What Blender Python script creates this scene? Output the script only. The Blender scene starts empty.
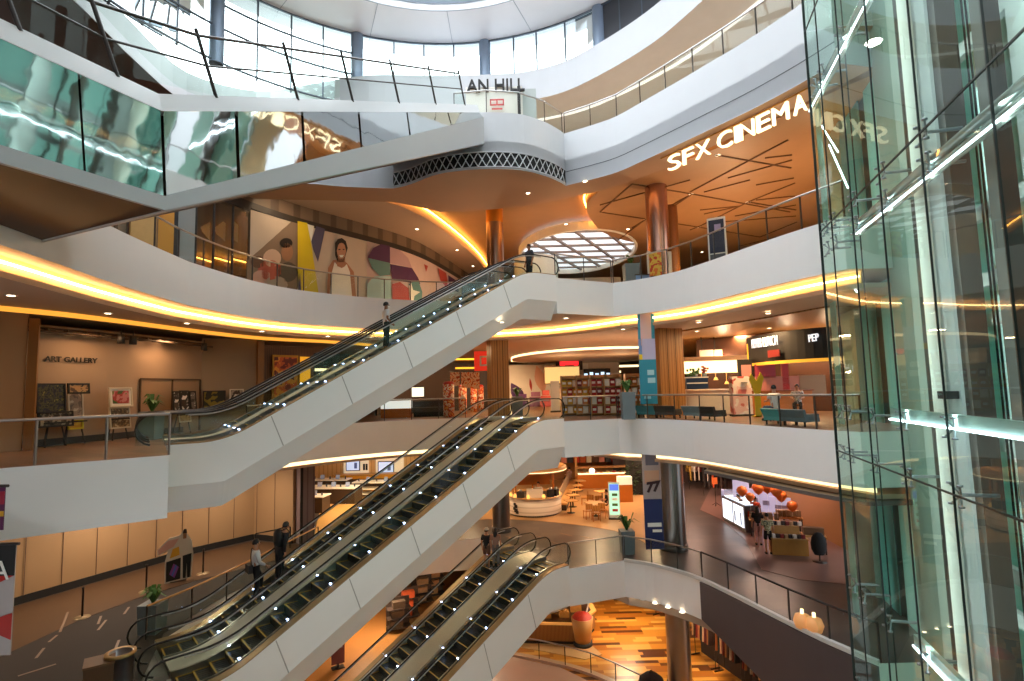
import bpy, bmesh, math, random
from mathutils import Vector as Vec, Matrix
random.seed(7)
SC = bpy.context.scene
COL = SC.collection
PI = math.pi
# ------------------------------------------------------------------ camera
FOC = 545.0; PITCH = math.atan(48.5/FOC); ROLL = 0.025
CAM = Vec((0, 0, 1.4))
_R0 = Vec((1,0,0)); _U0 = Vec((0,-math.sin(PITCH),math.cos(PITCH))); FW = Vec((0,math.cos(PITCH),math.sin(PITCH)))
RC = _R0*math.cos(ROLL) - _U0*math.sin(ROLL); UC = _R0*math.sin(ROLL) + _U0*math.cos(ROLL)
def ray(x, y): return RC*(x-512) + UC*(340.5-y) + FW*FOC
def W(x, y, z):                      # survey: point of the photo on a level floor at height z
    d = ray(x, y); return CAM + d*((z-CAM.z)/d.z)
def V(x, y, yy):                     # survey: point of the photo at distance yy
    d = ray(x, y); return CAM + d*(yy/d.y)
cd = bpy.data.cameras.new('camera'); cam = bpy.data.objects.new('camera', cd); COL.objects.link(cam)
m = Matrix((RC, UC, -FW)).transposed().to_4x4(); m.translation = CAM; cam.matrix_world = m
cd.sensor_width = 36; cd.lens = FOC*36/1024; cd.clip_start = .05; cd.clip_end = 400
SC.camera = cam
SC.view_settings.view_transform = 'Standard'; SC.view_settings.look = 'None'
SC.view_settings.exposure = .7; SC.view_settings.gamma = 1
try: SC.view_settings.use_curve_mapping = False
except Exception: pass
SC.cycles.use_denoising = True
SC.cycles.max_bounces = 9; SC.cycles.diffuse_bounces = 4; SC.cycles.glossy_bounces = 4
SC.cycles.transparent_max_bounces = 24; SC.cycles.transmission_bounces = 4
SC.cycles.caustics_reflective = False; SC.cycles.caustics_refractive = False
SC.cycles.sample_clamp_indirect = 6
# ------------------------------------------------------------------ materials
def lin(c):
    if isinstance(c, str):
        c = [int(c[i:i+2],16)/255 for i in (0,2,4)]
    return tuple((x/12.92 if x <= .04045 else ((x+.055)/1.055)**2.4) for x in c)
MATS = {}
def mat(name, col, rough=.5, metal=0, em=0, emcol=None, var=.06, vscale=1.5, spec=.5, bump=0):
    if name in MATS: return MATS[name]
    M = bpy.data.materials.new(name); M.use_nodes = True
    nt = M.node_tree; n = nt.nodes; l = nt.links
    b = n['Principled BSDF']
    c = lin(col)
    b.inputs['Roughness'].default_value = rough; b.inputs['Metallic'].default_value = metal
    b.inputs['Specular IOR Level'].default_value = spec
    if em:
        b.inputs['Emission Color'].default_value = (*lin(emcol or col), 1); b.inputs['Emission Strength'].default_value = em
        b.inputs['Base Color'].default_value = (*c, 1)
    else:
        tc = n.new('ShaderNodeTexCoord'); ns = n.new('ShaderNodeTexNoise'); ns.inputs['Scale'].default_value = vscale
        ns.inputs['Detail'].default_value = 3
        mx = n.new('ShaderNodeMix'); mx.data_type = 'RGBA'
        mx.inputs[6].default_value = (*[x*(1-var) for x in c], 1); mx.inputs[7].default_value = (*[min(1,x*(1+var)) for x in c], 1)
        l.new(tc.outputs['Object'], ns.inputs['Vector']); l.new(ns.outputs['Fac'], mx.inputs[0]); l.new(mx.outputs[2], b.inputs['Base Color'])
        if bump:
            bp = n.new('ShaderNodeBump'); bp.inputs['Strength'].default_value = bump; bp.inputs['Distance'].default_value = .05
            l.new(ns.outputs['Fac'], bp.inputs['Height']); l.new(bp.outputs['Normal'], b.inputs['Normal'])
    MATS[name] = M; return M
def glass(name, tint, refl=.06, rough=.0, fk=1.0):
    M = bpy.data.materials.new(name); M.use_nodes = True
    nt = M.node_tree; n = nt.nodes; l = nt.links; n.clear()
    out = n.new('ShaderNodeOutputMaterial'); t = n.new('ShaderNodeBsdfTransparent'); g = n.new('ShaderNodeBsdfGlossy')
    t.inputs['Color'].default_value = (*lin(tint), 1); g.inputs['Roughness'].default_value = rough
    g.inputs['Color'].default_value = (.9,.97,.95,1)
    lw = n.new('ShaderNodeFresnel'); lw.inputs['IOR'].default_value = 1.5
    ad = n.new('ShaderNodeMath'); ad.operation = 'MULTIPLY_ADD'; ad.inputs[1].default_value = fk; ad.inputs[2].default_value = refl
    l.new(lw.outputs[0], ad.inputs[0])
    mx = n.new('ShaderNodeMixShader'); l.new(ad.outputs[0], mx.inputs[0]); l.new(t.outputs[0], mx.inputs[1]); l.new(g.outputs[0], mx.inputs[2])
    l.new(mx.outputs[0], out.inputs['Surface']); MATS[name] = M; return M
def frosted(name, col):
    M = bpy.data.materials.new(name); M.use_nodes = True
    nt = M.node_tree; n = nt.nodes; l = nt.links; n.clear()
    out = n.new('ShaderNodeOutputMaterial'); a = n.new('ShaderNodeBsdfTranslucent'); d = n.new('ShaderNodeBsdfDiffuse'); mx = n.new('ShaderNodeMixShader')
    ns = n.new('ShaderNodeTexNoise'); ns.inputs['Scale'].default_value = .6; r = n.new('ShaderNodeMix'); r.data_type = 'RGBA'
    c = lin(col); r.inputs[6].default_value = (*[x*.85 for x in c],1); r.inputs[7].default_value = (*c,1)
    l.new(ns.outputs['Fac'], r.inputs[0]); l.new(r.outputs[2], a.inputs[0]); l.new(r.outputs[2], d.inputs[0])
    mx.inputs[0].default_value = .35; l.new(a.outputs[0], mx.inputs[1]); l.new(d.outputs[0], mx.inputs[2]); l.new(mx.outputs[0], out.inputs[0]); MATS[name] = M; return M
def stripes(name, c1, c2, axis=0, scale=3, rough=.5, sharp=.08, dist=0):
    M = bpy.data.materials.new(name); M.use_nodes = True
    nt = M.node_tree; n = nt.nodes; l = nt.links; b = n['Principled BSDF']; b.inputs['Roughness'].default_value = rough
    tc = n.new('ShaderNodeTexCoord'); w = n.new('ShaderNodeTexWave'); w.wave_type='BANDS'; w.bands_direction = 'XYZ'[axis]
    w.inputs['Scale'].default_value = scale; w.inputs['Distortion'].default_value = dist
    r = n.new('ShaderNodeValToRGB'); r.color_ramp.elements[0].position = sharp; r.color_ramp.elements[1].position = sharp+.12
    r.color_ramp.elements[0].color = (*lin(c2),1); r.color_ramp.elements[1].color = (*lin(c1),1)
    l.new(tc.outputs['Object'], w.inputs['Vector']); l.new(w.outputs['Fac'], r.inputs[0]); l.new(r.outputs[0], b.inputs['Base Color'])
    MATS[name] = M; return M
def bricks(name, cols, bw, bh, rough=.35, mortar=.0, off=.5, grout=None, rot=0):
    M = bpy.data.materials.new(name); M.use_nodes = True
    nt = M.node_tree; n = nt.nodes; l = nt.links; b = n['Principled BSDF']; b.inputs['Roughness'].default_value = rough
    tc = n.new('ShaderNodeTexCoord'); mp = n.new('ShaderNodeMapping'); mp.inputs['Rotation'].default_value = (0,0,rot)
    br = n.new('ShaderNodeTexBrick'); br.inputs['Scale'].default_value = 1; br.inputs['Brick Width'].default_value = bw; br.inputs['Row Height'].default_value = bh
    br.inputs['Mortar Size'].default_value = mortar; br.offset = off; br.offset_frequency = 2; br.squash = .75; br.squash_frequency = 3
    br.inputs['Color1'].default_value = (0,0,0,1); br.inputs['Color2'].default_value = (1,1,1,1); br.inputs['Mortar'].default_value = (.5,.5,.5,1)
    r = n.new('ShaderNodeValToRGB'); r.color_ramp.interpolation = 'CONSTANT'
    e = r.color_ramp.elements
    while len(e) < len(cols): e.new(.5)
    for i, (p, c) in enumerate(cols):
        e[i].position = p; e[i].color = (*lin(c), 1)
    l.new(tc.outputs['Object'], mp.inputs[0]); l.new(mp.outputs[0], br.inputs['Vector']); l.new(br.outputs['Color'], r.inputs[0])
    if grout:
        mx = n.new('ShaderNodeMix'); mx.data_type='RGBA'; mx.inputs[7].default_value = (*lin(grout),1)
        l.new(br.outputs['Fac'], mx.inputs[0]); l.new(r.outputs[0], mx.inputs[6]); l.new(mx.outputs[2], b.inputs['Base Color'])
    else: l.new(r.outputs[0], b.inputs['Base Color'])
    MATS[name] = M; return M
WHITE = mat('white_panel', 'efede9', .35, var=.02)
WHITE2 = mat('cool_white_panel', 'dcdee1', .4, var=.02)
GREYP = mat('grey_panel', 'b9bcbe', .4, var=.03)
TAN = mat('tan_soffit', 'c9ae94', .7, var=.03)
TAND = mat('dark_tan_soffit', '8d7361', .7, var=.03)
BROWN = mat('brown_underside', '4a3022', .5, var=.05)
ORW = mat('orange_wood_ceiling', 'a67a50', .45, var=.1)
WOODC = stripes('wood_plank_ceiling', 'a9804c', '805a30', 1, 1.2, .4)
GOLD = mat('gold_cove_lamp', 'ffc65a', .5, em=11, emcol='ffd596')
GOLD2 = mat('amber_cove_lamp', 'ffb02a', .5, em=11, emcol='ffb450')
WARM = mat('warm_white_lamp', 'ffe2b0', .5, em=1.4, emcol='ffe0a8')
LAMP = mat('downlight_lamp', 'fff0d8', .5, em=9, emcol='ffe6c0')
BLUEL = mat('blue_white_lamp', 'cfe0ff', .5, em=9, emcol='b9cdff')
COOLL = mat('cool_lamp', 'eaf6ff', .5, em=6, emcol='e6f4ff')
STEEL = mat('brushed_steel', 'b8b8b6', .28, 1, var=.04)
STEELD = mat('dark_steel', '4a4644', .35, .8, var=.05)
BRONZE = mat('bronze_column_metal', '9a7a66', .28, .9, var=.05)
BLACK = mat('black_rubber', '15130f', .35, var=.05)
DARK = mat('dark_panel', '2a2420', .5, var=.1)
MIRR = mat('polished_mirror_steel', 'd6dcdc', .04, 1, var=.02, vscale=.8, bump=.16)
GLS = glass('clear_glass', 'f8fcfa', .02)
GLST = glass('teal_tinted_glass', 'f1f9f6', .012, fk=.22)
GLSE = glass('lift_shaft_glass', 'e4f4ee', .02, fk=.6)
TEAL = frosted('teal_fin_glass', '9fcfc8'); TEALG = frosted('teal_rear_glass', 'c3e6e0')
TEALL = frosted('pale_teal_glass_fin', 'c6e6de')
FLOORA = bricks('dark_polished_tile', [(0,'4a3f3c'),(.4,'443a38'),(.75,'50453f')], 1.2, .6, .36, .01, grout='40352f')
FLOORAL = mat('dark_brown_carpet', '281c15', .8, var=.12, vscale=3)
FLOORAM = mat('brown_walkway_tile', '523b28', .4, var=.08)
FLOORT = mat('warm_cafe_floor', 'b38c5e', .35, var=.08)
FLOORB = bricks('brown_timber_tile', [(0,'7d5a40'),(.35,'8a664a'),(.7,'73523a')], 1.6, .3, .3, .004, grout='5a402c', rot=.6)
FLOORC = mat('beige_stone_floor', 'a98e74', .3, var=.06)
MOSAIC = bricks('wood_mosaic_floor', [(0,'5a2f16'),(.16,'a8641f'),(.45,'c8832e'),(.75,'dba04a')], 1.5, .28, .3)
HOARD = mat('tan_hoarding_board', 'a5835f', .6, var=.04)
GALW = mat('gallery_wall_paint', 'a58c76', .7, var=.04)
WOOD = stripes('veneer_wood', 'b07a3c', '8f5e2a', 0, 2.2, .4, dist=1.5)
WOODL = mat('light_wood', 'c89a5e', .4, var=.1, vscale=5)
WOODO = mat('orange_wood', 'b5691f', .4, var=.1, vscale=5)
PURB = mat('purple_brown_pillar', '7b6664', .5, var=.05)
DKF = mat('charcoal_fascia', '51484a', .5, var=.06)
RED = mat('red_paint', 'b5261c', .4); YEL = mat('yellow_paint', 'd9c21c', .5); ORG = mat('orange_plastic', 'f58238', .4)
BLK2 = mat('matt_black', '1c1a19', .6); NAVY = mat('navy_print', '1d2a5c', .5); CYAN = mat('turquoise_print', '2f8fa6', .5)
SKIN = mat('skin', 'c58f6e', .5, var=.03); SKIND = mat('skin_deep', '9c6a4a', .5)
HAIR = mat('dark_hair', '1a1310', .5); SHW = mat('white_shirt', 'dedbd6', .8); SHB = mat('black_cloth', '1b1a1c', .85)
GREEN = mat('leaf_green', '3f6b2a', .5, var=.25, vscale=9); GREEND = mat('dark_leaf_green', '22361a', .6, var=.3, vscale=6)
POTG = mat('grey_planter', '6f7b80', .5); PAPER = mat('white_paper', 'f0ece2', .6)
# ------------------------------------------------------------------ mesh helpers
class MB:
    def __init__(s): s.v = []; s.f = []; s.mi = []; s.sm = []
    def add(s, vs, fs, mi=0, sm=False):
        o = len(s.v); s.v += [tuple(v) for v in vs]
        for f in fs: s.f.append([o+i for i in f]); s.mi.append(mi); s.sm.append(sm)
        return s
    def box(s, c, sz, rz=0, mi=0, ax=None, tz=0):
        x, y, z = (Vec((math.cos(rz),math.sin(rz),0)), Vec((-math.sin(rz),math.cos(rz),0)), Vec((0,0,1))) if ax is None else ax
        c = Vec(c); vs = []
        for k in (-.5,.5):
            for i, j in ((-.5,-.5),(.5,-.5),(.5,.5),(-.5,.5)):
                t = 1-tz if k > 0 else 1
                vs.append(c + x*(i*sz[0]*t) + y*(j*sz[1]*t) + z*(k*sz[2]))
        return s.add(vs, [(3,2,1,0),(4,5,6,7),(0,1,5,4),(1,2,6,5),(2,3,7,6),(3,0,4,7)], mi)
    def tube(s, pts, r, n=8, mi=0, caps=True, r2=None):
        pts = [Vec(p) for p in pts]; N = len(pts); vs = []; fs = []
        up = None
        for i, p in enumerate(pts):
            t = (pts[min(i+1,N-1)]-pts[max(i-1,0)]).normalized()
            if up is None:
                up = Vec((0,0,1)) if abs(t.z) < .9 else Vec((1,0,0))
            a = t.cross(up); a = a.normalized() if a.length > 1e-6 else Vec((1,0,0)); b = a.cross(t).normalized(); up = b
            rr = r if r2 is None else r+(r2-r)*i/max(1,N-1)
            for k in range(n):
                q = 2*PI*k/n; vs.append(p + a*(math.cos(q)*rr) + b*(math.sin(q)*rr))
        for i in range(N-1):
            for k in range(n):
                k2 = (k+1)%n; fs.append((i*n+k, i*n+k2, (i+1)*n+k2, (i+1)*n+k))
        s.add(vs, fs, mi, True)
        if caps: s.add(vs[:n], [tuple(range(n))[::-1]], mi); s.add(vs[-n:], [tuple(range(n))], mi)
        return s
    def lathe(s, prof, c=(0,0,0), n=20, mi=0, a0=0, a1=2*PI, sx=1, sy=1):
        c = Vec(c); full = abs(a1-a0-2*PI) < 1e-6; m_ = n if full else n+1; vs = []; fs = []
        for (r, z) in prof:
            for k in range(m_):
                q = a0+(a1-a0)*k/n; vs.append(c+Vec((math.cos(q)*r*sx, math.sin(q)*r*sy, z)))
        for i in range(len(prof)-1):
            for k in range(n):
                k2 = (k+1)%m_; fs.append((i*m_+k, i*m_+k2, (i+1)*m_+k2, (i+1)*m_+k))
        return s.add(vs, fs, mi, True)
    def prism(s, poly, z0, z1, mt=0, ms=0, mb=0):
        n = len(poly); A = sum(poly[i][0]*poly[(i+1)%n][1]-poly[(i+1)%n][0]*poly[i][1] for i in range(n))
        if A < 0: poly = poly[::-1]
        vs = [(p[0],p[1],z0) for p in poly]+[(p[0],p[1],z1) for p in poly]
        s.add(vs, [tuple(range(n))[::-1]], mb); s.add(vs, [tuple(range(n,2*n))], mt)
        return s.add(vs, [(i,(i+1)%n,n+(i+1)%n,n+i) for i in range(n)], ms)
    def wall(s, path, z0, z1, th=.12, mi=0, side=1):     # thick upright sheet along a plan path
        p = [Vec((q[0],q[1],0)) for q in path]; o = offset(path, th*side); N = len(p); vs = []
        for i in range(N):
            for q in (p[i], Vec((o[i][0],o[i][1],0))):
                vs.append((q.x,q.y,z0)); vs.append((q.x,q.y,z1))
        fs = []
        for i in range(N-1):
            a = i*4; b = a+4
            fs += [(a,b,b+1,a+1),(a+2,a+3,b+3,b+2),(a+1,b+1,b+3,a+3),(a,a+2,b+2,b)]
        fs += [(0,1,3,2),(4*N-4,4*N-2,4*N-1,4*N-3)]
        return s.add(vs, fs, mi)
    def quad(s, a, b, c, d, mi=0): return s.add([a,b,c,d], [(0,1,2,3)], mi)
    def loft(s, rows, mi=0, closed=True, caps=True, sm=False):
        n = len(rows[0]); vs = [v for r in rows for v in r]; fs = []
        for i in range(len(rows)-1):
            for k in range(n if closed else n-1):
                k2 = (k+1)%n; fs.append((i*n+k,(i+1)*n+k,(i+1)*n+k2,i*n+k2))
        s.add(vs, fs, mi, sm)
        if caps and closed: s.add(rows[0], [tuple(range(n))], mi); s.add(rows[-1], [tuple(range(n))[::-1]], mi)
        return s
    def slab(s, pts, nrm, th, mi=0):      # polygon given thickness along nrm
        n = len(pts); d = Vec(nrm).normalized()*th; vs = [Vec(p) for p in pts]; vs += [p+d for p in vs]
        return s.add(vs, [tuple(range(n))[::-1], tuple(range(n,2*n))]+[(i,(i+1)%n,n+(i+1)%n,n+i) for i in range(n)], mi)
    def mesh(s, name, mats, org=None):
        me = bpy.data.meshes.new(name)
        vs = s.v if org is None else [(v[0]-org[0],v[1]-org[1],v[2]-org[2]) for v in s.v]
        me.from_pydata(vs, [], s.f)
        for m_ in (mats if isinstance(mats,(list,tuple)) else [mats]): me.materials.append(m_)
        me.polygons.foreach_set('material_index', s.mi); me.polygons.foreach_set('use_smooth', s.sm)
        me.update(); return me
    def build(s, name, mats, parent=None, local=False):
        org = None
        if parent is not None and not local: org = rootloc(parent)
        o = bpy.data.objects.new(name, s.mesh(name, mats, org)); COL.objects.link(o)
        if parent is not None: o.parent = parent
        return o
def rootloc(o):
    p = Vec((0,0,0))
    while o is not None: p += o.location; o = o.parent
    return p
def offset(path, d):
    N = len(path); out = []
    for i in range(N):
        a = path[max(0,i-1)]; b = path[min(N-1,i+1)]
        t = Vec((b[0]-a[0], b[1]-a[1])); t.normalize(); out.append((path[i][0]-t.y*d, path[i][1]+t.x*d))
    return out
def smooth(path, n=6):       # Catmull-Rom through plan points
    P = [Vec(p) for p in path]; out = []
    for i in range(len(P)-1):
        p0 = P[max(0,i-1)]; p1 = P[i]; p2 = P[i+1]; p3 = P[min(len(P)-1,i+2)]
        for k in range(n):
            t = k/n; out.append(tuple(.5*((2*p1)+(p2-p0)*t+(2*p0-5*p1+4*p2-p3)*t*t+(3*p1-p0-3*p2+p3)*t**3)))
    out.append(tuple(P[-1])); return out
def resample(path, step):
    P = [Vec(p) for p in path]; L = [0]
    for a, b in zip(P, P[1:]): L.append(L[-1]+(b-a).length)
    n = max(1, round(L[-1]/step)); out = []; j = 0
    for k in range(n+1):
        d = L[-1]*k/n
        while j < len(P)-2 and L[j+1] < d: j += 1
        t = (d-L[j])/max(1e-9,L[j+1]-L[j]); out.append(P[j].lerp(P[j+1], t))
    return out
def tag(o, label=None, cat=None, group=None, kind=None):
    if label: o['label'] = label
    if cat: o['category'] = cat
    if group: o['group'] = group
    if kind: o['kind'] = kind
    return o
def thing(name, label, cat, loc=(0,0,0), rz=0, group=None):
    o = bpy.data.objects.new(name, None); COL.objects.link(o); o.location = loc; o.rotation_euler = (0,0,rz); o.empty_display_size = .2
    return tag(o, label, cat, group)
def struct(name, mb, mats): return tag(mb.build(name, mats), kind='structure')
def single(name, mb, mats, label, cat, group=None): return tag(mb.build(name, mats), label, cat, group)
def dup(o, parent=None):
    c = o.copy(); COL.objects.link(c)
    if parent is not None: c.parent = parent
    for ch in list(o.children): dup(ch, c)
    return c
def copy_to(o, loc, rz=None, label=None, group=None):
    c = dup(o); c.location = loc
    if rz is not None: c.rotation_euler = (0,0,rz)
    if label: c['label'] = label
    if group: c['group'] = group
    return c
def text(name, body, size, org, xd, up, mats, parent=None, ext=.02, shear=0, bold=0, sx=1, align='LEFT'):
    cu = bpy.data.curves.new(name, 'FONT'); cu.body = body; cu.size = size; cu.extrude = ext; cu.shear = shear; cu.offset = bold
    cu.align_x = align; cu.resolution_u = 3
    t = bpy.data.objects.new(name, cu); COL.objects.link(t)
    dg = bpy.context.evaluated_depsgraph_get(); me = bpy.data.meshes.new_from_object(t.evaluated_get(dg))
    bpy.data.objects.remove(t); bpy.data.curves.remove(cu); me.name = name
    x = Vec(xd).normalized(); u = Vec(up).normalized(); z = x.cross(u).normalized(); u = z.cross(x)
    M = Matrix((x*sx, u, z)).transposed().to_4x4(); M.translation = Vec(org)-(rootloc(parent) if parent is not None else Vec())
    me.transform(M); me.materials.clear(); me.materials.append(mats)
    o = bpy.data.objects.new(name, me); COL.objects.link(o)
    if parent is not None: o.parent = parent
    return o
def lamp(name, loc, size, power, col, rot=(0,0,0), shape='DISK', label=None):
    ld = bpy.data.lights.new(name, 'AREA'); ld.shape = shape; ld.size = size; ld.energy = power; ld.color = lin(col)
    o = bpy.data.objects.new(name, ld); COL.objects.link(o); o.location = loc; o.rotation_euler = rot
    return o
# ------------------------------------------------------------------ the setting: floors round the void
BACK = smooth([(-10.95,18.3),(-10.4,21.5),(-9.3,23.9),(-7.0,26.1),(-4.4,27.5),(-1.2,28.1),(1.2,27.5),(2.8,26.3),(4.0,24.9),(4.55,24.0)], 5)
RIGHT = smooth([(4.55,24.0),(5.6,23.3),(6.75,21.9),(7.45,20.2),(8.1,18.2),(8.65,16.6),(9.1,15.6),(9.4,15.0)], 4)
LEFTC = smooth([(-9.9,8.5),(-10.2,11.5),(-10.7,14.7),(-10.95,18.3)], 4)
def unit(a): a = math.radians(a); return Vec((math.cos(a), math.sin(a)))
FL = dict(BC=dict(T=Vec((.64,21.72)), d=unit(34.1), z0=0, z1=6, L=10.73),
          AB=dict(T=Vec((.92,22.02)), d=unit(40.9), z0=-6, z1=0, L=11.2, E0=1.0),
          GA=dict(T=Vec((1.24,22.46)), d=unit(37.5), z0=-12, z1=-6, L=10.7, E1=1.1))
for f in FL.values(): f['n'] = Vec((-f['d'].y, f['d'].x))
PW = 4.08                                   # width of a pair of escalators
E0, E1 = 1.4, 1.55
for f in FL.values(): f.setdefault('E0', E0); f.setdefault('E1', E1)
def landing(k):
    f = FL[k]; a = f['T']+f['d']*f['E1']; return [tuple(a+f['n']*PW), tuple(a)]
def foot(k):
    f = FL[k]; a = f['T']-f['d']*(f['L']+f['E0']); return [tuple(a), tuple(a+f['n']*PW)]
OUT_R = [(15.5,15.0),(15.5,24),(32,50),(32,64),(-34,64)]
back_cut = [p for p in BACK if p[0] < -1.0]
def slab_poly(left, k_top): return left + back_cut[1:] + landing(k_top) + RIGHT + OUT_R + [(-34,left[0][1])]
leftB = [(-20,4.6),(-10.84,11.7),(-8.45,13.5)] + foot('BC') + [(-10.9,20.0)]
leftA = [(-20,2.2),(-7.2,12.6)] + foot('AB') + [(-10.7,20.5)]
b = MB().prism(slab_poly(LEFTC,'BC'), 4.5, 6.0, 0, 1, 2); struct('floor', b, [FLOORC, WHITE, TAN])
bB = [p for p in BACK if p[0] < -1.0 and p[1] > 20.5]
polyB = leftB + bB + landing('AB') + RIGHT + OUT_R + [(-34,4.6)]
b = MB().prism(polyB, -1.5, 0, 0, 1, 2); struct('floor', b, [FLOORB, WHITE, TAN])
polyA = leftA + bB + landing('GA') + RIGHT + OUT_R + [(-34,2.2)]
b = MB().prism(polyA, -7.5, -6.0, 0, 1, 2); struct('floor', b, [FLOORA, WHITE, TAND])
b = MB().prism([(-34,2),(32,2),(32,64),(-34,64)], -12.4, -12.0); struct('floor', b, [MOSAIC])
# zones of other flooring, laid on the slabs
b = MB().prism([(-20.3,14),(-16.5,14.2),(-15.1,16.7),(-14.8,19.1),(-14.1,21.1),(-12.9,22.9),(-10.6,25.5),(-10.2,27.4),(-13.4,28.5),(-15.5,26.2),(-18.3,20.4),(-21.6,15.2)], -5.995, -5.985); struct('floor', b, [FLOORAM])
b = MB().prism([(-16.5,14.0),(-9.6,14.2),(-11.2,17.9),(-10.9,21),(-9.8,24.5),(-10.6,25.4),(-12.9,22.8),(-14.1,21.0),(-14.8,19.0),(-15.1,16.6)], -5.995, -5.985); struct('floor', b, [FLOORAL])
cafe = [W(500,519,-6),W(540,521,-6),W(585,526,-6),W(615,531,-6),W(640,540,-6),W(652,548,-6),W(655,530,-6),W(645,505,-6),W(640,470,-6),W(520,465,-6),W(440,500,-6),W(430,522,-6)]
b = MB().prism([(p.x,p.y) for p in cafe][::-1], -5.995, -5.985); struct('floor', b, [FLOORT])
st = [(-10.4,28.6),(-6.4,30.2),(-2.6,31.5),(-2.6,47),(-16,47)]
b = MB().prism([(-24,20),(-4.5,24),(-2.2,31),(-2,46.5),(-24,46.5)], -11.995, -11.985); struct('floor', b, [mat('plain_orange_floor','a8713a',.4,var=.06)])
b = MB().prism(st, -5.995, -5.985); struct('floor', b, [mat('store_floor','d0a263',.35,var=.06)])
stt = [W(700,510,-6),W(722,520,-6),W(745,540,-6),W(762,570,-6),W(800,580,-6),W(850,585,-6),W(880,500,-6),W(720,470,-6)]
b = MB().prism([(p.x,p.y) for p in stt], -5.995, -5.985); struct('floor', b, [mat('pink_brown_floor','755a54',.3,var=.08)])
# inlaid pale strokes in the dark floors
strokes = [((60,632),(68,612)),((98,630),(106,620)),((98,624),(101,616)),((124,614),(129,607)),((115,650),(119,640)),((36,658),(44,648)),((50,641),(56,636)),((18,676),(56,664)),
           ((530,534),(548,539)),((505,536),(520,541)),((548,541),(566,546)),((580,536),(600,540)),((560,533),(572,536))]
for (a, c) in strokes:
    p = W(*a,-5.98); q = W(*c,-5.98); d = (q-p)
    b = MB().box((p+q)/2, (max(.5,d.length), .07, .006), math.atan2(d.y,d.x)); struct('floor_inlay', b, [mat('pale_floor_inlay','8a7260',.5)])
# ---- ceilings with their light coves
cove_path = LEFTC[:-1]+BACK[:-1]+RIGHT
def ceil_poly(path, off): 
    o = offset(path, off); return o + [(15.5,o[-1][1]),(15.5,24),(32,50),(32,64),(-34,64),(-34,o[0][1])]
def cove(path, z0, z1, off, m, label):
    p = offset(path, off); s_ = 1 if off > 0 else -1
    if m in (GOLD, GOLD2):
        t = thing('cove_light', label, 'light', (p[0][0],p[0][1],z0))
        MB().wall(p, z0, z1, .05).build('reflector', [mat('cove_reflector','e8c68e',.6)], t)
        zm = z0+(z1-z0)*.55; MB().tube([(q[0],q[1],zm) for q in offset(p, -.09)], .03, 6).build('led_tube', [m], t)
        return t
    return single('cove_light', MB().wall(p, z0, z1, .05), [m], label, 'light')
b = MB().prism(ceil_poly(cove_path,.5), 4.0, 4.14, 0, 0, 0); struct('ceiling', b, [TAN])
cove(cove_path[:len(LEFTC)+24], 4.14, 4.5, .62, GOLD, 'wide gold cove light curving under the white left balcony front')
cove(cove_path[len(LEFTC)+24:], 4.14, 4.5, .62, GOLD, 'wide gold cove light under the white balcony front on the right, above the food shops')
# timber-lined ceiling over the right-hand food shops
wp = [W(700,326,3.99),W(760,330,3.99),W(835,322,3.99),(26,22,0),(26,44,0),W(640,372,3.99)]
b = MB().prism([(p[0],p[1]) for p in [W(668,333,3.97),W(720,325,3.97),W(775,316,3.97),W(830,306,3.97)]]+[(15.4,20),(15.4,24),(28,44),(28,50),(9,50)], 3.94, 3.99); struct('ceiling', b, [WOODC])
c0 = [p for p in BACK if p[1] > 20.5]
pathB = c0[:-1]+RIGHT
b = MB().prism(ceil_poly(pathB,.45), -1.84, -1.72); struct('ceiling', b, [TAN])
cove(pathB[:24], -1.74, -1.5, .5, WARM, 'thin warm cove light under the balcony front above the phone store')
cove(pathB[24:], -1.68, -1.5, .5, WARM, 'thin warm cove light under the balcony front above the round coffee kiosk')
b = MB().prism([(p[0],p[1]) for p in offset(RIGHT[10:],.05)]+[(15.5,15.1),(15.5,24),(12,27)], -1.98, -1.86); struct('ceiling', b, [mat('grey_soffit','5d5652',.6)])
# level A, right: dark leaning fascia
dk = RIGHT[9:]
hi = offset(dk, -.06); lo = offset(dk, .3); rows = []
for i, (h, l) in enumerate(zip(hi, lo)):
    zb = -7.45-.85*min(1, i/6); rows.append([Vec((h[0],h[1],-6.08)), Vec((h[0],h[1],zb)), Vec((l[0],l[1],zb)), Vec((l[0],l[1],-6.08))])
struct('trim_1', MB().loft(rows), [DKF])
b = MB().prism(offset(RIGHT,.35)+[(15.5,15.7),(15.5,24),(32,50),(32,64),(-8,64),(-8,31),(-1,29),(3,27)], -7.95, -7.55); struct('ceiling', b, [mat('dim_soffit','a5968a',.7)])
b = MB().wall(offset(RIGHT,-.05), -6.05, -5.93, .14); struct('trim_2', b, [mat('pale_rail_kerb','c9c7c2',.5)])
# ---- level D
DR = smooth([(2.6,23.95),(3.7,23.25),(4.68,22.5),(5.65,21.2),(6.64,19.8),(7.38,18.7),(8.06,17.7),(8.7,16.6),(9.2,15.6),(9.5,14.9)],4)
DB = smooth([(-5.15,23.75),(-4.35,23.35),(-2.9,22.25),(-1.15,21.85),(.5,22.05),(1.6,22.75),(2.3,23.5),(2.6,23.95)],5)
DL = smooth([(-22,20.8),(-16,21.6),(-13.4,22.0),(-11.5,22.75),(-8.9,22.9),(-7.2,23.4),(-5.15,23.75)],3)
DP = DL[:-1]+DB[:-1]+DR
soff = [(10.8,15.2),(9.9,16.9),(8.9,18.7),(7.8,20.4),(6.7,22.2),(5.5,23.6),(4.3,24.7),(2.5,25.8),(.8,26.6),(-.95,26.95),(-2.3,27.2),(-3.5,27.15),(-4.86,26.0),(-5.6,25.5),(-7.6,25.2),(-10.6,24.8),(-14,24.2),(-22,23.2)]
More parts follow.
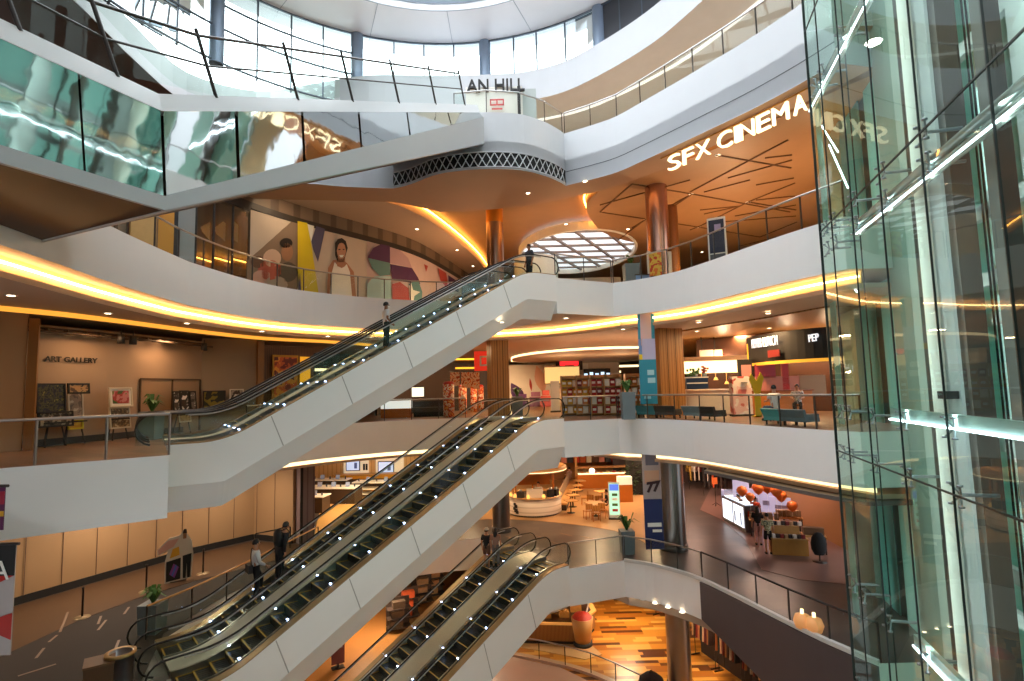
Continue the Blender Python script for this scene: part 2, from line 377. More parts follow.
b = MB().prism(DP+soff, 10.5, 11.7, 0, 0, 1); struct('floor', b, [WHITE2, mat('warm_tan_soffit','b08a6c',.7,var=.03)])
b = MB().prism(offset(DP,.01)+[(15.5,14.9),(15.5,24),(32,50),(32,64),(-34,64),(-34,20.8)], 11.6, 12.93, 0, 1, 2); struct('floor', b, [FLOORC, WHITE2, ORW])
b = MB().wall(DP, 10.53, 12.95, .2); struct('trim_3', b, [WHITE2])
grv = offset(DR,-.012); b = MB().wall(grv, 11.12, 11.15, .03); struct('trim_4', b, [mat('shadow_groove','6b6f74',.6)])
# lattice vent in the bulge
t = thing('lattice_vent', 'white diamond lattice vent over a dark slot in the curved white balcony bulge', 'vent')
vp = resample(DB, .17); vo = offset([(p.x,p.y) for p in vp], -.03)
MB().wall(offset(DB,-.012), 10.6, 11.2, .01).build('backing', [mat('vent_black','0b0b0c',.8)], t)
lat = MB(); n = len(vo); k = 2
vz = lambda p, z: Vec((p[0],p[1],z))
for i in range(0, n-k, k):
    lat.tube([vz(vo[i],10.6), vz(vo[i+1],10.9), vz(vo[i+2],11.2)], .022, 4); lat.tube([vz(vo[i],11.2), vz(vo[i+1],10.9), vz(vo[i+2],10.6)], .022, 4)
for z in (10.58, 11.22): lat.tube([vz(p,z) for p in vo], .03, 4)
lat.build('lattice', [WHITE2], t)
# raised ceiling over level C: left tan field, right cinema ceiling, both with amber lit edges
def edge_led(path, label): return single('cove_light', MB().tube([(q[0],q[1],11.42) for q in path], .045, 6), [GOLD2], label, 'light')
gl = smooth([(-7.2,26.0),(-5.9,27.0),(-5.2,28.2),(-4.4,30.2),(-3.2,35.0),(-2.3,40.0),(-1.7,46)],4)
b = MB().prism(gl+[(-24,46),(-24,24.4),(-12,25.2)], 10.95, 11.55); struct('ceiling', b, [TAN])
edge_led(offset(gl,-.1), 'amber light edge sweeping round the tan ceiling above the mural')
gr = smooth([(12.2,15.4),(10.6,17.6),(8.6,21.2),(6.2,24.0),(4.7,25.4),(4.2,26.8),(4.15,28.4),(4.9,31.0),(6.2,33.6),(9,36),(14,37.5)],5)
b = MB().prism(gr+[(23,37),(15.5,24),(15.5,15.4)], 10.92, 11.55); cin = struct('ceiling', b, [ORW])
edge_led(offset(gr,.1)[10:48], 'amber light edge round the front curve of the cinema foyer ceiling')
# triangular joint pattern of the cinema ceiling (thin ribs)
ribs = MB()
def rib(a, c, w=.06):
    p = W(*a,10.9); q = W(*c,10.9); d = q-p; ribs.box((p+q)/2, (d.length, w, .05), math.atan2(d.y,d.x))
for a, c in [((600,205),(690,180)),((632,184),(600,212)),((646,219),(692,194)),((740,246),(796,232)),((760,237),(797,222)),((690,192),(788,140)),((632,184),(692,194)),((692,194),(790,212)),((716,155),(791,168)),((674,206),(692,194)),((748,202),(795,183)),((698,227),(748,202)),((600,212),(646,219)),((646,219),(632,228)),((618,240),(646,219)),
             ((646,219),(698,227)),((698,227),(760,237)),((748,202),(796,210)),((765,158),(792,155)),((728,178),(792,160)),((704,192),(750,180)),((700,210),(740,206)),((690,230),(700,226)),((704,214),(740,206)),((756,200),(795,196)),((756,185),(794,178)),((735,216),(796,205)),((720,222),(796,216))]:
    rib(a, c)
struct('ceiling_ribs', ribs, [mat('dark_ceiling_joint','5d3a18',.6)])
# ---- level E ring
ER = smooth([(-16.6,9),(-17.0,16),(-17.2,21),(-17.5,24.5),(-17.3,28.2),(-14.5,30.2),(-11,29.6),(-7.6,28.9),(-4,29.1),(-.3,29.1),(1.4,28.85),(3.3,28.0),(5.2,26.2),(6.75,24.3),(7.7,22.6),(8.8,20),(9.6,17),(10,14)],4)
il = [i for i,p in enumerate(ER) if p[0] < -9 or p[1] < 0][-1]+1
left = [p for p in ER if p[0] < -9]; right = [p for p in ER if p[0] >= -9]
b = MB().prism(left+[(-9,64),(-34,64),(-34,9)], 17.3, 19, 0, 0, 1); struct('floor', b, [mat('grey_green_panel','c8d2cf',.5), BROWN])
b = MB().prism([left[-1]]+right+[(15.5,14),(15.5,24),(32,50),(32,64),(-9,64)], 17.3, 19, 0, 0, 1); struct('floor', b, [mat('upper_white_panel','c6c9cd',.4,var=.02), mat('pale_grey_soffit','dcdbd8',.7)])
b = MB().wall(offset(left,-.03), 17.3, 17.9, .04); struct('trim_12', b, [WHITE2])
b = MB().wall(offset(right,2.2), 17.22, 17.3, .14); struct('trim_5', b, [mat('soffit_light_line','f4f2ee',.5,em=.55)])
# level D back wall
dw = smooth([(-34,31),(-24,32),(-15,33),(-7,34),(1,34),(8,30),(12,24)],4)
b = MB().wall(dw, 12.95, 17.3, .2); struct('wall_back', b, [mat('pale_lobby_wall','d9dad8',.6)])
# ---- clerestory and roof
CC = Vec((-3.2,17.3)); CR = 13.6
def circ(px, r=CR):          # where the sight line of pixel column px meets the ring wall
    d = ray(px, 60); d = Vec((d.x,d.y)).normalized(); o = Vec((0,0))-CC
    bq = o.dot(d); cq = o.dot(o)-r*r; return d*(-bq+math.sqrt(bq*bq-cq))
ang = lambda p: math.atan2(p.y-CC.y, p.x-CC.x)
def arc(a0, a1, r, n): return [(CC.x+math.cos(a0+(a1-a0)*i/n)*r, CC.y+math.sin(a0+(a1-a0)*i/n)*r) for i in range(n+1)]
colpx = [70, 216, 357, 485, 600, 690]
mullpx = [[106,141,176],[257,291,323],[394,424,454],[514,537,566],[622,645,668]]
def frame_box(mb, p, w, d, z0, z1):
    a = ang(Vec(p)); mb.box((p[0],p[1],(z0+z1)/2), (d, w, z1-z0), a)
for k, px in enumerate(colpx):
    p = circ(px); wpx = MB().lathe([(.34,17.6),(.34,22)], (p.x,p.y,0), 20)
    single('round_column', wpx, [mat('blue_grey_column','8fa0b4',.35,.3)], ['blue-grey roof column at the far left of the window ring','blue-grey roof column at the left, first inside the tall windows','blue-grey roof column left of the shop name letters, behind the bridge posts','blue-grey roof column above the shop name letters','blue-grey roof column beside the dark window on the right','blue-grey roof column furthest right along the window ring'][k], 'column', 'roof columns of the window ring')
names = ['leftmost','second from the left','third from the left, above the bridge posts','fourth from the left, right of the middle column','rightmost, beside the dark gap']
for k in range(5):
    a0 = ang(circ(colpx[k])); a1 = ang(circ(colpx[k+1]))
    w = tag(bpy.data.objects.new('window_%d' % (k+1), None), kind='structure'); COL.objects.link(w)
    fr = MB()
    for px in mullpx[k]:
        p = circ(px); frame_box(fr, p, .07, .12, 17.6, 22)
    zs = (22-.05, 17.7) + ((20.75, 19.5) if k < 2 else ())
    for z in zs:
        fr.wall(arc(a0,a1,CR-.08,10), z-.035, z+.035, .1, 0, -1)
    fr.build('window_frame', [mat('blue_grey_frame','5f6b78',.4,.3)], w)
    if k == 4:
        MB().wall(arc(a0,a1,CR,10), 17.6, 22, .05, 0, -1).build('shade_panel', [mat('dark_grey_blind','4b4d52',.6)], w)
    else: MB().wall(arc(a0,a1,CR,10), 17.6, 22, .02, 0, -1).build('pane', [GLS], w)
# roof ring with the eccentric round rooflight
OC = Vec((-3.1,18.6)); OR_ = 9.4
roof = MB(); N = 64
ci = [Vec((OC.x+OR_*math.cos(2*PI*i/N), OC.y+OR_*math.sin(2*PI*i/N), 22.05)) for i in range(N)]
co = []
for i in range(N):
    a = 2*PI*i/N; d = Vec((math.cos(a), math.sin(a))); o = OC-CC; R2 = CR+1.2
    bq = o.dot(d); s_ = -bq+math.sqrt(bq*bq-(o.dot(o)-R2*R2)); co.append(Vec((OC.x+d.x*s_, OC.y+d.y*s_, 22.0)))
up = Vec((0,0,.5))
for i in range(N):
    j = (i+1)%N
    roof.quad(ci[i],ci[j],co[j],co[i]); roof.quad(ci[i]+up,co[i]+up,co[j]+up,ci[j]+up); roof.quad(ci[i],ci[i]+up*4,ci[j]+up*4,ci[j])
struct('ceiling', roof, [mat('white_roof_lining','eceef2',.45,var=.02)])
sm_ = MB()
for i in range(0, N, 4):
    a = ci[i]; c = co[i]; d = c-a; sm_.box((a+c)/2-Vec((0,0,.005)), (d.length,.03,.02), math.atan2(d.y,d.x))
sm_.lathe([(OR_+.02,22.03),(OR_+.02,22.0),(OR_-.02,22.0),(OR_-.02,22.03)], (OC.x,OC.y,0), 64)
struct('ceiling_seams', sm_, [mat('roof_seam','a9b0ba',.5)])
rl = MB()
for i in range(-3,4):
    x = OC.x+i*2.6; h = math.sqrt(max(.01,OR_**2-(i*2.6)**2)); rl.box((x,OC.y,24.0),(.14,2*h,.35)); rl.box((OC.x,OC.y+i*2.6,24.0),(2*h,.1,.3))
rl.lathe([(OR_-.02,22.4),(OR_-.02,24.1),(OR_-.5,24.1)], (OC.x,OC.y,0), 48)
for i in range(6):
    a = 2*PI*i/6+.4; rl.tube([(OC.x+math.cos(a)*9.2,OC.y+math.sin(a)*9.2,22.9),(OC.x+math.cos(a)*2,OC.y+math.sin(a)*2,23.8)], .12, 6)
tag(rl.build('rooflight_frame', [mat('rooflight_grey','7c8894',.5)]), kind='structure')
# ---- round columns through the floors
def column(p, r, z0, z1, m, label, extra=None):
    t = thing('round_column', label, 'column', (p[0],p[1],z0))
    MB().lathe([(r,0),(r,z1-z0)], n=28).build('shaft', [m], t, True)
    MB().lathe([(r+.06,0),(r+.06,.25),(r,.27)], n=28).build('base_ring', [STEELD], t, True)
    if extra: MB().lathe([(r+.012,z1-z0-1.1),(r+.012,z1-z0-.02)], n=28).build('lit_collar', [extra], t, True)
    return t
def wood_column(p, w, z0, z1, label, rz=.3):
    t = thing('square_column', label, 'column', (p[0],p[1],z0), rz)
    MB().box((0,0,(z1-z0)/2),(w,w,z1-z0)).build('shaft', [WOOD], t, True)
    g = MB()
    for s in (-1,1):
        g.box((s*w*.17,-w/2-.004,(z1-z0)/2),(.03,.012,z1-z0)); g.box((-w/2-.004,s*w*.17,(z1-z0)/2),(.012,.03,z1-z0))
    g.build('shadow_gap', [mat('wood_gap','5a3a1a',.6)], t, True)
    return t
c1 = (-.8,29.3); c2 = (7.1,25.5)
lit = mat('amber_lit_metal','c9832f',.35,.6)  # amber ceiling glow on the column top, put into the colour
column(c1,.46,6,11.6,BRONZE,'bronze round column at the head of the upper escalator, top glowing amber',lit)
column(c2,.52,6,11.6,mat('rose_bronze_metal','b58b78',.22,.95),'shiny rose-bronze column under the cinema ceiling')
column((8.6,28.5),.42,6,11.6,mat('brown_column','7a4a20',.4,.4),'darker brown column just behind the shiny rose-bronze column')
wood_column(c1,.95,0,4.0,'gold veneered square column left of the oval ceiling light, third-floor shops')
wood_column(c2,1.25,0,4.0,'broad gold veneered square column beside the white counter with the lit panel')
wood_column((10.4,40.5),.95,0,4.0,'small far wooden column behind the hanging blue banner')
column(c1,.46,-6,-2.0,mat('dark_bronze_metal','6b5f58',.3,.9),'dark metal round column behind the two people at the escalator head')
column(c2,.58,-6,-1.9,mat('grey_steel_column','8f8a86',.28,.95),'large brushed steel round column between the cafe and the clothes racks')
column(c2,.52,-12,-7.5,mat('pale_steel_column','a59a92',.3,.9),'pale steel round column on the mosaic wood floor')
# ------------------------------------------------------------------ escalators
def spf(x, b=.65):
    return 0 if x < -b else (x if x > b else (x+b)**2/(4*b))
STEPM = {}
def escalator(name, label, k, w0, mirror, vert, total, group, steps=True):
    f = FL[k]; T, d, n, L, z0, z1 = f['T'], f['d'], f['n'], f['L'], f['z0'], f['z1']
    H = z1-z0; Wd = 1.84; E0 = f['E0']; E1 = f['E1']
    base = T-d*L+n*(w0+Wd/2)
    root = thing(name, label, 'escalator', (base.x, base.y, z0), math.atan2(d.y,d.x), group)
    def zl(s): return H*(spf(s)-spf(s-L))/L
    def zc(s): return H*(spf(s,.1)-spf(s-L,.1))/L
    def P(s, w, z): return Vec((s, (w-Wd/2) if not mirror else (Wd/2-w), z))     # local: x along the run, y away from the outer side
    SS = [-E0,-.9,-.65,-.45,-.3,-.15,0,.15,.3,.45,.65] + [L*i/10 for i in range(1,10)] + [L-.65,L-.45,L-.3,L-.15,L,L+.15,L+.3,L+.45,L+.65,L+1.0,L+E1]
    SS = sorted(set(SS))
    # outer cladding: upright band, tucked lower band, soffit
    rows = [[P(s,0,zl(s)+.12),P(s,0,zc(s)-vert),P(s,.45,zc(s)-total),P(s,Wd+.25,zc(s)-total),P(s,Wd+.25,zl(s)-.35),P(s,.06,zl(s)-.35),P(s,.06,zl(s)+.12)] for s in SS]
    MB().loft(rows).build('side_cladding', [WHITE], root, True); clad = [c for c in root.children if c.name.startswith('side_cladding')][0]
    s = 1.2                                       # panel joints of the cladding
    while s < L:
        q = -.006
        MB().loft([[P(s,q,zl(s)+.1),P(s+.03,q,zl(s)+.1),P(s+.03,q+.02,zl(s)+.1),P(s,q+.02,zl(s)+.1)],[P(s+.35,q,zl(s+.35)-vert),P(s+.38,q,zl(s+.38)-vert),P(s+.38,q+.02,zl(s+.38)-vert),P(s+.35,q+.02,zl(s+.35)-vert)]]).build('panel_joint', [mat('panel_joint_grey','aeaaa4',.6)], clad, True)
        s += 2.1
    # decks
    def strip(nm, wa, wb, za, zb, m, sa=-E0, sb=None):
        sb = L+E1 if sb is None else sb
        r = [[P(s,wa,zl(s)+za),P(s,wb,zl(s)+za),P(s,wb,zl(s)+zb),P(s,wa,zl(s)+zb)] for s in SS if sa <= s <= sb]
        return MB().loft(r).build(nm, m, root, True)
    strip('outer_deck', .0, .28, .12, .15, [mat('bronze_trim','a58a62',.35,.6)])
    strip('inner_deck', Wd-.28, Wd+.2, .10, .14, [mat('champagne_deck','c6bfb0',.4,.15)])
    sk = [strip('skirt', wa, wa+.06, -.25, .16, [STEEL]) for wa in (.34, Wd-.40)]
    if steps:
        key = round(H/L,2)
        if key not in STEPM:
            me = MB().box((0,0,-.14),(.40,1.0,.28)); me.box((-.185,0,.004),(.045,1.0,.01),0,1); me.box((0,.48,.004),(.4,.04,.01),0,1); me.box((0,-.48,.004),(.4,.04,.01),0,1)
            for q in range(8): me.box((.02,-.42+.12*q,.003),(.3,.03,.008),0,2)
            STEPM[key] = me.mesh('step', [mat('dark_step_metal','2c2f31',.35,.6), mat('step_yellow_edge','b58f2e',.5), mat('step_groove','47494b',.4,.6)])
        s = -.9
        while s < L+.9:
            o = bpy.data.objects.new('step', STEPM[key]); COL.objects.link(o); o.parent = root
            o.location = P(s+.2, Wd/2, zl(s+.2)); s += .4
    for sa, sb in ((-E0,-1.1),(L+.95,L+E1)):
        rows = [[P(x,.4,zl(x)+.005),P(x,Wd-.4,zl(x)+.005),P(x,Wd-.4,zl(x)-.2),P(x,.4,zl(x)-.2)] for x in (sa,sb)]
        MB().loft(rows).build('landing_plate', [STEEL], root, True)
    for j, wc in enumerate((.30, Wd-.30)):
        bl = root
        pts = []; a, e = -E0-.4, L+E1+.05
        R = .42
        top = [s for s in SS if -E0+.1 <= s <= L+E1-.2]
        pts = [P(a+R*.0 - R*math.sin(q)*1.0+.1, wc, zl(a)+.54-R*math.cos(q)) for q in [PI*.06+PI*.86*i/8 for i in range(9)]]
        pts += [P(s, wc, zl(s)+.96) for s in top]
        pts += [P(e-.1+R*math.sin(q), wc, zl(e)+.54+R*math.cos(q)) for q in [PI*.08+PI*.86*i/8 for i in range(9)]]
        MB().tube(pts, .028, 8).build('handrail', [BLACK], root, True)
        g = MB(); hi = [p-Vec((0,0,.03)) for p in pts]; lo = [Vec((p.x, p.y, zl(min(max(p.x,-E0),L+E1))+.12)) for p in pts]
        for i in range(len(hi)-1): g.quad(lo[i],lo[i+1],hi[i+1],hi[i])
        g.build('balustrade_glass', [GLST], root, True)
        rail = MB(); rl_ = [P(s, wc, zl(s)+.90) for s in top]; rail.tube(rl_, .022, 6); rail.build('handrail_track', [STEEL], root, True)
    # skirt lights
    s = .4; lm = None; i = 0
    while s < L+.5:
        for wi, wc in enumerate((.41, Wd-.41)):
            if lm is None:
                lm = MB().lathe([(0,.0),(.03,.0),(.034,.02),(0,.022)], n=8).mesh('skirt_light', [BLUEL])
            o = bpy.data.objects.new('skirt_light', lm); COL.objects.link(o); o.parent = sk[wi]; o.location = P(s, wc, zl(s)+.17)
        s += 1.25
    return root
PAIR = {'BC':(1.0,1.75,'escalators rising to the cinema level'), 'AB':(1.05,1.95,'escalators rising from the store level'), 'GA':(1.45,1.75,'escalators rising from the ground floor')}
LBL = {'BC':('near escalator with white side carrying the man in a white shirt','far escalator behind the one carrying the man in a white shirt'),
       'AB':('near escalator in the middle, empty dark steps with yellow edges beside white side','far escalator in the middle, carrying a white-shirted person and a backpacker'),
       'GA':('lowest right escalator with empty yellow-edged steps beside its white side','lowest left escalator leading up to the couple at its head')}
for k in ('BC','AB','GA'):
    v, t_, g = PAIR[k]
    escalator('escalator', LBL[k][0], k, 0, False, v, t_, g)
    escalator('escalator', LBL[k][1], k, PW-1.84, True, v, t_, g)
# ------------------------------------------------------------------ bridge with mirror side rising to level D
P1 = Vec((-6.43,9.93)); Q1 = Vec((-.85,22.05)); db = (Q1-P1).normalized(); nb = Vec((-db.y,db.x)); LB = (Q1-P1).length
def onplane(px, py):         # point of the photo on the bridge's upright side plane
    d = ray(px,py); dd = Vec((d.x,d.y)); k = (P1-Vec((0,0))).dot(nb)/dd.dot(nb); return CAM+d*k
t = thing('escalator_bridge', 'mirror-sided bridge with glass rail crossing the upper left', 'bridge', (P1.x,P1.y,4.9))
N3 = Vec((nb.x,nb.y,0)); BW = 4.65
A = [onplane(*q) for q in [(165,210),(486,143)]]; B_ = [onplane(*q) for q in [(165,196),(484,117)]]; LEAN = math.radians(12)
lean_v = Vec((0,0,1))*math.cos(LEAN)-N3*math.sin(LEAN); pn = (B_[1]-B_[0]).cross(lean_v).normalized()
def onlean(px, py): d = ray(px,py); return CAM+d*((B_[0]-CAM).dot(pn)/d.dot(pn))
Cc = [onlean(162,111), onlean(480,112.5)]
Dl = Vec((db.x,db.y,0))*-6.0                          # landing part runs on towards the viewer
a0 = A[0]+Dl; a0.z = A[0].z; b0 = B_[0]+Dl; b0.z = B_[0].z; c0_ = Cc[0]+Dl; c0_.z = Cc[0].z
def side(nm, lo, hi, m, th=.08, sink=0):
    for seg in range(len(lo)-1):
        MB().slab([lo[seg]+N3*sink, lo[seg+1]+N3*sink, hi[seg+1]+N3*sink, hi[seg]+N3*sink], N3, th).build(nm, m, t)
side('edge_band', [a0,A[0]], [b0,B_[0]], [GREYP]); side('edge_band', [A[0],A[1]], [B_[0],B_[1]], [GREYP])
# mirror sheets with thin joints
def lerp3(a, b_, u): return a+(b_-a)*u
cuts = [0,.32,.55,.78,1.0]
for u0, u1 in zip(cuts, cuts[1:]):
    MB().slab([lerp3(b0,B_[0],u0+.003)+N3*.02, lerp3(b0,B_[0],u1-.003)+N3*.02, lerp3(c0_,Cc[0],u1-.003)+N3*.02, lerp3(c0_,Cc[0],u0+.003)+N3*.02], N3, .06).build('mirror_panel', [MIRR], t)
cuts = [0,.12,.26,.42,.6,.8,1.0]
for u0, u1 in zip(cuts, cuts[1:]):
    MB().slab([lerp3(B_[0],B_[1],u0+.003)+N3*.02, lerp3(B_[0],B_[1],u1-.003)+N3*.02, lerp3(Cc[0],Cc[1],u1-.003)+N3*.02, lerp3(Cc[0],Cc[1],u0+.003)+N3*.02], N3, .06).build('mirror_panel', [MIRR], t)
# white sloping cap on top of the side
capin = N3*.12+Vec((0,0,.36))
capm = MB()
rows = [[p, p+capin, p+capin+N3*.25-Vec((0,0,.02)), p+N3*.3] for p in (c0_, Cc[0], Cc[1])]
capm.loft(rows); capm.build('white_cap', [mat('glossy_white_cap','eef0f2',.12,var=.01)], t)
# body: underside and far side
Wb = N3*BW
body = MB()
rows = [[p+N3*.09, p+Wb, q+Wb-Vec((0,0,.5)), q+N3*.2-Vec((0,0,.02)), r_+N3*.14] for p, q, r_ in ((a0,c0_,b0),(A[0],Cc[0],B_[0]),(A[1],Cc[1],B_[1]))]
body.loft(rows); body.build('underside', [BROWN], t)
trim = MB(); trim.tube([a0+Wb, A[0]+Wb, A[0]+N3*.05, A[1]+N3*.05], .05, 6); trim.build('underside_trim', [STEEL], t)
# leaning posts, rails and glass
base = [c0_+capin, Cc[0]+capin, Cc[1]+capin]
def alongcap(px):            # foot of a post where pixel column px meets the cap's inner line
    best = None
    for i in range(2):
        for k in range(400):
            p = lerp3(base[i], base[i+1], k/399); v = p-CAM; c = v.dot(FW); x = 512+FOC*v.dot(RC)/c
            if best is None or abs(x-px) < best[0]: best = (abs(x-px), p, i)
    return best[1], best[2]
posts = []
for px in (20,118,216,298,353,399,436,465):
    f0, i = alongcap(px); r_ = Vec((-db.x,-db.y,0))*.42
    hgt = 1.15; topp = f0+r_*hgt+Vec((0,0,hgt)); posts.append((f0, topp))
    MB().tube([f0-Vec((0,0,.05)), topp], .035, 6).build('post', [STEELD], t)
for fr, nm, r_ in ((.9,'handrail',.03),(.45,'mid_rail',.022)):
    ext = [lerp3(f0,t1,fr) for f0,t1 in posts]; ext = [ext[0]+(ext[0]-ext[1])*1.5]+ext
    MB().tube(ext, r_, 6).build(nm, [STEELD], t)
for (f0,t0),(f1,t1) in zip(posts,posts[1:]):
    MB().quad(f0,f1,lerp3(f1,t1,.88),lerp3(f0,t0,.88)).build('glass_panel', [GLST], t)
# ------------------------------------------------------------------ glass balustrades along the floor edges
def balustrade(label, path, z, h=1.0, step=1.35, post=STEELD, hr=None, inset=.08, group='glass balustrades round the atrium'):
    p = resample(offset(path, inset), step)
    t = thing('balustrade', label, 'balustrade', (p[0].x,p[0].y,z), group=group)
    for q in p: MB().box((q.x,q.y,z+h/2),(.035,.05,h)).build('post', [post], t)
    for a, c in zip(p, p[1:]):
        MB().quad((a.x,a.y,z+.05),(c.x,c.y,z+.05),(c.x,c.y,z+h-.06),(a.x,a.y,z+h-.06)).build('glass_panel', [GLST], t)
    MB().tube([(q.x,q.y,z+h) for q in p], .035, 8).build('handrail', [hr or STEEL], t)
    return t
RV = RIGHT
corner = lambda k: [landing(k)[1], (4.55,24.0)]
balustrade('glass balustrade on the cinema level, right of the upper escalator head', RV, 6, 1.05)
balustrade('short glass balustrade on the cinema level between escalator head and planter', corner('BC'), 6, 1.05)
balustrade('curved glass balustrade in front of the mural on the cinema level', LEFTC[2:-1]+BACK[:26], 6, 1.0)
balustrade('glass balustrade in front of the food shops, third floor right', RV, 0, 1.0)
balustrade('short glass balustrade beside the middle escalator head, in front of the snack shelves', corner('AB'), 0, 1.0)
balustrade('glass balustrade in front of the art gallery', [(-13.4,9.74),(-10.84,11.7),(-8.45,13.5)], 0, 1.0, post=STEEL)
balustrade('curved glass balustrade behind the escalators, above the phone store', [p for p in BACK if p[0] < -2 and p[1] > 21], 0, 1.0)
balustrade('dark-railed glass balustrade curving beside the polished concourse', RV[9:], -6, 1.0, post=BLK2, hr=BLK2)
balustrade('glass balustrade in front of the cafe concourse', RV[:10], -6, 1.0)
balustrade('short glass balustrade beside the lower escalator head', corner('GA'), -6, 1.0)
balustrade('curved glass balustrade above the cinema sign on the top level', DR, 12.95, 1.0)
balustrade('curved glass balustrade on the white bulge of the top level', DB[12:], 12.95, 1.0)
balustrade('glass balustrade on the top level at far left', DL[2:-1], 12.95, 1.0)
gp = smooth([tuple(W(462,664,-12).xy),tuple(W(500,656,-12).xy),tuple(W(560,667,-12).xy),tuple(W(600,680,-12).xy),tuple(W(640,700,-12).xy)],4)
balustrade('curved glass balustrade on the ground floor in front of the slatted kiosk', gp, -12, 1.0, 1.3, BLK2)
b = MB().wall(offset(gp,.0), -12, -11.88, .3); struct('trim_6', b, [mat('pink_stone_kerb','c9a48c',.4)])
# ------------------------------------------------------------------ glass lift shaft on the right
S0 = Vec((8.5,14.6)); sd = Vec((-.27,-.963)).normalized(); si = Vec((-sd.y, sd.x))      # along the face towards the viewer, and into the shaft
if si.x < 0: si = -si
def SP(t, off, z): q = S0+sd*t+si*off; return Vec((q.x,q.y,z))
def tcol(px, off, py=380):                     # distance along the face where sight line px crosses the plane set back by off
    d = ray(px,py); d = Vec((d.x,d.y)); o = S0+si*off
    return (d.x*o.y-d.y*o.x)/(sd.x*d.y-sd.y*d.x)
AXS = (Vec((sd.x,sd.y,0)), Vec((si.x,si.y,0)), Vec((0,0,1)))
ZB, ZT = -12.0, 16.0
t = thing('glass_lift_shaft', 'tall teal glass lift shaft with steel frame filling the right side', 'lift shaft', (S0.x,S0.y,ZB))
joints_z = [-12,-6.2,-.42,5.46,11.25,16]; joints_t = [0, 1.05, 2.6, 4.3, 6.1, 8.1, 10.5]
for z0, z1 in zip(joints_z, joints_z[1:]):
    for a, c in zip(joints_t, joints_t[1:]):
        MB().quad(SP(a+.012,0,z0+.012),SP(c-.012,0,z0+.012),SP(c-.012,0,z1-.012),SP(a+.012,0,z1-.012)).build('glass_panel', [GLSE], t)
    MB().quad(SP(0,.03,z0),SP(0,3.4,z0),SP(0,3.4,z1-.02),SP(0,.03,z1-.02)).build('end_glass_panel', [GLSE], t)
gk = mat('glass_gasket','12211f',.4)
for a in joints_t[1:-1]: MB().box(SP(a,.0,(ZB+ZT)/2),(.022,.03,ZT-ZB),ax=AXS).build('vertical_gasket',[gk],t)
MB().box(SP(0,.0,(ZB+ZT)/2),(.035,.06,ZT-ZB),ax=AXS).build('corner_edge',[gk],t)
for z in joints_z[1:-1]: MB().box(SP(5.25,.0,z),(10.5,.03,.03),ax=AXS).build('horizontal_gasket',[gk],t)
# steel columns between glass and rear wall: (left px, right px, set-back, depth, material)
LGC = mat('beige_steel_column','d4d1c6',.45,var=.03); MGC = mat('mid_grey_steel_column','b6bcbc',.45,var=.03); DKC = mat('dark_brown_steel_column','3a322d',.45)
GGC = mat('grey_green_pier','a3b0a5',.5,var=.04)
for l_, r_, off, dep, m_ in ((931,943,.45,.12,LGC),(943,960,.5,.3,MGC),(960,971,.55,.3,DKC),(1008,1019,.7,.25,DKC),(1046,1075,.6,.3,MGC),
                             (899,927,2.0,.4,GGC),(881,888,2.6,.2,DKC),(845,859,2.3,.3,GGC),(927,931,1.9,.2,DKC),(973,976,1.6,.15,DKC),(1040,1062,2.4,.3,GGC)):
    a, c = tcol(l_,off), tcol(r_,off)
    MB().box(SP((a+c)/2,off+dep/2,(ZB+ZT)/2),(abs(c-a),dep,ZT-ZB),ax=AXS).build('column',[m_],t)
for l_, r_, off, m_ in ((836,841,1.2,TEALL),(861,866,2.5,TEALL),(867,881,2.5,TEAL),(888,899,2.5,TEALL),(976,990,1.7,TEAL),(992,1005,1.9,TEALL),(1020,1038,2.2,TEAL)):
    a, c = tcol(l_,off), tcol(r_,off)
    MB().box(SP((a+c)/2,off,(ZB+ZT)/2),(abs(c-a),.04,ZT-ZB),ax=AXS).build('glass_fin',[m_],t)
# rear glass wall with mullions and beams
for z0, z1 in zip(joints_z, joints_z[1:]):
    for i in range(5):
        a = .3+i*2.05; MB().box(SP(a+1.0,3.4,(z0+z1)/2),(2.0,.05,z1-z0-.3),ax=AXS).build('rear_glass_panel',[TEALG if i > 0 else GLSE],t)
    MB().box(SP(5.2,3.35,z0+.15 if z0 > -12 else z0+.2),(10.4,.2,.32),ax=AXS).build('rear_beam',[MGC],t)
for a in (.3,2.35,4.4,6.45,8.5): MB().box(SP(a,3.3,(ZB+ZT)/2),(.14,.14,ZT-ZB),ax=AXS).build('rear_mullion',[DKC],t)
for z, off in ((4.3,1.3),(3.15,1.4),(2.5,1.9),(.55,1.1),(.1,1.9),(-1.9,1.2),(-2.9,1.6),(7.6,1.5),(8.9,1.3),(-4.6,1.4),(-7.2,1.3)):
    MB().box(SP(tcol(972,off)+2.2,off,z),(4.6,.12,.24),ax=AXS).build('cross_beam',[MGC],t)
# guide ropes
for px, off in ((872,1.0),(1000,1.1),(1004,1.1)):
    a = tcol(px,off); MB().tube([SP(a,off,ZB),SP(a+.02,off,ZT)],.018,5).build('lift_rope',[BLK2],t)
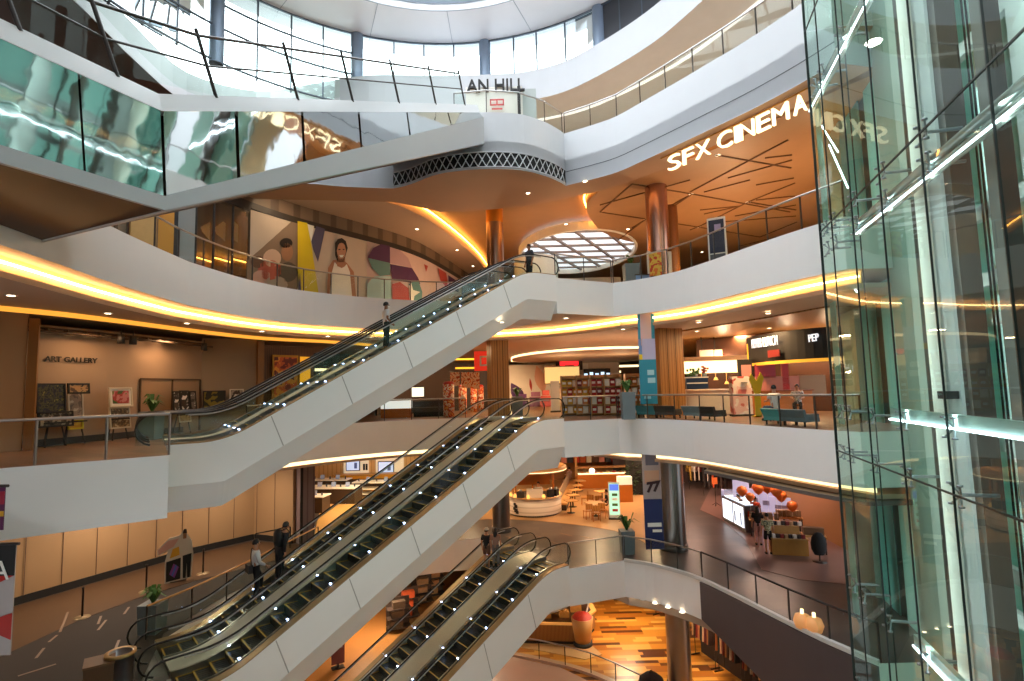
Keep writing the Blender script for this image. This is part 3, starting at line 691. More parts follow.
# bright tubular braces just behind the glass with spider clamps
def brace(z, px0, kind):
    a = tcol(px0,.12)
    if kind == 2:
        for dz, r_ in ((.11,.075),(-.1,.085)):
            MB().tube([SP(a+(.25 if dz > 0 else 0),.16,z+dz),SP(10.4,.16,z+dz)],r_,10).build('brace_tube',[mat('polished_brace','dfe3e2',.22,.6)],t)
        MB().tube([SP(a+.1,.1,z-.14),SP(10.4,.1,z-.14)],.022,6).build('brace_light',[COOLL],t)
    else:
        MB().box(SP((a+10.4)/2,.16,z),(10.4-a,.1,.2),ax=AXS).build('brace_tube',[mat('pale_teal_bar','b9d2cb',.3,.3)],t)
        MB().tube([SP(a,.09,z-.12),SP(10.4,.09,z-.12)],.02,6).build('brace_light',[COOLL],t)
brace(4.88,868,2); brace(.72,888,1); brace(-3.6,892,1); brace(9.3,830,2)
tl = mat('clamp_steel','8f989c',.3,.9)
def spider(tt, z, off=.1):
    m_ = MB(); c = SP(tt,off,z)
    for u, w in ((-1,-1),(-1,1),(1,-1),(1,1)):
        e = SP(tt+u*.16,.02,z+w*.16); m_.tube([c,e],.018,5); m_.lathe([(0,0),(.045,.0),(.045,.03),(0,.03)],(e.x,e.y,e.z-.015),8)
    m_.tube([c,SP(tt,off+.5,z)],.03,6); m_.build('spider_clamp',[tl],t)
for z in (-6.2,-.42,5.46,.62,4.9,-3.7,9.4):
    for a in (.35,1.05,2.6,4.3,6.1): spider(a, z)
# slanting bare tubes of light hanging inside, left bay
for (x0,y0),(x1,y1) in (((829,145),(848,188)),((843,273),(857,292)),((804,22),(812,62)),((818,120),(838,152))):
    off = .9; MB().tube([V(x0,y0,SP(tcol(x0,off),off,0).y), V(x1,y1,SP(tcol(x1,off),off,0).y)],.025,6).build('light_tube',[COOLL],t)
# two dark floodlights on the main column
for px, py in ((905,190),(948,395)):
    off = .4; a = tcol(px,off); p = V(px,py,SP(a,off,0).y)
    m_ = MB(); m_.box(p,(.32,.18,.13),ax=AXS); m_.box(p+Vec((si.x*.15,si.y*.15,.02)),(.06,.3,.05),ax=AXS); m_.build('floodlight',[BLK2],t)
# ------------------------------------------------------------------ outer walls of the mall
b = MB().wall([(-24,-9),(-24,40),(-24,64)], -12, 16, .3); struct('wall_left', b, [mat('brown_back_wall','8a6f58',.7)])
b = MB().wall([(-24,63.7),(32,63.7)], -12, 16, .3); struct('wall_far', b, [mat('tan_back_wall','9b7a58',.7)])
b = MB().wall([(-24,-9),(34,-9)], -12, 13, .3, 0, -1); struct('wall_front', b, [mat('warm_front_wall','a58b72',.7)])  # unseen wall added to cut off low light from behind
b = MB().wall([(32,63.7),(32,50),(15.5,24)], -12, 16, .2, 0, 1); struct('wall_right', b, [mat('tan_side_wall','9b7a58',.7)])
for z in (-6.0, 0.0, 6.0):
    b = MB().prism([(-24,-9),(20,-9),(20,.25),(-24,.25)], z-1.5, z, 0, 1, 2); struct('floor', b, [FLOORB, WHITE, TAN])
# ---- art gallery, level B left
HP = smooth([(-17.5,8.5),(-13.95,14.6),(-13.0,17.1),(-12.2,21.1),(-11.1,24.3),(-8.6,27.2),(-6.5,31.5)],4)
single('cove_light', MB().wall(offset(HP[4:],-.06), 3.86, 4.0, .05), [mat('amber_line_lamp','f2a53a',.5,em=0.72)], 'thin amber light line above the art gallery and brown shopfront', 'light')
b = MB().wall(offset([(-24,12.2),(-17,13.3),(-14.05,15.7)],0), 0, 4.0, .2); struct('wall_left', b, [mat('gallery_pier_paint','a88766',.7,var=.04)])
b = MB().box((-13.98,15.85,1.9),(.22,.3,3.8),.6); struct('trim_7', b, [mat('golden_brown_wood','8a5c28',.5)])
gw = [(-15.3,15.2),(-14.6,16.7),(-14.0,18.8),(-13.5,21.5),(-13.25,23.2)]
b = MB().wall(gw, 0, 3.75, .2); struct('wall_left', b, [GALW])
b = MB().wall([(-13.25,23.2),(-11.35,24.15)], 0, 3.9, .2); struct('wall_left', b, [mat('gallery_side_paint','93806c',.7)])
b = MB().wall(offset(gw,-.02), 0, .22, .02); struct('baseboard_left', b, [BLK2])
b = MB().box((-11.2,24.15,1.9),(.25,.3,3.8),.7); struct('trim_8', b, [mat('golden_brown_wood','8a5c28',.5)])
tr = MB()
for k in range(2):
    p0 = [(q[0]+.25+.25*k, q[1]-.1, 3.62-.12*k) for q in gw]; tr.tube(p0,.035,5)
for i in range(10):
    a = Vec((*gw[1],3.6)).lerp(Vec((*gw[3],3.6)), i/9); tr.box(a+Vec((.35,0,-.05)),(.12,.3,.12),.3*i)
struct('ceiling_pipework', tr, [mat('dark_rusty_pipe','4a3a2e',.6)])
gd = Vec((.7,5.0,0)).normalized()          # along the gallery wall
def gpt(px, out=.3, z=0):                  # point in front of the gallery wall on sight column px
    best = None
    P = offset(gw, -out)
    for i in range(len(P)-1):
        for k in range(60):
            q = Vec(P[i]).lerp(Vec(P[i+1]), k/60); d = math.atan2(q.x,q.y); dd = ray(px, 400); e = abs(d-math.atan2(dd.x,dd.y))
            if best is None or e < best[0]: best = (e, q, math.atan2(P[i+1][1]-P[i][1], P[i+1][0]-P[i][0]))
    return Vec((best[1].x,best[1].y,z)), best[2]
p, a = gpt(43,.05,2.62); text('wall_lettering', 'ART GALLERY', .235, p, (math.cos(a),math.sin(a),0), (0,0,1), BLK2, ext=.006, bold=.006, sx=1.1)
o = bpy.data.objects['wall_lettering']; tag(o,'black ART GALLERY letters on the gallery wall','sign')
# double door in the gallery wall
p0,a = gpt(139,.02); p1,_ = gpt(199,.02); dv = (p1-p0); ctr = (p0+p1)/2; ang_ = math.atan2(dv.y,dv.x)
d1 = tag(bpy.data.objects.new('door_1',None),kind='structure'); COL.objects.link(d1); d1.location = ctr; d1.rotation_euler=(0,0,ang_)
MB().box((0,.0,1.05),(dv.length*.98,.03,2.1)).build('door_leaf',[mat('door_tan','9c7f64',.6)],d1,True)
f_ = MB(); 
for x in (-dv.length/2,0,dv.length/2): f_.box((x,-.03,1.05),(.05,.04,2.12))
f_.box((0,-.03,2.12),(dv.length,.04,.05)); f_.build('door_frame',[mat('door_seam','54402f',.6)],d1,True)
# easels and paintings
art = lambda n, cols, sc: mat_art(n, cols, sc)
def mat_art(name, cols, scale):
    M = bpy.data.materials.new(name); M.use_nodes = True; nt = M.node_tree; b_ = nt.nodes['Principled BSDF']; b_.inputs['Roughness'].default_value = .5
    tc = nt.nodes.new('ShaderNodeTexCoord'); vz_ = nt.nodes.new('ShaderNodeTexNoise'); vz_.inputs['Scale'].default_value = scale; vz_.inputs['Detail'].default_value = 2
    r = nt.nodes.new('ShaderNodeValToRGB'); r.color_ramp.interpolation = 'CONSTANT'; e = r.color_ramp.elements
    while len(e) < len(cols): e.new(.5)
    for i, c in enumerate(cols): e[i].position = .3+.4*i/len(cols); e[i].color = (*lin(c),1)
    nt.links.new(tc.outputs['Object'], vz_.inputs[0]); nt.links.new(vz_.outputs[0], r.inputs[0]); nt.links.new(r.outputs[0], b_.inputs['Base Color']); return M
def easel(px, out, lab, h=1.5, m_=BLK2):
    p, a = gpt(px, out); t = thing('easel', lab, 'easel', p, a, 'gallery easels')
    for x0, y0 in ((-.3,-.12),(.3,-.12),(0,.4)): MB().tube([(x0,y0,0),(x0*.15,.05,h)],.022,5).build('leg',[m_],t,True)
    MB().box((0,-.09,.72),(.7,.06,.04)).build('ledge',[m_],t,True); return t, p, a
def painting(p, a, z, w, h, frame, cols, sc, lab, tilt=.12, off=0, mount=None):
    t = thing('painting', lab, 'painting', (p.x+math.cos(a)*off+math.sin(a)*.11, p.y+math.sin(a)*off-math.cos(a)*.11, z), a, 'gallery paintings'); t.rotation_euler = (-tilt,0,a)
    f_ = MB(); e = .05
    for x, zz, sx, sz in ((-w/2,h/2,e,h+e),(w/2,h/2,e,h+e),(0,0,w,e),(0,h,w,e)): f_.box((x,0,zz),(sx,.05,sz))
    f_.build('frame',[frame],t,True)
    if mount: MB().box((0,.012,h/2),(w,.02,h)).build('mount',[mount],t,True); MB().box((0,-.002,h/2),(w*.74,.012,h*.7)).build('canvas',[mat_art('canvas',cols,sc)],t,True)
    else: MB().box((0,.005,h/2),(w,.02,h)).build('canvas',[mat_art('canvas',cols,sc)],t,True)
CW = mat('cream_frame','d8cdb8',.5)
e_, p, a = easel(55,.5,'dark easel nearest the wooden pier, holding the starry dark pictures')
painting(p,a,1.05,.78,.85,BLK2,['15161c','20202e','4a4624','191c18','7a7030'],7,'large dark picture with a yellow blot on the first easel',off=-.15)
painting(p,a,.62,.95,.42,BLK2,['1a1814','5a5040','a89a80','2a2420'],5,'low dark picture with pale swirls under the large dark picture')
painting(p,a,1.62,.62,.28,BLK2,['5a4030','b08a5a','2a2a2a'],5,'small black framed picture at the top right of the first easel',off=.62)
e_, p, a = easel(74,.4,'easel half hidden behind the dark pictures, holding a pale sheet')
painting(p,a,.8,.42,.85,CW,['d0c0a8','a08a78','7a6a60'],5,'tall pale sketch beside the dark pictures')
painting(p,a,.5,.42,.26,YEL,['c8962a','e0b83a'],4,'small yellow picture below the tall pale sketch')
e_, p, a = easel(119,.45,'easel left of the double door, holding two framed pictures')
painting(p,a,1.15,.85,.62,CW,['3a5a2a','a83a3a','c87a7a','6a7a3a'],3,'white framed picture of red and green flowers left of the door',mount=PAPER)
painting(p,a,.42,.75,.68,CW,['c8b896','8a6a4a','5a4a3a','b09a78'],6,'unframed beige sketch below the flower picture')
e_, p, a = easel(183,.5,'easel in front of the double door, holding the black and white portrait')
painting(p,a,.9,.32,.72,BLK2,['d8d4cc','2a2624','8a8680'],4,'narrow dark portrait panel on the left in front of the door',off=-.42)
painting(p,a,.9,.42,.74,BLK2,['e0dcd4','1a1816','9a958e'],3,'black and white portrait in the middle of the panels before the door')
painting(p,a,.9,.3,.72,BLK2,['2a2624','6a6058','cfc8bc'],4,'narrow dark portrait panel on the right in front of the door',off=.45)
painting(p,a,.45,.6,.4,CW,['b08a5a','d0b080','8a6a4a'],5,'tan sheet leaning below the portrait panels')
q0 = Vec((-12.7,23.25,0)); qa = math.atan2(.95,1.9)
painting(q0,qa,.9,.8,.72,BLK2,['222e16','7a6a18','181f10','b08a28'],1.6,'yellow and green landscape on the gallery side wall',tilt=.0)
painting(q0+Vec((.75,.38,0)),qa,1.05,.5,.62,CW,['d8d0c0','3a302a','a09080'],4,'small white framed sketch beside the yellow landscape',tilt=0)
for k, (px, lab) in enumerate(((119,'left black spotlight under the gallery ceiling'),(131,'middle black spotlight under the gallery ceiling'),(203,'right black spotlight by the gallery corner'))):
    p, a = gpt(px,1.0,3.25); t = thing('spotlight', lab, 'spotlight', p, a, 'gallery spotlights')
    MB().lathe([(0,.3),(.1,.3),(.12,0),(.1,.0),(.08,.1)],n=14).build('housing',[BLK2],t,True); MB().tube([(0,0,.3),(0,0,.45)],.02,5).build('stem',[BLK2],t,True)
    MB().lathe([(0,.03),(.09,.03)],n=12).build('lens',[LAMP],t,True)
# planters
def planter(p, lab, h=.95, w=.42, leafh=.5, n=16, m_=None, blade=True):
    t = thing('planter', lab, 'planter', p)
    MB().box((0,0,h/2),(w,w,h),0,0,tz=-.12).build('pot',[m_ or POTG],t,True)
    g = MB()
    for k in range(n):
        a = 2*PI*k/n+random.random(); r_ = leafh*random.uniform(.45,1); hh = h+leafh*random.uniform(.5,1.1); w_ = .05
        d = Vec((math.cos(a),math.sin(a),0)); s_ = Vec((-d.y,d.x,0))*w_
        b0 = Vec((0,0,h-.05)); b1 = Vec((d.x*r_*.5,d.y*r_*.5,hh)); b2 = Vec((d.x*r_,d.y*r_,hh-.12*leafh/.5))
        g.add([b0-s_*.4,b0+s_*.4,b1+s_*1.3,b1-s_*1.3,b2],[(0,1,2,3),(3,2,4)])
    g.build('foliage',[GREEN],t,True); return t
p,_ = gpt(152,1.6); planter(p,'grey planter with spiky plant by the art gallery door',.95,.5,.55)
planter(W(631,420,0)+Vec((0,.5,0)),'grey planter with green plant behind the corner of the food shop balustrade',1.15,.5,.5)
planter(W(634,284,6)+Vec((0,.5,0)),'teal grey planter at the cinema level balustrade corner',1.0,.6,.45)
planter(Vec((4.9,25.0,-6)),'grey planter with spiky plant at the cafe balustrade corner',1.0,.55,.7)
planter(W(152,632,-6),'grey planter with dark bushy plant beside the lower left escalator foot',.9,.55,.5,26)
planter(Vec((.2,29.6,0)),'grey planter at the foot of the gold column, third floor',1.0,.55,.45)
# ---- brown shopfront and shops behind, level B
b = MB().wall(HP[16:21], 0, 3.65, .2); struct('wall_left', b, [stripes('brown_slat_front','6b4526','3d2614',0,6,.5)])
t = thing('shop_display', 'orange lit artwork panel in the brown shopfront beside the gallery', 'display', (-10.55,24.75,0), .85)
MB().box((.2,-.05,1.9),(1.2,.08,2.6)).build('frame',[mat('gold_frame','b57f2a',.4,.5)],t,True)
MB().box((.2,-.1,1.9),(1.05,.04,2.4)).build('artwork',[mat_art('orange_artwork',['7a2a10','c8561a','e0902a','5a1a0c'],2.5)],t,True)
MB().box((1.15,-.08,1.8),(.5,.05,2.7)).build('amber_panel',[mat('amber_glow_panel','e0941e',.5,em=0.58)],t,True)
t = thing('shop_display', 'dark shop window beside the orange artwork with lit shelf', 'display', (-9.3,26.3,0), .8)
MB().box((.6,-.05,1.75),(1.8,.06,3.2)).build('window',[BLK2],t,True); MB().box((.6,-.12,2.55),(1.8,.1,.12)).build('lit_shelf',[WARM],t,True); MB().box((.6,-.12,1.2),(1.8,.12,.06)).build('shelf',[WOODO],t,True)
# shop far behind with orange printed pillars
facB = [(-8.2,33),(-5.2,36.5),(-1.6,40.5)]
b = MB().wall(facB, 0, 3.3, .2); struct('wall_back', b, [mat('dark_brown_shop','3a281a',.5)])
sd_ = Vec((3.3,4.0,0)).normalized(); sa = math.atan2(4.0,3.3)
for px, zz, w_, lab, c_ in ((430,3.25,2.2,'amber ceiling light bar high in the pillar shop','f0b030'),(464,3.3,1.6,'second amber ceiling light bar in the pillar shop','f0b030'),(470,2.75,1.8,'lower amber light bar in the pillar shop','e8a028')):
    p = V(px,360,33.5); p.z = zz; single('light_bar', MB().box(p,(w_,.12,.1),.3),[mat('amber_bar_'+c_,c_,.5,em=1.15)],lab,'light','amber light bars')
for px, yb, h, r_, lab in ((449,417,1.75,.3,'leftmost orange printed display cylinder by the balustrade'),(463,414,1.6,.24,'second orange printed display cylinder'),(474,412,1.7,.22,'third orange printed display cylinder'),(481,411,1.6,.2,'rightmost orange printed display cylinder beside the gold column')):
    p = W(px,yb,0); t = thing('display_cylinder', lab, 'display', p, 0, 'orange display cylinders')
    MB().lathe([(0,0),(r_,0),(r_,h),(0,h)],n=16).build('drum',[mat_art('orange_print',['e0762a','d8cdb8','b8401e','e0a05a'],4)],t,True); MB().lathe([(r_+.02,h),(r_*.8,h+.12),(0,h+.16)],n=16).build('cap',[RED],t,True)
for px, y0, y1, lab in ((455,372,386,'left hanging orange poster in the pillar shop'),(466,372,388,'middle hanging orange poster in the pillar shop'),(475,372,389,'right hanging orange poster in the pillar shop')):
    p = V(px,y1,32); q = V(px,y0,32); t = thing('hanging_poster', lab, 'poster', p, .2, 'hanging orange posters')
    MB().box((0,0,(q.z-p.z)/2),(.55,.04,q.z-p.z)).build('print',[mat_art('poster_print',['d86a2a','e0c8a0','a8401e'],5)],t,True); MB().tube([(-.3,0,q.z-p.z),(.3,0,q.z-p.z)],.025,5).build('rod',[STEELD],t,True)
p = V(484,361,32); t = thing('projecting_sign','square red sign with white mark beside the gold column','sign',p)
MB().box((0,0,0),(1.15,.1,1.15)).build('panel',[mat('red_lit_sign','d8321e',.5,em=0.36)],t,True); s_ = MB()
for x,z,sx,sz in ((-.2,0,.1,.6),(.2,0,.1,.6),(0,.25,.4,.1),(0,-.25,.4,.1)): s_.box((x,-.06,z),(sx,.02,sz))
s_.build('white_mark',[PAPER],t,True)
p = V(418,392,31.5); t = thing('lightbox','small bright lightbox picture in the dark shop behind the upper escalator','lightbox',p); MB().box((0,0,0),(.75,.08,.6)).build('frame',[BLK2],t,True); MB().box((0,-.05,0),(.68,.02,.53)).build('picture',[mat('lit_picture','f2ead0',.5,em=0.94)],t,True)
p = W(402,421,0); t = thing('glass_showcase','white lit glass showcase low behind the rear balustrade','showcase',Vec((-6.4,30,0)))
MB().box((0,0,.25),(1.6,.6,.5)).build('base',[WOODO],t,True); MB().box((0,0,.75),(1.6,.6,.5)).build('lit_case',[mat('lit_case','eef0ea',.4,em=0.50)],t,True)
t = thing('bench','dark upholstered bench behind the rear balustrade',"bench",Vec((-4.6,30.6,0)),.1); MB().box((0,0,.38),(2.1,.7,.25)).build('seat',[mat('charcoal_cloth','4a4440',.8)],t,True); MB().box((0,.3,.62),(2.1,.14,.45)).build('backrest',[mat('charcoal_cloth','4a4440',.8)],t,True); MB().box((0,0,.13),(1.9,.5,.26)).build('plinth',[BLK2],t,True)
# oval lit ceiling tray of level B
oc = Vec((6.5,44.5)); t = thing('ceiling_tray','oval lit ceiling ring over the snack shelves, third floor','ceiling light',(oc.x,oc.y,3.93))
MB().lathe([(1,0),(1,.06),(.955,.06),(.955,0),(1,0)],n=64,sx=6.6,sy=10.0).build('rim',[TAN],t,True)
MB().lathe([(1.0,-.16),(1.0,.0)],n=64,sx=6.62,sy=10.02).build('light_ring',[WARM],t,True)
MB().lathe([(0,-.17),(.97,-.17),(1.0,-.16)],n=64,sx=6.6,sy=10.0).build('disc',[mat('pale_tan_disc','cdb092',.7)],t,True)
# far white wall with petals, level B
b = MB().box((4.5,50,1.8),(10.5,.2,3.6)); struct('wall_far', b, [mat('white_shop_wall','d9cdbf',.6)])
t = thing('petal_artwork','white shop wall panel with purple, teal and red petal shapes','wall panel',(4.5,49.85,0))
MB().box((-1.2,0,1.9),(7.2,.05,3.3)).build('panel',[PAPER],t,True)
def petal(cx, cz, rx, rz, a, m_, nm='petal'):
    n_ = 20; pts = []
    for k in range(n_):
        q = 2*PI*k/n_; x = math.cos(q)*rx*(abs(math.sin(q))**.0); z = math.sin(q)*rz; x *= (1-abs(z/rz)**2*.75)
        pts.append((cx+x*math.cos(a)-z*math.sin(a), -.04, cz+x*math.sin(a)+z*math.cos(a)))
    MB().slab(pts,(0,-1,0),.02).build(nm,[m_],t,True)
PUR = mat('purple_print','4a2266',.5); TLP = mat('teal_print','4f9e93',.5); PNK = mat('pink_print','e8b8a0',.5)
petal(-4.1,.9,.55,1.2,.5,PUR); petal(-2.9,1.75,.12,.6,.1,RED); petal(-2.0,2.2,.5,1.3,.25,PNK); petal(-.5,2.1,.7,1.35,-.25,TLP); petal(.2,2.1,.6,1.35,-.5,PNK); petal(1.1,1.0,.6,1.1,-.5,PUR); petal(.7,.9,.35,1.0,.1,RED)

# snack shelves behind the balustrade
def proto_copies(mk, spots, name=None):
    out = []; first = None
    for sp in spots:
        if first is None: o = mk(); first = o; o.location = sp[0]; o.rotation_euler = (0,0,sp[1])
        else: o = dup(first); o.location = sp[0]; o.rotation_euler = (0,0,sp[1])
        if len(sp) > 2: o['label'] = sp[2]
        out.append(o)
    return out
pk = {}
def packet(p, rz, w, h, col, group, label, d=.16):
    k = (w,h,col,d)
    if k not in pk:
        m_ = MB().box((0,0,h/2),(w,d,h)); m_.box((0,-d/2-.003,h*.55),(w*.7,.006,h*.35),0,1); m_.box((0,0,h-.015),(w*1.02,d*.5,.03),0,1)
        pk[k] = m_.mesh('packet',[mat('packet_'+col,col,.45),PAPER])
    o = bpy.data.objects.new('packet', pk[k]); COL.objects.link(o); o.location = p; o.rotation_euler = (0,0,rz); return tag(o,label,'packet',group)
shl = [(573,2.0,'yellow','e0a82a'),(589,2.0,'orange and cream','d8862a'),(604,2.0,'red and cream','b82a22'),(618,2.0,'red and yellow','a8221e'),(641,2.0,'brown and orange','b8702a')]
for i,(px,h,nm,c_) in enumerate(shl):
    p = W(px,416.5,0)+Vec((0,1.2,0)); p = Vec((p.x,p.y,0)); t = thing('shelf_unit', 'snack shelf with %s packets, %s' % (nm, ['leftmost of the row','second from the left','in the middle of the row','right of the middle, left of the planter','right of the planter']
[i]), 'shelf', p, 0, 'snack shelves')
    for x in (-.42,.42): MB().box((x,0,h/2),(.04,.5,h)).build('side_panel',[WOODL],t,True)
    MB().box((0,.24,h/2),(.84,.03,h)).build('back_panel',[WOODL],t,True)
    cols_ = [c_,'efe6d2','c8402a','e0b83a','8a2a22']
    for k in range(5):
        z = .1+k*.44; MB().box((0,0,z),(.84,.46,.04)).build('shelf',[WOODL],t,True)
        if k < 4:
            for q in range(3): packet((p.x-.28+.28*q,p.y-.08,z+.02),0,.24,.33,[cols_[0],cols_[1],cols_[0],cols_[(i+k)%5]][(q+k)%4],'snack packets on the %s shelf'%nm,'snack packet standing on the %s snack shelf'%nm)
p = W(557,413,0)+Vec((0,1,0)); t = thing('price_totem','slim pale standing sign beside the snack shelves','sign',(p.x,p.y,0)); MB().box((0,0,.9),(.5,.12,1.8)).build('panel',[mat('pale_totem','c8ccc8',.5)],t,True); MB().box((0,0,.05),(.6,.3,.1)).build('base',[STEELD],t,True)
# round baskets of stock in front of the petal wall
for px,yb,w_,h,c_,lab in ((523,404,1.0,1.0,'8a5aa0','purple draped display table before the petal wall'),(536,404,1.2,1.15,'b07aa0','mauve stacked display before the petal wall'),(546,404,.9,1.25,'c8584a','red and pink display stack before the petal wall'),(560,403,1.0,1.35,'d8c8a8','cream display rack right of the petal shapes')):
    p = W(px,yb+2.5,0); p=Vec((p.x,p.y,0)); t = thing('display_stack',lab,'display',p,0)
    for k in range(3): MB().box((0,0,h*(k+.5)/3),(w_*(1-.2*k),.8*(1-.2*k),h/3-.03)).build('tier',[mat('stock_%s_%d'%(c_,k),c_,.6,var=.3,vscale=8)],t,True)
for px,y,lab,c_ in ((569,363,'small red lit shop sign with a dark mark, centre back','d8262a'),(597,376,'small blue white lit shop sign at the back','b8d8f0')):
    p = V(px,y,49); t = thing('shop_sign',lab,'sign',p); MB().box((0,0,0),(2.4,.1,1.3)).build('board',[BLK2],t,True); m_ = MB()
    if c_ == 'd8262a':
        m_.box((0,-.07,.05),(1.7,.05,.5)); m_.box((-.6,-.07,-.3),(.35,.05,.5)); m_.box((.6,-.07,-.3),(.35,.05,.5))
    else:
        for k in range(5): m_.box((-1.0+.5*k,-.07,(k%2)*.1),(.3,.05,.5))
    m_.build('lit_mark',[mat('lit_'+c_,c_,.5,em=1.01)],t,True)
p = V(562,375,47.5); t = thing('menu_board','pale yellow lit board at the back of the third floor','board',p); MB().box((0,0,0),(3.0,.1,1.4)).build('panel',[mat('lit_yellow_board','efd68a',.5,em=0.43)],t,True); MB().box((0,.02,0),(3.15,.1,1.55)).build('frame',[WOOD],t,True)
p = V(597,357,46); t = thing('pendant_disc','lit round pendant disc at the back over the snack shelves','ceiling light',p); MB().lathe([(0,.0),(2.4,.0),(2.5,.2),(0,.25)],n=28,sy=.6).build('disc',[WARM],t,True); MB().tube([(0,0,.2),(0,0,1.0)],.03,5).build('stem',[STEELD],t,True)
b = MB().box((-1,56,1.8),(40,.2,3.7)); struct('wall_far', b, [mat('dark_shop_backdrop','3a2a20',.6,var=.3,vscale=.6)])
for px,y0,y1,c_,lab in ((588,370,398,'b06a4a','reddish draped shop entrance at the back'),(610,372,398,'2a2422','dark shop opening at the back, right of the reddish drapes'),(580,372,398,'221c1a','dark shop opening under the red sign'),(628,366,398,'4a3424','brown shop opening behind the hanging banner')):
    p = V(px,y1,54); q = V(px,y0,54); t = thing('shopfront',lab,'shopfront',Vec((p.x,54,0))); MB().box((0,0,q.z/2),(2.2,.2,q.z)).build('panel',[mat('front_'+c_,c_,.6,var=.3,vscale=2)],t,True); MB().box((0,-.12,q.z),(2.3,.1,.2)).build('lit_header',[WARM],t,True)
# white counter with the lit panel
ca = Vec((8.1,24.5,0)); 
t = thing('service_counter','long white counter below the bright lit panel, right of the gold column','counter',(9.9,26.3,0),-.25)
MB().box((0,0,.55),(3.1,.8,1.1)).build('body',[mat('white_counter','d9cfc2',.4)],t,True); MB().box((0,-.03,1.13),(3.2,.95,.06)).build('countertop',[PAPER],t,True); MB().box((0,.05,.05),(3.0,.75,.1)).build('plinth',[BLK2],t,True)
t = thing('canopy','pale canopy shelf over the white counter with long lit panel','canopy',(10.3,28.2,2.15),-.25)
MB().box((0,0,.55),(4.3,1.0,.22)).build('shelf',[mat('pale_wood_canopy','c8a888',.5)],t,True); MB().box((-.1,-.35,.12),(4.0,.08,.62)).build('lit_panel',[WARM],t,True)
for x in (-2.0,2.0): MB().box((x,.3,-1.05),(.1,.1,2.2)).build('post',[WOODL],t,True)
for k,(px,y) in enumerate(((702,385),(716,382),(727,386))):
    p = V(px,y,28); single('hanging_lamp', MB().lathe([(.0,.16),(.07,.12),(.12,0),(0,.02)],(p.x,p.y,p.z+.1),12).tube([(p.x,p.y,p.z+.25),(p.x,p.y,2.2)],.01,4),[mat('amber_shade','f0b860',.5,em=0.86)],['left small lamp over the white counter','middle small lamp over the white counter','right small lamp over the white counter'][k],'lamp','counter lamps')
p = V(697,388,25.2); t = thing('display_case','dark blue produce case on the white counter','display case',(p.x,p.y,1.16),-.25)
MB().box((0,0,.28),(.95,.5,.5)).build('case',[mat('blue_case','24344f',.4)],t,True); MB().box((0,-.26,.3),(.9,.03,.05)).build('white_strip',[PAPER],t,True); MB().box((0,0,.56),(1.0,.55,.05)).build('top',[PAPER],t,True)
t = thing('plant_display','green leafy arrangement on top of the dark blue case','plant',(p.x-.12,p.y,1.75)); g = MB()
for k in range(26):
    a = random.random()*6.3; r_ = random.random()*.3; q = Vec((math.cos(a)*r_,math.sin(a)*r_,.05+random.random()*.3)); g.lathe([(0,-.07),(.06,-.02),(.05,.04),(0,.08)],q,6)
g.build('foliage',[GREEN],t,True); MB().lathe([(.0,0),(.16,0),(.2,.12),(0,.12)],n=12).build('bowl',[POTG],t,True)
t = thing('flower_display','red flower cluster beside the green plant on the case','flowers',(p.x+.38,p.y,1.75)); g = MB()
for k in range(18):
    a = random.random()*6.3; r_ = random.random()*.22; q = Vec((math.cos(a)*r_,math.sin(a)*r_,.15+random.random()*.3)); g.lathe([(0,-.05),(.06,0),(.04,.05),(0,.06)],q,7)
g.build('petals',[RED],t,True); MB().lathe([(0,0),(.1,0),(.12,.16),(0,.16)],n=10).build('vase',[POTG],t,True)
for k,(px,y) in enumerate(((717,353),(727,353))): pass
t = thing('hanging_sign','row of pale hanging sign panels on dark rods above the canopy','sign',V(724,353,29.5))
for k,(x,c_) in enumerate(((-.95,PAPER),(-.15,mat('pink_sign','e0b8a8',.5)),(.85,PAPER))): MB().box((x,0,0),(.75 if k!=1 else .8,.04,.38)).build('panel',[c_],t,True)
MB().lathe([(0,-.04),(.1,-.04),(.1,-.025),(0,-.025)],(-.05,0,0),12).build('red_dot',[RED],t,True)
for x in (-1.2,-.5,.3,1.1): MB().tube([(x,0,.15),(x,0,1.7)],.03,4).build('rod',[BLK2],t,True)
# curved black fascia with the lit restaurant name
fz0, fz1 = 2.3, 3.5
fa = [tuple(V(748,372,25.5).xy), tuple(V(768,372,23.6).xy), tuple(V(792,372,22.2).xy), tuple(V(835,372,21.0).xy), tuple(V(900,372,20.5).xy)]
t = thing('restaurant_fascia','curved black restaurant fascia with white lit lettering, right','sign',(fa[1][0],fa[1][1],fz0)); fs = smooth(fa,5)
MB().wall(fs,fz0,fz1,.3).build('fascia',[BLK2],t)
MB().wall(offset(fs,-.03),fz0-.12,fz0,.3).build('lit_edge',[mat('amber_edge','e0a030',.5,em=0.65)],t)
def on_fascia(px, z):
    best = None
    for i in range(len(fs)-1):
        for k in range(30):
            q = Vec(fs[i]).lerp(Vec(fs[i+1]),k/30); dd = ray(px,350); e = abs(math.atan2(q.x,q.y)-math.atan2(dd.x,dd.y))
            if best is None or e < best[0]: best = (e,q)
    return Vec((best[1].x,best[1].y,z))
WL = mat('white_lit_letters','dfe8f5',.5,em=0.50)
a_ = on_fascia(754,2.95); c_ = on_fascia(780,2.95); dd = c_-a_; nn = Vec((dd.y,-dd.x,0)).normalized()
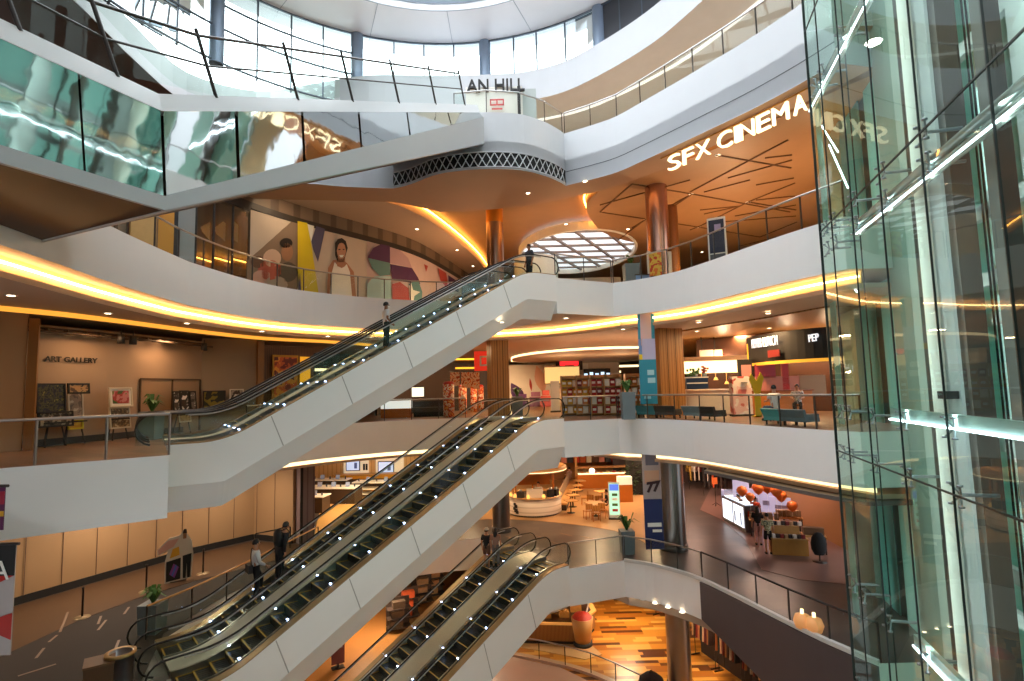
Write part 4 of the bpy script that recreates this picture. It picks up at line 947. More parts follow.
for ch,fr,w_ in (('PEPPER',0,.40),('LUNCH',.46,.54)):
    o = text('lettering', ch, .62, a_+dd*fr+nn*.12, dd, (0,0,1), WL, t, .02, bold=-.012, sx=1)
    wid = max(v.co.dot(dd.normalized()) for v in o.data.vertices)-min(v.co.dot(dd.normalized()) for v in o.data.vertices)
    base_ = min(v.co.dot(dd.normalized()) for v in o.data.vertices); sc_ = dd.length*w_/wid
    u_ = dd.normalized()
    for v in o.data.vertices:
        k_ = v.co.dot(u_)-base_; v.co += u_*(k_*(sc_-1))
o = text('lettering','PEP',.42,on_fascia(814,2.95)+nn*.2,dd,(0,0,1),WL,t,.02)
MB().box(on_fascia(775,2.62)+nn*.06,(.9,.03,.3),math.atan2(dd.y,dd.x)).build('red_panel',[mat('dim_red','6a1410',.5)],t)
p = V(750,352,25.4); single('lit_sign', MB().box(p,(.22,.12,.75)),[mat('yellow_lit_sign','f0b020',.5,em=0.86)],'small upright yellow lit sign at the left end of the black fascia','sign')
p = V(746,372,25); t = thing('menu_screen','black menu screen with pinkish picture under the black fascia','screen',p); MB().box((0,0,0),(.75,.08,1.15)).build('frame',[BLK2],t,True); MB().box((0,-.05,0),(.45,.02,.65)).build('picture',[mat('pinkish_picture','b87a6a',.5,em=0.22)],t,True); MB().tube([(0,0,-.57),(0,0,-p.z+.05)],.04,6).build('post',[STEELD],t,True); MB().box((0,0,-p.z+.03),(.5,.4,.05)).build('foot',[STEELD],t,True)
p = W(742,416,0); t = thing('printed_stand','tall pink and cream printed stand beside the white counter','stand',(p.x,p.y,0),.1)
MB().box((0,0,.85),(.85,.3,1.7)).build('panel',[mat_art('pink_print_panel',['d87a6a','e8c0b0','efe0d0','c85a4a'],1.4)],t,True); MB().lathe([(0,0),(.14,0),(.14,.02),(0,.02)],(.1,-.16,1.42),14).build('dark_emblem',[BLK2],t,True); MB().box((0,0,.04),(.9,.4,.08)).build('base',[STEELD],t,True)
p = W(759,417,0); t = thing('figure_board','bright yellow flat standing figure board','stand',(p.x,p.y,0)); MB().slab([(-.12,0,0),(.12,0,0),(.13,0,1.0),(.3,0,1.6),(.18,0,1.85),(.0,0,1.5),(-.22,0,1.8),(-.3,0,1.55),(-.12,0,1.0)],(0,1,0),.05).build('board',[YEL],t,True); MB().box((0,.15,.03),(.3,.3,.05)).build('foot',[YEL],t,True)
p = W(783,416,0); t = thing('restaurant_counter','orange wood restaurant counter behind the seated man','counter',(p.x+.3,p.y+1.6,0)); MB().box((0,0,.5),(3.4,.6,1.0)).build('body',[WOODO],t,True); MB().box((0,0,1.03),(3.5,.7,.06)).build('countertop',[mat('red_brown_top','8a4a22',.3)],t,True)
for px,y,lab,c_,w_,h_ in ((777,384,'pinkish lit menu panel behind the counter, left','a86a58',2.0,.7),(785,375,'upright red lit column at the restaurant','a01c16',.3,1.7),(812,385,'tan panel behind the restaurant counter','8a6a48',1.2,.9),(765,371,'round red and purple mark on the restaurant wall','8a2a3a',.9,.6)):
    p = V(px,y,24.6); single('menu_sign', MB().box(p,(w_,.1,h_)),[mat('panel_'+c_,c_,.5,em=0.06)],lab,'panel')
b = MB().wall(smooth([(10.5,31),(12.5,27.8),(15.4,25.2)],4),0,3.9,.2); struct('wall_right',b,[mat('dark_restaurant_wall','4a2a18',.6,var=.3,vscale=1.5)])
# low lounge seats along the balustrade
def lounge(p, rz, c_, lab, w_=1.1):
    m_ = mat('seat_'+c_,c_,.7); t = thing('lounge_chair',lab,'chair',(p[0],p[1],0),rz,'lounge chairs along the balustrade'); t.scale = (.85,.8,.62)
    MB().box((0,0,.34),(w_,.75,.2)).build('seat',[m_],t,True)
    MB().slab([(-w_/2,-.36,.4),(w_/2,-.36,.4),(w_/2+.05,-.5,.85),(-w_/2-.05,-.5,.85)],(0,1,.2),.12).build('backrest',[m_],t,True)
    for s_ in (-1,1): MB().box((s_*(w_/2-.05),0,.5),(.1,.7,.25)).build('armrest',[m_],t,True)
    for x in (-w_/2+.08,w_/2-.08):
        for y in (-.3,.3): MB().box((x,y,.12),(.05,.05,.24)).build('leg',[BLK2],t,True)
RO = offset(RIGHT,.75)
for px,c_,lab in ((650,'4a8a94','teal lounge chair nearest the blue banner'),(669,'3a3430','black lounge chair in front of the broad gold column'),(697,'7a8a90','pale grey lounge chair in front of the white counter'),(712,'3a3430','black lounge chair right of the pale grey one'),(781,'4a9a9a','teal lounge chair in front of the seated man'),(800,'5a6a70','dark grey lounge chair right of the teal one near the lift')):
    best = min(((abs(math.atan2(RO[i][0]*(1-u)+RO[i+1][0]*u, RO[i][1]*(1-u)+RO[i+1][1]*u)-math.atan2(ray(px,415).x,ray(px,415).y)), i, u) for i in range(len(RO)-1) for u in [k/10 for k in range(10)]))
    q = Vec(RO[best[1]]).lerp(Vec(RO[best[1]+1]),best[2]); tt = Vec(RO[best[1]+1])-Vec(RO[best[1]]); lounge((q.x,q.y),math.atan2(tt.y,tt.x),c_,lab)
# ---- level C: mural wall, skylight, sign stand
MW = smooth([(-13.6,18.5),(-12.4,23),(-10.8,26.6),(-8.0,30.5),(-6.2,33.5),(-4.9,37.7),(-3.1,46)],6)
b = MB().wall(MW,6,11.12,.2); struct('wall_left',b,[stripes('grey_brown_wood_panels','7d6a58','5f4f40',0,.5,.5,.2)])
b = MB().wall(offset(MW,-.1),9.95,10.25,.1); struct('trim_9',b,[DARK])
def mwpt(px, off, z):
    best = None; P_ = offset(MW,-off); dd = ray(px,260); a0 = math.atan2(dd.x,dd.y)
    for i in range(len(P_)-1):
        for k in range(20):
            q = Vec(P_[i]).lerp(Vec(P_[i+1]),k/20); e = abs(math.atan2(q.x,q.y)-a0)
            if best is None or e < best[0]: best = (e,q)
    return Vec((best[1].x,best[1].y,z))
def mwz(px, py, off):          # point of the mural face on a sight line
    q = mwpt(px,off,0); d = ray(px,py); return Vec((q.x,q.y,CAM.z+d.z*q.y/d.y))
t = thing('mural','long printed mural with yellow band, smiling sportswoman and purple shapes','mural',mwpt(330,.06,6))
def mpoly(pts, m_, nm, lay, fine=True):
    P_ = []
    for i in range(len(pts)):
        a = pts[i]; c = pts[(i+1)%len(pts)]; n_ = max(1,int(abs(c[0]-a[0])/12)) if fine else 1
        for k in range(n_): P_.append((a[0]+(c[0]-a[0])*k/n_, a[1]+(c[1]-a[1])*k/n_))
    cx = sum(p[0] for p in P_)/len(P_); cy = sum(p[1] for p in P_)/len(P_)
    vs = [mwz(x,y,.06+.03*lay) for x,y in P_]; bm = bmesh.new(); vv = [bm.verts.new(v) for v in vs]; f = bm.faces.new(vv); bmesh.ops.triangulate(bm,faces=[f])
    me = bpy.data.meshes.new(nm); org = rootloc(t)
    for v in bm.verts: v.co -= org
    bm.to_mesh(me); bm.free(); me.materials.append(m_); o = bpy.data.objects.new(nm,me); COL.objects.link(o); o.parent = t; return o
MCR = mat('mural_cream','cdbfae',.6); 
bgp = [(246,296),(246,212)]+[(x, 222+ (x-296)*.245) for x in range(250,450,8)]+[(458,282),(458,306),(400,306),(340,306),(290,304)]
def mstrip(xs, y0, y1, m_, nm, lay):
    for a_, c_ in zip(xs, xs[1:]): mpoly([(a_,y0(a_)),(c_,y0(c_)),(c_,y1(c_)),(a_,y1(a_))],m_,nm,lay,False) if 0 else None
    g_ = MB()
    for a_, c_ in zip(xs, xs[1:]): g_.quad(mwz(a_,y1(a_),.06+.03*lay),mwz(c_,y1(c_),.06+.03*lay),mwz(c_,y0(c_),.06+.03*lay),mwz(a_,y0(a_),.06+.03*lay))
    g_.build(nm,[m_],t)
mtop = lambda x: 222+(x-296)*.262+max(0,x-410)*.22
XS = lambda a_,c_: [a_+(c_-a_)*i/16 for i in range(17)]
mstrip(XS(250,462),mtop,lambda x: 308,MCR,'backing',0)
mstrip(XS(247,298),lambda x: max(mtop(x), 262-(x-246)*.9),lambda x: 308,mat('mural_brown_photo','8a7460',.6),'photo_panel',1)
for cx,cy,rx,ry,m_ in ((272,258,9,9,mat('photo_pale_hat','d8b8a0',.6)),(270,270,12,10,mat('photo_red_child','b85a4a',.6)),(287,252,6,9,mat('photo_face','a87a5a',.6)),(286,243,6.5,5,HAIR),(288,272,10,10,mat('photo_grey_top','5a524a',.6)),(258,262,7,6,mat('photo_brown','6a4a3a',.6)),(262,278,10,8,mat('photo_pink','c89a88',.6)),(276,285,12,9,mat('photo_light','b0a090',.6))):
    mpoly([(cx+rx*math.cos(q*PI/8),cy+ry*math.sin(q*PI/8)) for q in range(16)],m_,'photo_figure',2,False)
mpoly([(297,221),(307,223),(312,248),(321,306),(301,306),(298,270)],YEL,'yellow_band',3)
mpoly([(307,224),(314,226),(311,242)],PAPER,'white_wedge',3)
mpoly([(316,226),(325,229),(318,262),(313,250),(311,241)],NAVY if 0 else mat('slate_print','4d4a66',.6),'slate_band',3)
mpoly([(297,306),(300,272),(303,306)],mat('slate_print','4d4a66',.6),'slate_band',4)
# sportswoman of the mural (a flat print)
S1 = mat('print_skin','b57f62',.6); 
mpoly([(327,306),(328,268),(333,260),(341,259),(347,263),(354,272),(357,306)],S1,'print_arms',2,False)
mpoly([(329,306),(331,275),(335,262),(338,266),(344,267),(347,264),(350,272),(353,306)],PAPER,'print_top',3,False)
mpoly([(337,266),(338,257),(345,258),(345,266),(342,268)],S1,'print_neck',4,False)
mpoly([(335,255),(335,243),(338,239),(342,238),(346,241),(347.5,248),(344,262),(338,262)],HAIR,'print_hair',4,False)
mpoly([(341.5+4.6*math.cos(q*PI/8),251+8.2*math.sin(q*PI/8)) for q in range(16)],mat('print_face','c48f70',.6),'print_face',5,False)
mpoly([(339.2,255),(344,255),(342.5,257.4),(340.5,257.4)],PAPER,'print_smile',6,False)
for x in (339.4,343.6): mpoly([(x-1,249),(x+1,249),(x+.8,250),(x-.8,250)],HAIR,'print_eye',6,False)
# woven circles
PUR2 = mat('mural_purple','4b2350',.6); TL2 = mat('mural_teal','5f8a88',.6); MV = mat('mural_mauve','b99aa0',.6); RD2 = mat('mural_red','b5463c',.6)
mstrip(XS(367,460),mtop,lambda x: 308,mat('mural_pinkgrey','cbb4ae',.6),'pattern_ground',1)
mpoly([(368,256),(373,248),(381,244),(390,246),(390,263),(368,258)],PUR2,'purple_segment',3); mpoly([(368,258),(390,263),(390,275),(380,276),(372,268)],TL2,'teal_segment',3)
mpoly([(390,247),(400,250),(408,258),(412,268),(390,263)],MV,'mauve_segment',3); mpoly([(390,264),(412,268),(418,278),(420,284),(392,280)],PUR2,'purple_segment',3)
mpoly([(367,306),(367,284),(375,276),(391,276),(391,306)],mat('mural_ice','a8ccd0',.4),'ice_crystal',3); mpoly([(392,306),(392,284),(400,282),(408,288),(410,306)],RD2,'red_segment',3)
mpoly([(410,306),(409,286),(411,283),(413,290),(420,292),(414,296),(412,306)],PAPER,'star_segment',4); mpoly([(408,284),(418,280),(422,292),(421,306),(413,306),(414,294)],TL2,'teal_segment',3)
mpoly([(438,268),(446,273),(448,290),(440,280)],RD2,'red_segment',3); mpoly([(448,275),(458,282),(458,292),(449,290)],PUR2,'purple_segment',3); mpoly([(424,264),(428,266),(426,272)],RD2,'red_segment',3)
# glazed shop beside the mural
t = thing('glazed_shopfront','glazed shopfront with blue reflections left of the mural','shopfront',mwpt(225,.1,6))
for a_, c_ in ((195,212),(213,231),(232,247)):
    p = mwpt(a_,.12,6.05); q = mwpt(c_,.12,6.05); MB().quad(p,q,q+Vec((0,0,3.6)),p+Vec((0,0,3.6))).build('glass_panel',[glass('blue_shop_glass','9fb4c4',.25) if 'blue_shop_glass' not in MATS else MATS['blue_shop_glass']],t)
    MB().tube([p,p+Vec((0,0,3.7))],.05,6).build('mullion',[DARK],t)
p = mwpt(190,.14,9.75); q = mwpt(248,.14,9.75); MB().slab([p,q,q+Vec((0,0,.35)),p+Vec((0,0,.35))],(1,-.5,0),.1).build('header',[DARK],t)
for px,w_,c_ in ((142,.8,WOODL),(152,.3,mat('brown_curtain','7a5a3a',.7)),(163,.6,mat('amber_curtain','c8882a',.6)),(172,.3,BLK2),(184,.7,mat('grey_post','8a8a86',.5))):
    p = mwpt(px,.3,6); single('entrance_panel',MB().box(p+Vec((0,0,1.5)),(w_,.15,3.0),.9),[c_],{142:'light wood panel at the far left of the cinema level, under the bridge',152:'brown curtain panel between wood and amber panels',163:'amber glowing curtain panel under the bridge',172:'narrow black panel right of the amber curtain',184:'grey panel left of the glazed shop'}[px],'panel')
# oval rooflight with lattice, level C
sk = Vec((4.8,38.6)); t = thing('oval_rooflight','oval white rooflight with crossing bars over the cinema level','rooflight',(sk.x,sk.y,10.9))
def ov(r, z, n_=40): return [(math.cos(2*PI*i/n_)*4.0*r, math.sin(2*PI*i/n_)*6.2*r, z) for i in range(n_)]
MB().loft([ov(1,-.02),ov(1,.5),ov(1.04,.5),ov(1.04,-.02),ov(1,-.02)],caps=False).build('reveal',[PAPER],t,True)
MB().add(ov(1,.35),[tuple(range(40))]).build('lit_glass',[mat('rooflight_glass','e6eef5',.4,em=0.72)],t,True)
def chord(p0, dr, nm):
    dr = Vec(dr).normalized(); pts = [s_ for s_ in [k*.05-8 for k in range(321)] if ((p0[0]+dr.x*s_)/4)**2+((p0[1]+dr.y*s_)/6.2)**2 < 1]
    if len(pts) > 3:
        a_ = Vec((p0[0]+dr.x*pts[0],p0[1]+dr.y*pts[0],.25)); c_ = Vec((p0[0]+dr.x*pts[-1],p0[1]+dr.y*pts[-1],.25)); MB().box((a_+c_)/2,((c_-a_).length,.16,.14),math.atan2(dr.y,dr.x)).build(nm,[mat('rooflight_bar','8f827c',.5)],t,True)
for k in range(-3,4): chord((0,k*1.7),(1,0),'cross_bar'); 
for k in range(-3,4): chord((k*1.9,0),(.45,.9),'diagonal_bar')
b = MB().box((4.8,45.5,8.3),(9,.2,4.6)); struct('wall_back',b,[mat('white_foyer_wall','dcd3c8',.6)])
wc = MB(); wc.lathe([(1.6,0),(1.6,4.9)],(1.9,39.5,6),20); struct('wall_back',wc,[PAPER])
p = W(719,272,6); t = thing('poster_stand','tall dark poster stand with white border behind the cinema balustrade','stand',(p.x,p.y,6),-.5)
MB().box((0,0,1.15),(.72,.08,2.3)).build('frame',[PAPER],t,True); MB().box((0,-.05,1.5),(.6,.02,1.4)).build('poster',[mat('dark_blue_poster','23263f',.4)],t,True); MB().box((0,-.05,.4),(.6,.02,.7)).build('lower_poster',[mat('grey_poster','5a5a5e',.4)],t,True); MB().box((0,0,.03),(.8,.4,.06)).build('base',[STEELD],t,True); MB().box((.05,-.065,1.85),(.25,.02,.3)).build('pale_mark',[mat('lilac_mark','a8a0c8',.5)],t,True)
p = W(656,278,6); t = thing('printed_stand','small orange printed stand before the shiny column','stand',(p.x,p.y,6)); MB().box((0,0,.55),(.5,.15,1.1)).build('panel',[mat_art('orange_stand',['e0702a','e0b040','c83a1a'],4)],t,True); MB().box((0,0,.03),(.5,.3,.06)).build('base',[STEELD],t,True)
for px in (650,671): 
    p = W(px,284,6); single('glass_gate_post',MB().box((p.x,p.y,6.75),(.14,.14,1.5)),[mat('pale_post','d0c8bc',.4)],'pale gate post %s of the shiny column' % ('left' if px==650 else 'right'),'post')
# cinema sign hung along the front of the tan soffit
SG = mat('lit_sign_face','fff3d8',.5,em=1.08,emcol='ffeab8'); t = thing('cinema_sign','lit SFX CINEMA letters hung under the curved white balcony','sign',(6.3,21.2,9.7))
sp = [Vec(q) for q in resample(offset(DR,.35),.02)]
def on_arc(px):
    dd = ray(px,140); a0 = math.atan2(dd.x,dd.y); return min(range(len(sp)),key=lambda i: abs(math.atan2(sp[i].x,sp[i].y)-a0))
lt = 'SFX CINEMA'; xs = [(667,682),(682,695),(695,713),None,(717,735),(735,741),(741,758),(758,774),(774,794),(796,812)]
for ch,x in zip(lt,xs):
    if x is None: continue
    a_ = sp[on_arc(x[0])]; c_ = sp[on_arc(x[1])]; d_ = Vec((c_.x-a_.x,c_.y-a_.y,0)); 
    o = text('letter_'+ch.lower(), ch, .86, (a_.x,a_.y,9.78), d_, (0,0,1), SG, t, .05, bold=-.004)
    u_ = d_.normalized(); ks = [v.co.dot(u_) for v in o.data.vertices]; k0 = min(ks); sc_ = d_.length*.84/(max(ks)-k0); org = (Vec((a_.x,a_.y,9.78))-rootloc(t)).dot(u_)
    for v in o.data.vertices:
        k_ = v.co.dot(u_); v.co += u_*((k_-k0)*sc_+org-k_)
MB().tube([(q.x,q.y,10.44) for q in sp[on_arc(660)::20]],.03,5).build('hanging_rail',[mat('gold_frame','b57f2a',.4,.5)],t)
# top level: white portal wall with black letters
p0 = V(466,112,24.6); p1 = V(523,112,24.6); top = V(500,71,24.6).z
t = thing('name_wall','white portal wall on the top level with black AN HILL letters','sign wall',(p0.x,p0.y,12.95))
MB().box(((p0.x+p1.x)/2,24.8,(12.95+top-.75)/2),(p1.x-p0.x,.3,top-.75-12.95)).build('panel',[PAPER],t)
MB().box((p1.x+.3,25.6,(12.95+top-.8)/2),(.7,1.6,top-.8-12.95)).build('side_panel',[mat('pale_green_grey','b4bcb9',.5)],t)
q = V(467,92,24.6); text('lettering','AN HILL',.86,q,(1,0,.0),(0,0,1),BLK2,t,.05,bold=.012,sx=.86)
q = V(497,104,24.55); m_ = MB()
for x,z,sx,sz in ((-.18,.2,.3,.06),(.18,.2,.3,.06),(-.18,-.05,.3,.06),(.18,-.05,.3,.06),(-.3,.08,.06,.3),(.3,.08,.06,.3),(0,.08,.06,.3),(0,-.25,.5,.06)): m_.box(q+Vec((x,-.02,z)),(sx,.03,sz))
m_.build('red_mark',[mat('pink_red_mark','e0605a',.5)],t)
MB().box(V(519,101,24.4),(.14,.14,1.4)).build('dark_post',[BLK2],t)
# ------------------------------------------------------------------ people
def skin_mesh(name, verts, edges, radii, root, mats, sub=1):
    me = bpy.data.meshes.new(name); me.from_pydata(verts, edges, []); o = bpy.data.objects.new(name, me); COL.objects.link(o)
    sk = o.modifiers.new('s','SKIN'); sk.use_smooth_shade = True; sb = o.modifiers.new('b','SUBSURF'); sb.levels = sub; sb.render_levels = sub
    sv = me.skin_vertices[0].data
    for i, r in enumerate(radii): sv[i].radius = r if isinstance(r, tuple) else (r, r); sv[i].use_root = (i == root)
    dg = bpy.context.evaluated_depsgraph_get(); m2 = bpy.data.meshes.new_from_object(o.evaluated_get(dg)); m2.name = name
    bpy.data.objects.remove(o); bpy.data.meshes.remove(me); m2.materials.clear()
    for m_ in mats: m2.materials.append(m_)
    for p in m2.polygons: p.material_index = 0; p.use_smooth = True
    return m2
def person(label, loc, rz, pose='stand', shirt=SHW, pants=SHB, hair=HAIR, skin=SKIN, sleeve='short', legs='long', arms=None, scale=1.0, longhair=False, cap=None, group=None, lean=0, mask=False, shoes=BLK2, head_turn=0):
    t = thing('person', label, 'person', loc, rz, group); t.scale = (scale,)*3
    J = dict(pelvis=(0,0,.93), spine=(0,0,1.12), chest=(0,.0,1.32), neck=(0,-.005,1.46), hb=(0,.005,1.54), hd=(0,.015,1.62), ht=(0,.005,1.70),
             lsh=(-.18,0,1.39), rsh=(.18,0,1.39), lel=(-.235,-.03,1.12), rel=(.235,-.03,1.12), lwr=(-.24,.05,.88), rwr=(.24,.05,.88),
             lhp=(-.09,0,.9), rhp=(.09,0,.9), lkn=(-.1,.02,.5), rkn=(.1,.02,.5), lan=(-.1,-.03,.09), ran=(.1,-.03,.09), lto=(-.11,.14,.035), rto=(.11,.14,.035))
    if pose == 'walk': J.update(lkn=(-.1,.16,.52), lan=(-.1,.2,.1), lto=(-.11,.37,.06), rkn=(.1,-.06,.48), ran=(.1,-.26,.13), rto=(.11,-.1,.04), lel=(-.24,-.12,1.13), lwr=(-.22,-.1,.89), rel=(.24,.06,1.12), rwr=(.22,.2,.94))
    if pose == 'step': J.update(lkn=(-.1,.2,.6), lan=(-.1,.16,.3), lto=(-.11,.32,.25), )
    if pose == 'sit': J.update({k: (v[0], v[1], v[2]-.43) for k, v in J.items() if k in ('pelvis','spine','chest','neck','hb','hd','ht','lsh','rsh','lel','rel','lwr','rwr','lhp','rhp')}); J.update(lkn=(-.12,.44,.5), rkn=(.12,.44,.5), lan=(-.12,.42,.09), ran=(.12,.42,.09), lto=(-.13,.58,.035), rto=(.13,.58,.035), lel=(-.24,.06,.74), rel=(.24,.06,.74), lwr=(-.16,.3,.72), rwr=(.16,.3,.72))
    if arms: J.update(arms)
    if lean:
        for k in ('spine','chest','neck','hb','hd','ht','lsh','rsh','lel','rel','lwr','rwr'):
            x,y,z = J[k]; f = (z-J['pelvis'][2]); J[k] = (x, y+f*math.sin(lean), J['pelvis'][2]+f*math.cos(lean))
    names = list(J); idx = {n: i for i, n in enumerate(names)}; V_ = [J[n] for n in names]
    R = dict(pelvis=(.15,.1), spine=(.13,.095), chest=(.165,.105), neck=(.055,.058), hb=(.062,.075), hd=(.078,.098), ht=(.055,.07), lsh=.062, rsh=.062, lel=.042, rel=.042, lwr=.028, rwr=.028,
             lhp=.095, rhp=.095, lkn=.056, rkn=.056, lan=.038, ran=.038, lto=.035, rto=.035)
    E_ = [('pelvis','spine'),('spine','chest'),('chest','neck'),('neck','hb'),('hb','hd'),('hd','ht'),('chest','lsh'),('chest','rsh'),('lsh','lel'),('lel','lwr'),('rsh','rel'),('rel','rwr'),('pelvis','lhp'),('pelvis','rhp'),('lhp','lkn'),('lkn','lan'),('rhp','rkn'),('rkn','ran'),('lan','lto'),('ran','rto')]
    E_ = [(idx[a],idx[b_]) for a,b_ in E_]; rad = [R[n] for n in names]
    # nose, palms and fingers
    def addv(p, r, par): V_.append(tuple(p)); rad.append(r); E_.append((par, len(V_)-1)); return len(V_)-1
    hd = Vec(J['hd']); addv(hd+Vec((0,.105,-.02)), .016, idx['hd'])
    for s_, w_, e_ in ((-1,'lwr','lel'),(1,'rwr','rel')):
        d = (Vec(J[w_])-Vec(J[e_])).normalized(); side = d.cross(Vec((1,0,0))); side = side.normalized() if side.length > .1 else Vec((0,1,0)); inn = Vec((-s_,0,0))
        pm = addv(Vec(J[w_])+d*.07, (.028,.022), idx[w_])
        for q, ln in ((-.03,.062),(-.01,.075),(.01,.07),(.03,.055)):
            k = addv(Vec(J[w_])+d*.105+side*q, .0095, pm); addv(Vec(J[w_])+d*(.105+ln)+side*q*1.1+inn*.02, .008, k)
        k = addv(Vec(J[w_])+d*.06+side*.045, .011, pm); addv(Vec(J[w_])+d*.105+side*.06+inn*.01, .009, k)
    o = bpy.data.objects.new('body', skin_mesh('body', V_, E_, rad, 0, [skin])); COL.objects.link(o); o.parent = t
    # shirt
    ks = ['pelvis','spine','chest','neck','lsh','rsh','lel','rel','lwr','rwr']; P_ = {k: Vec(J[k]) for k in ks}
    vs = [P_['pelvis']+Vec((0,0,-.12)),P_['spine'],P_['chest'],P_['neck']-Vec((0,0,.03)),P_['lsh'],P_['rsh']]; rr = [(.172,.125),(.155,.12),(.185,.128),(.075,.075),.085,.085]; ee = [(0,1),(1,2),(2,3),(2,4),(2,5)]
    for s_, (a,b_,c_) in enumerate((('lsh','lel','lwr'),('rsh','rel','rwr'))):
        base_ = 4+s_
        if sleeve == 'long': vs += [P_[b_], P_[b_].lerp(P_[c_],.93)]; rr += [.062,.045]; ee += [(base_,len(vs)-2),(len(vs)-2,len(vs)-1)]
        elif sleeve == 'short': vs += [P_[a].lerp(P_[b_],.75)]; rr += [.068]; ee += [(base_,len(vs)-1)]
    o = bpy.data.objects.new('shirt', skin_mesh('shirt', vs, ee, rr, 0, [shirt])); COL.objects.link(o); o.parent = t
    f_ = {'long':.97,'short':.0}[legs if legs in ('long','short') else 'long']
    vs = [Vec(J['pelvis'])+Vec((0,0,.16)),Vec(J['pelvis'])-Vec((0,0,.03)),Vec(J['lhp']),Vec(J['rhp'])]; rr = [(.16,.115),(.168,.122),.105,.105]; ee = [(0,1),(1,2),(1,3)]
    for b0,(a,b_,c_) in enumerate((('lhp','lkn','lan'),('rhp','rkn','ran'))):
        if legs == 'long': vs += [Vec(J[b_]),Vec(J[b_]).lerp(Vec(J[c_]),.93)]; rr += [.078,.066]; ee += [(2+b0,len(vs)-2),(len(vs)-2,len(vs)-1)]
        else: vs += [Vec(J[a]).lerp(Vec(J[b_]),.8)]; rr += [.09]; ee += [(2+b0,len(vs)-1)]
    o = bpy.data.objects.new('trousers' if legs == 'long' else 'shorts', skin_mesh('legwear', vs, ee, rr, 0, [pants])); COL.objects.link(o); o.parent = t
    for a,b_ in (('lan','lto'),('ran','rto')):
        A_, B2 = Vec(J[a]), Vec(J[b_]); d = (B2-A_); d.z = 0; d.normalize(); c_ = A_+d*.06; m_ = MB(); m_.lathe([(0,-.09),(.05,-.09),(.056,-.05),(.04,.0),(0,.02)],(0,0,0),10,0,sx=1,sy=2.2)
        ob = m_.build('shoe',[shoes],t,True); ob.location = (c_.x,c_.y,A_.z); ob.rotation_euler = (0,0,math.atan2(d.y,d.x)-PI/2)
    # head details
    hm = MB(); c_ = hd+Vec((0,-.012,.02)); n1,n2 = 14,9; rows = []
    for i in range(n2+1):
        ph = PI*.62*i/n2 if not longhair else PI*.7*i/n2; rows.append([])
        for k in range(n1):
            q = 2*PI*k/n1; back = math.sin(q) < .45
            ph2 = ph if back else min(ph, PI*(.30+.06*abs(math.cos(q))))
            rows[-1].append(c_+Vec((math.cos(q)*math.sin(ph2)*.09, math.sin(q)*math.sin(ph2)*.108, math.cos(ph2)*.112)))
    hm.loft(rows[1:], sm=True, caps=True)
    if longhair: hm.lathe([(.0,0),(.085,0),(.1,-.12),(.085,-.3),(.03,-.36)], c_+Vec((0,-.055,-.0)), 12, sx=1, sy=.6)
    hm.build('hair' if not cap else 'hair', [hair], t, True)
    if cap:
        cm = MB(); cm.lathe([(0,.13),(.07,.115),(.1,.06),(.105,.02)], hd+Vec((0,-.005,.02)), 16, sx=1, sy=1.15); cm.slab([hd+Vec((-.07,.08,.045)),hd+Vec((.07,.08,.045)),hd+Vec((.05,.19,.03)),hd+Vec((-.05,.19,.03))],(0,0,1),.012); cm.build('cap',[cap],t,True)
    em_ = MB()
    for x in (-.032,.032): em_.lathe([(0,-.011),(.013,-.006),(.013,.006),(0,.011)], hd+Vec((x,.094,.005)), 8)
    em_.build('eyes',[BLK2],t,True)
    if mask: MB().loft([[hd+Vec((x,.02,z)),hd+Vec((x*.8,.09,z)),hd+Vec((0,.125,z*.9-.005)),hd+Vec((-x*.8,.09,z)),hd+Vec((-x,.02,z)),hd+Vec((0,.06,z))] for x,z in ((.075,-.09),(.082,-.05),(.07,-.015))]).build('face_mask',[PAPER],t,True)
    else: MB().box(hd+Vec((0,.098,-.052)),(.045,.01,.01)).build('mouth',[mat('lips','8a4a40',.5)],t,True)
    for x in (-1,1): 
        em2 = MB(); em2.lathe([(0,-.03),(.014,-.02),(.016,.015),(0,.03)], hd+Vec((x*.082,.0,-.01)), 8, sx=.6); em2.build('ear',[skin],t,True)
    return t
def on_esc(k, s, w):          # point on the treads of a flight
    f = FL[k]; p = f['T']+f['d']*(s-f['L'])+f['n']*w; H = f['z1']-f['z0']; return Vec((p.x,p.y,f['z0']+H*(spf(s)-spf(s-f['L']))/f['L']))
def esc_s(k, px, w):
    return min([i*.02 for i in range(-50,650)], key=lambda s: abs(512+FOC*((on_esc(k,s,w)-CAM).dot(RC))/((on_esc(k,s,w)-CAM).dot(FW))-px))
DKG = mat('dark_green_trousers','24352f',.8); GRYC = mat('grey_dress','77706a',.8); PATT = mat_art('patterned_cloth',['8a8458','c8c09a','4a5240'],14)
fa_ = lambda k: math.atan2(FL[k]['d'].y,FL[k]['d'].x)-PI/2
p = on_esc('BC', esc_s('BC',386,.92), .92)
person('man in white shirt, face mask and dark green trousers riding the upper escalator', p, fa_('BC'), 'stand', SHW, DKG, mask=True, skin=SKIND, arms=dict(lel=(-.22,.0,1.12),lwr=(-.12,.16,1.02),rel=(.23,-.04,1.12),rwr=(.2,.12,.98)))
p = on_esc('AB', esc_s('AB',255,3.15), 3.15)
w_ = person('person in white shirt with a black shoulder bag seen from behind on the middle escalator', p, fa_('AB'), 'step', SHW, SHB, sleeve='long', scale=1.12, arms=dict(lel=(-.26,-.02,1.14),lwr=(-.3,.08,.92),rel=(.26,.02,1.14),rwr=(.2,.22,1.0)))
bg_ = thing('shoulder_bag','small black bag hanging at the back of the white-shirted person','bag',p,fa_('AB')); bg_.scale = (1.12,)*3; m_ = MB(); m_.box((.1,-.2,.98),(.34,.12,.22)); m_.build('bag_body',[BLK2],bg_,True)
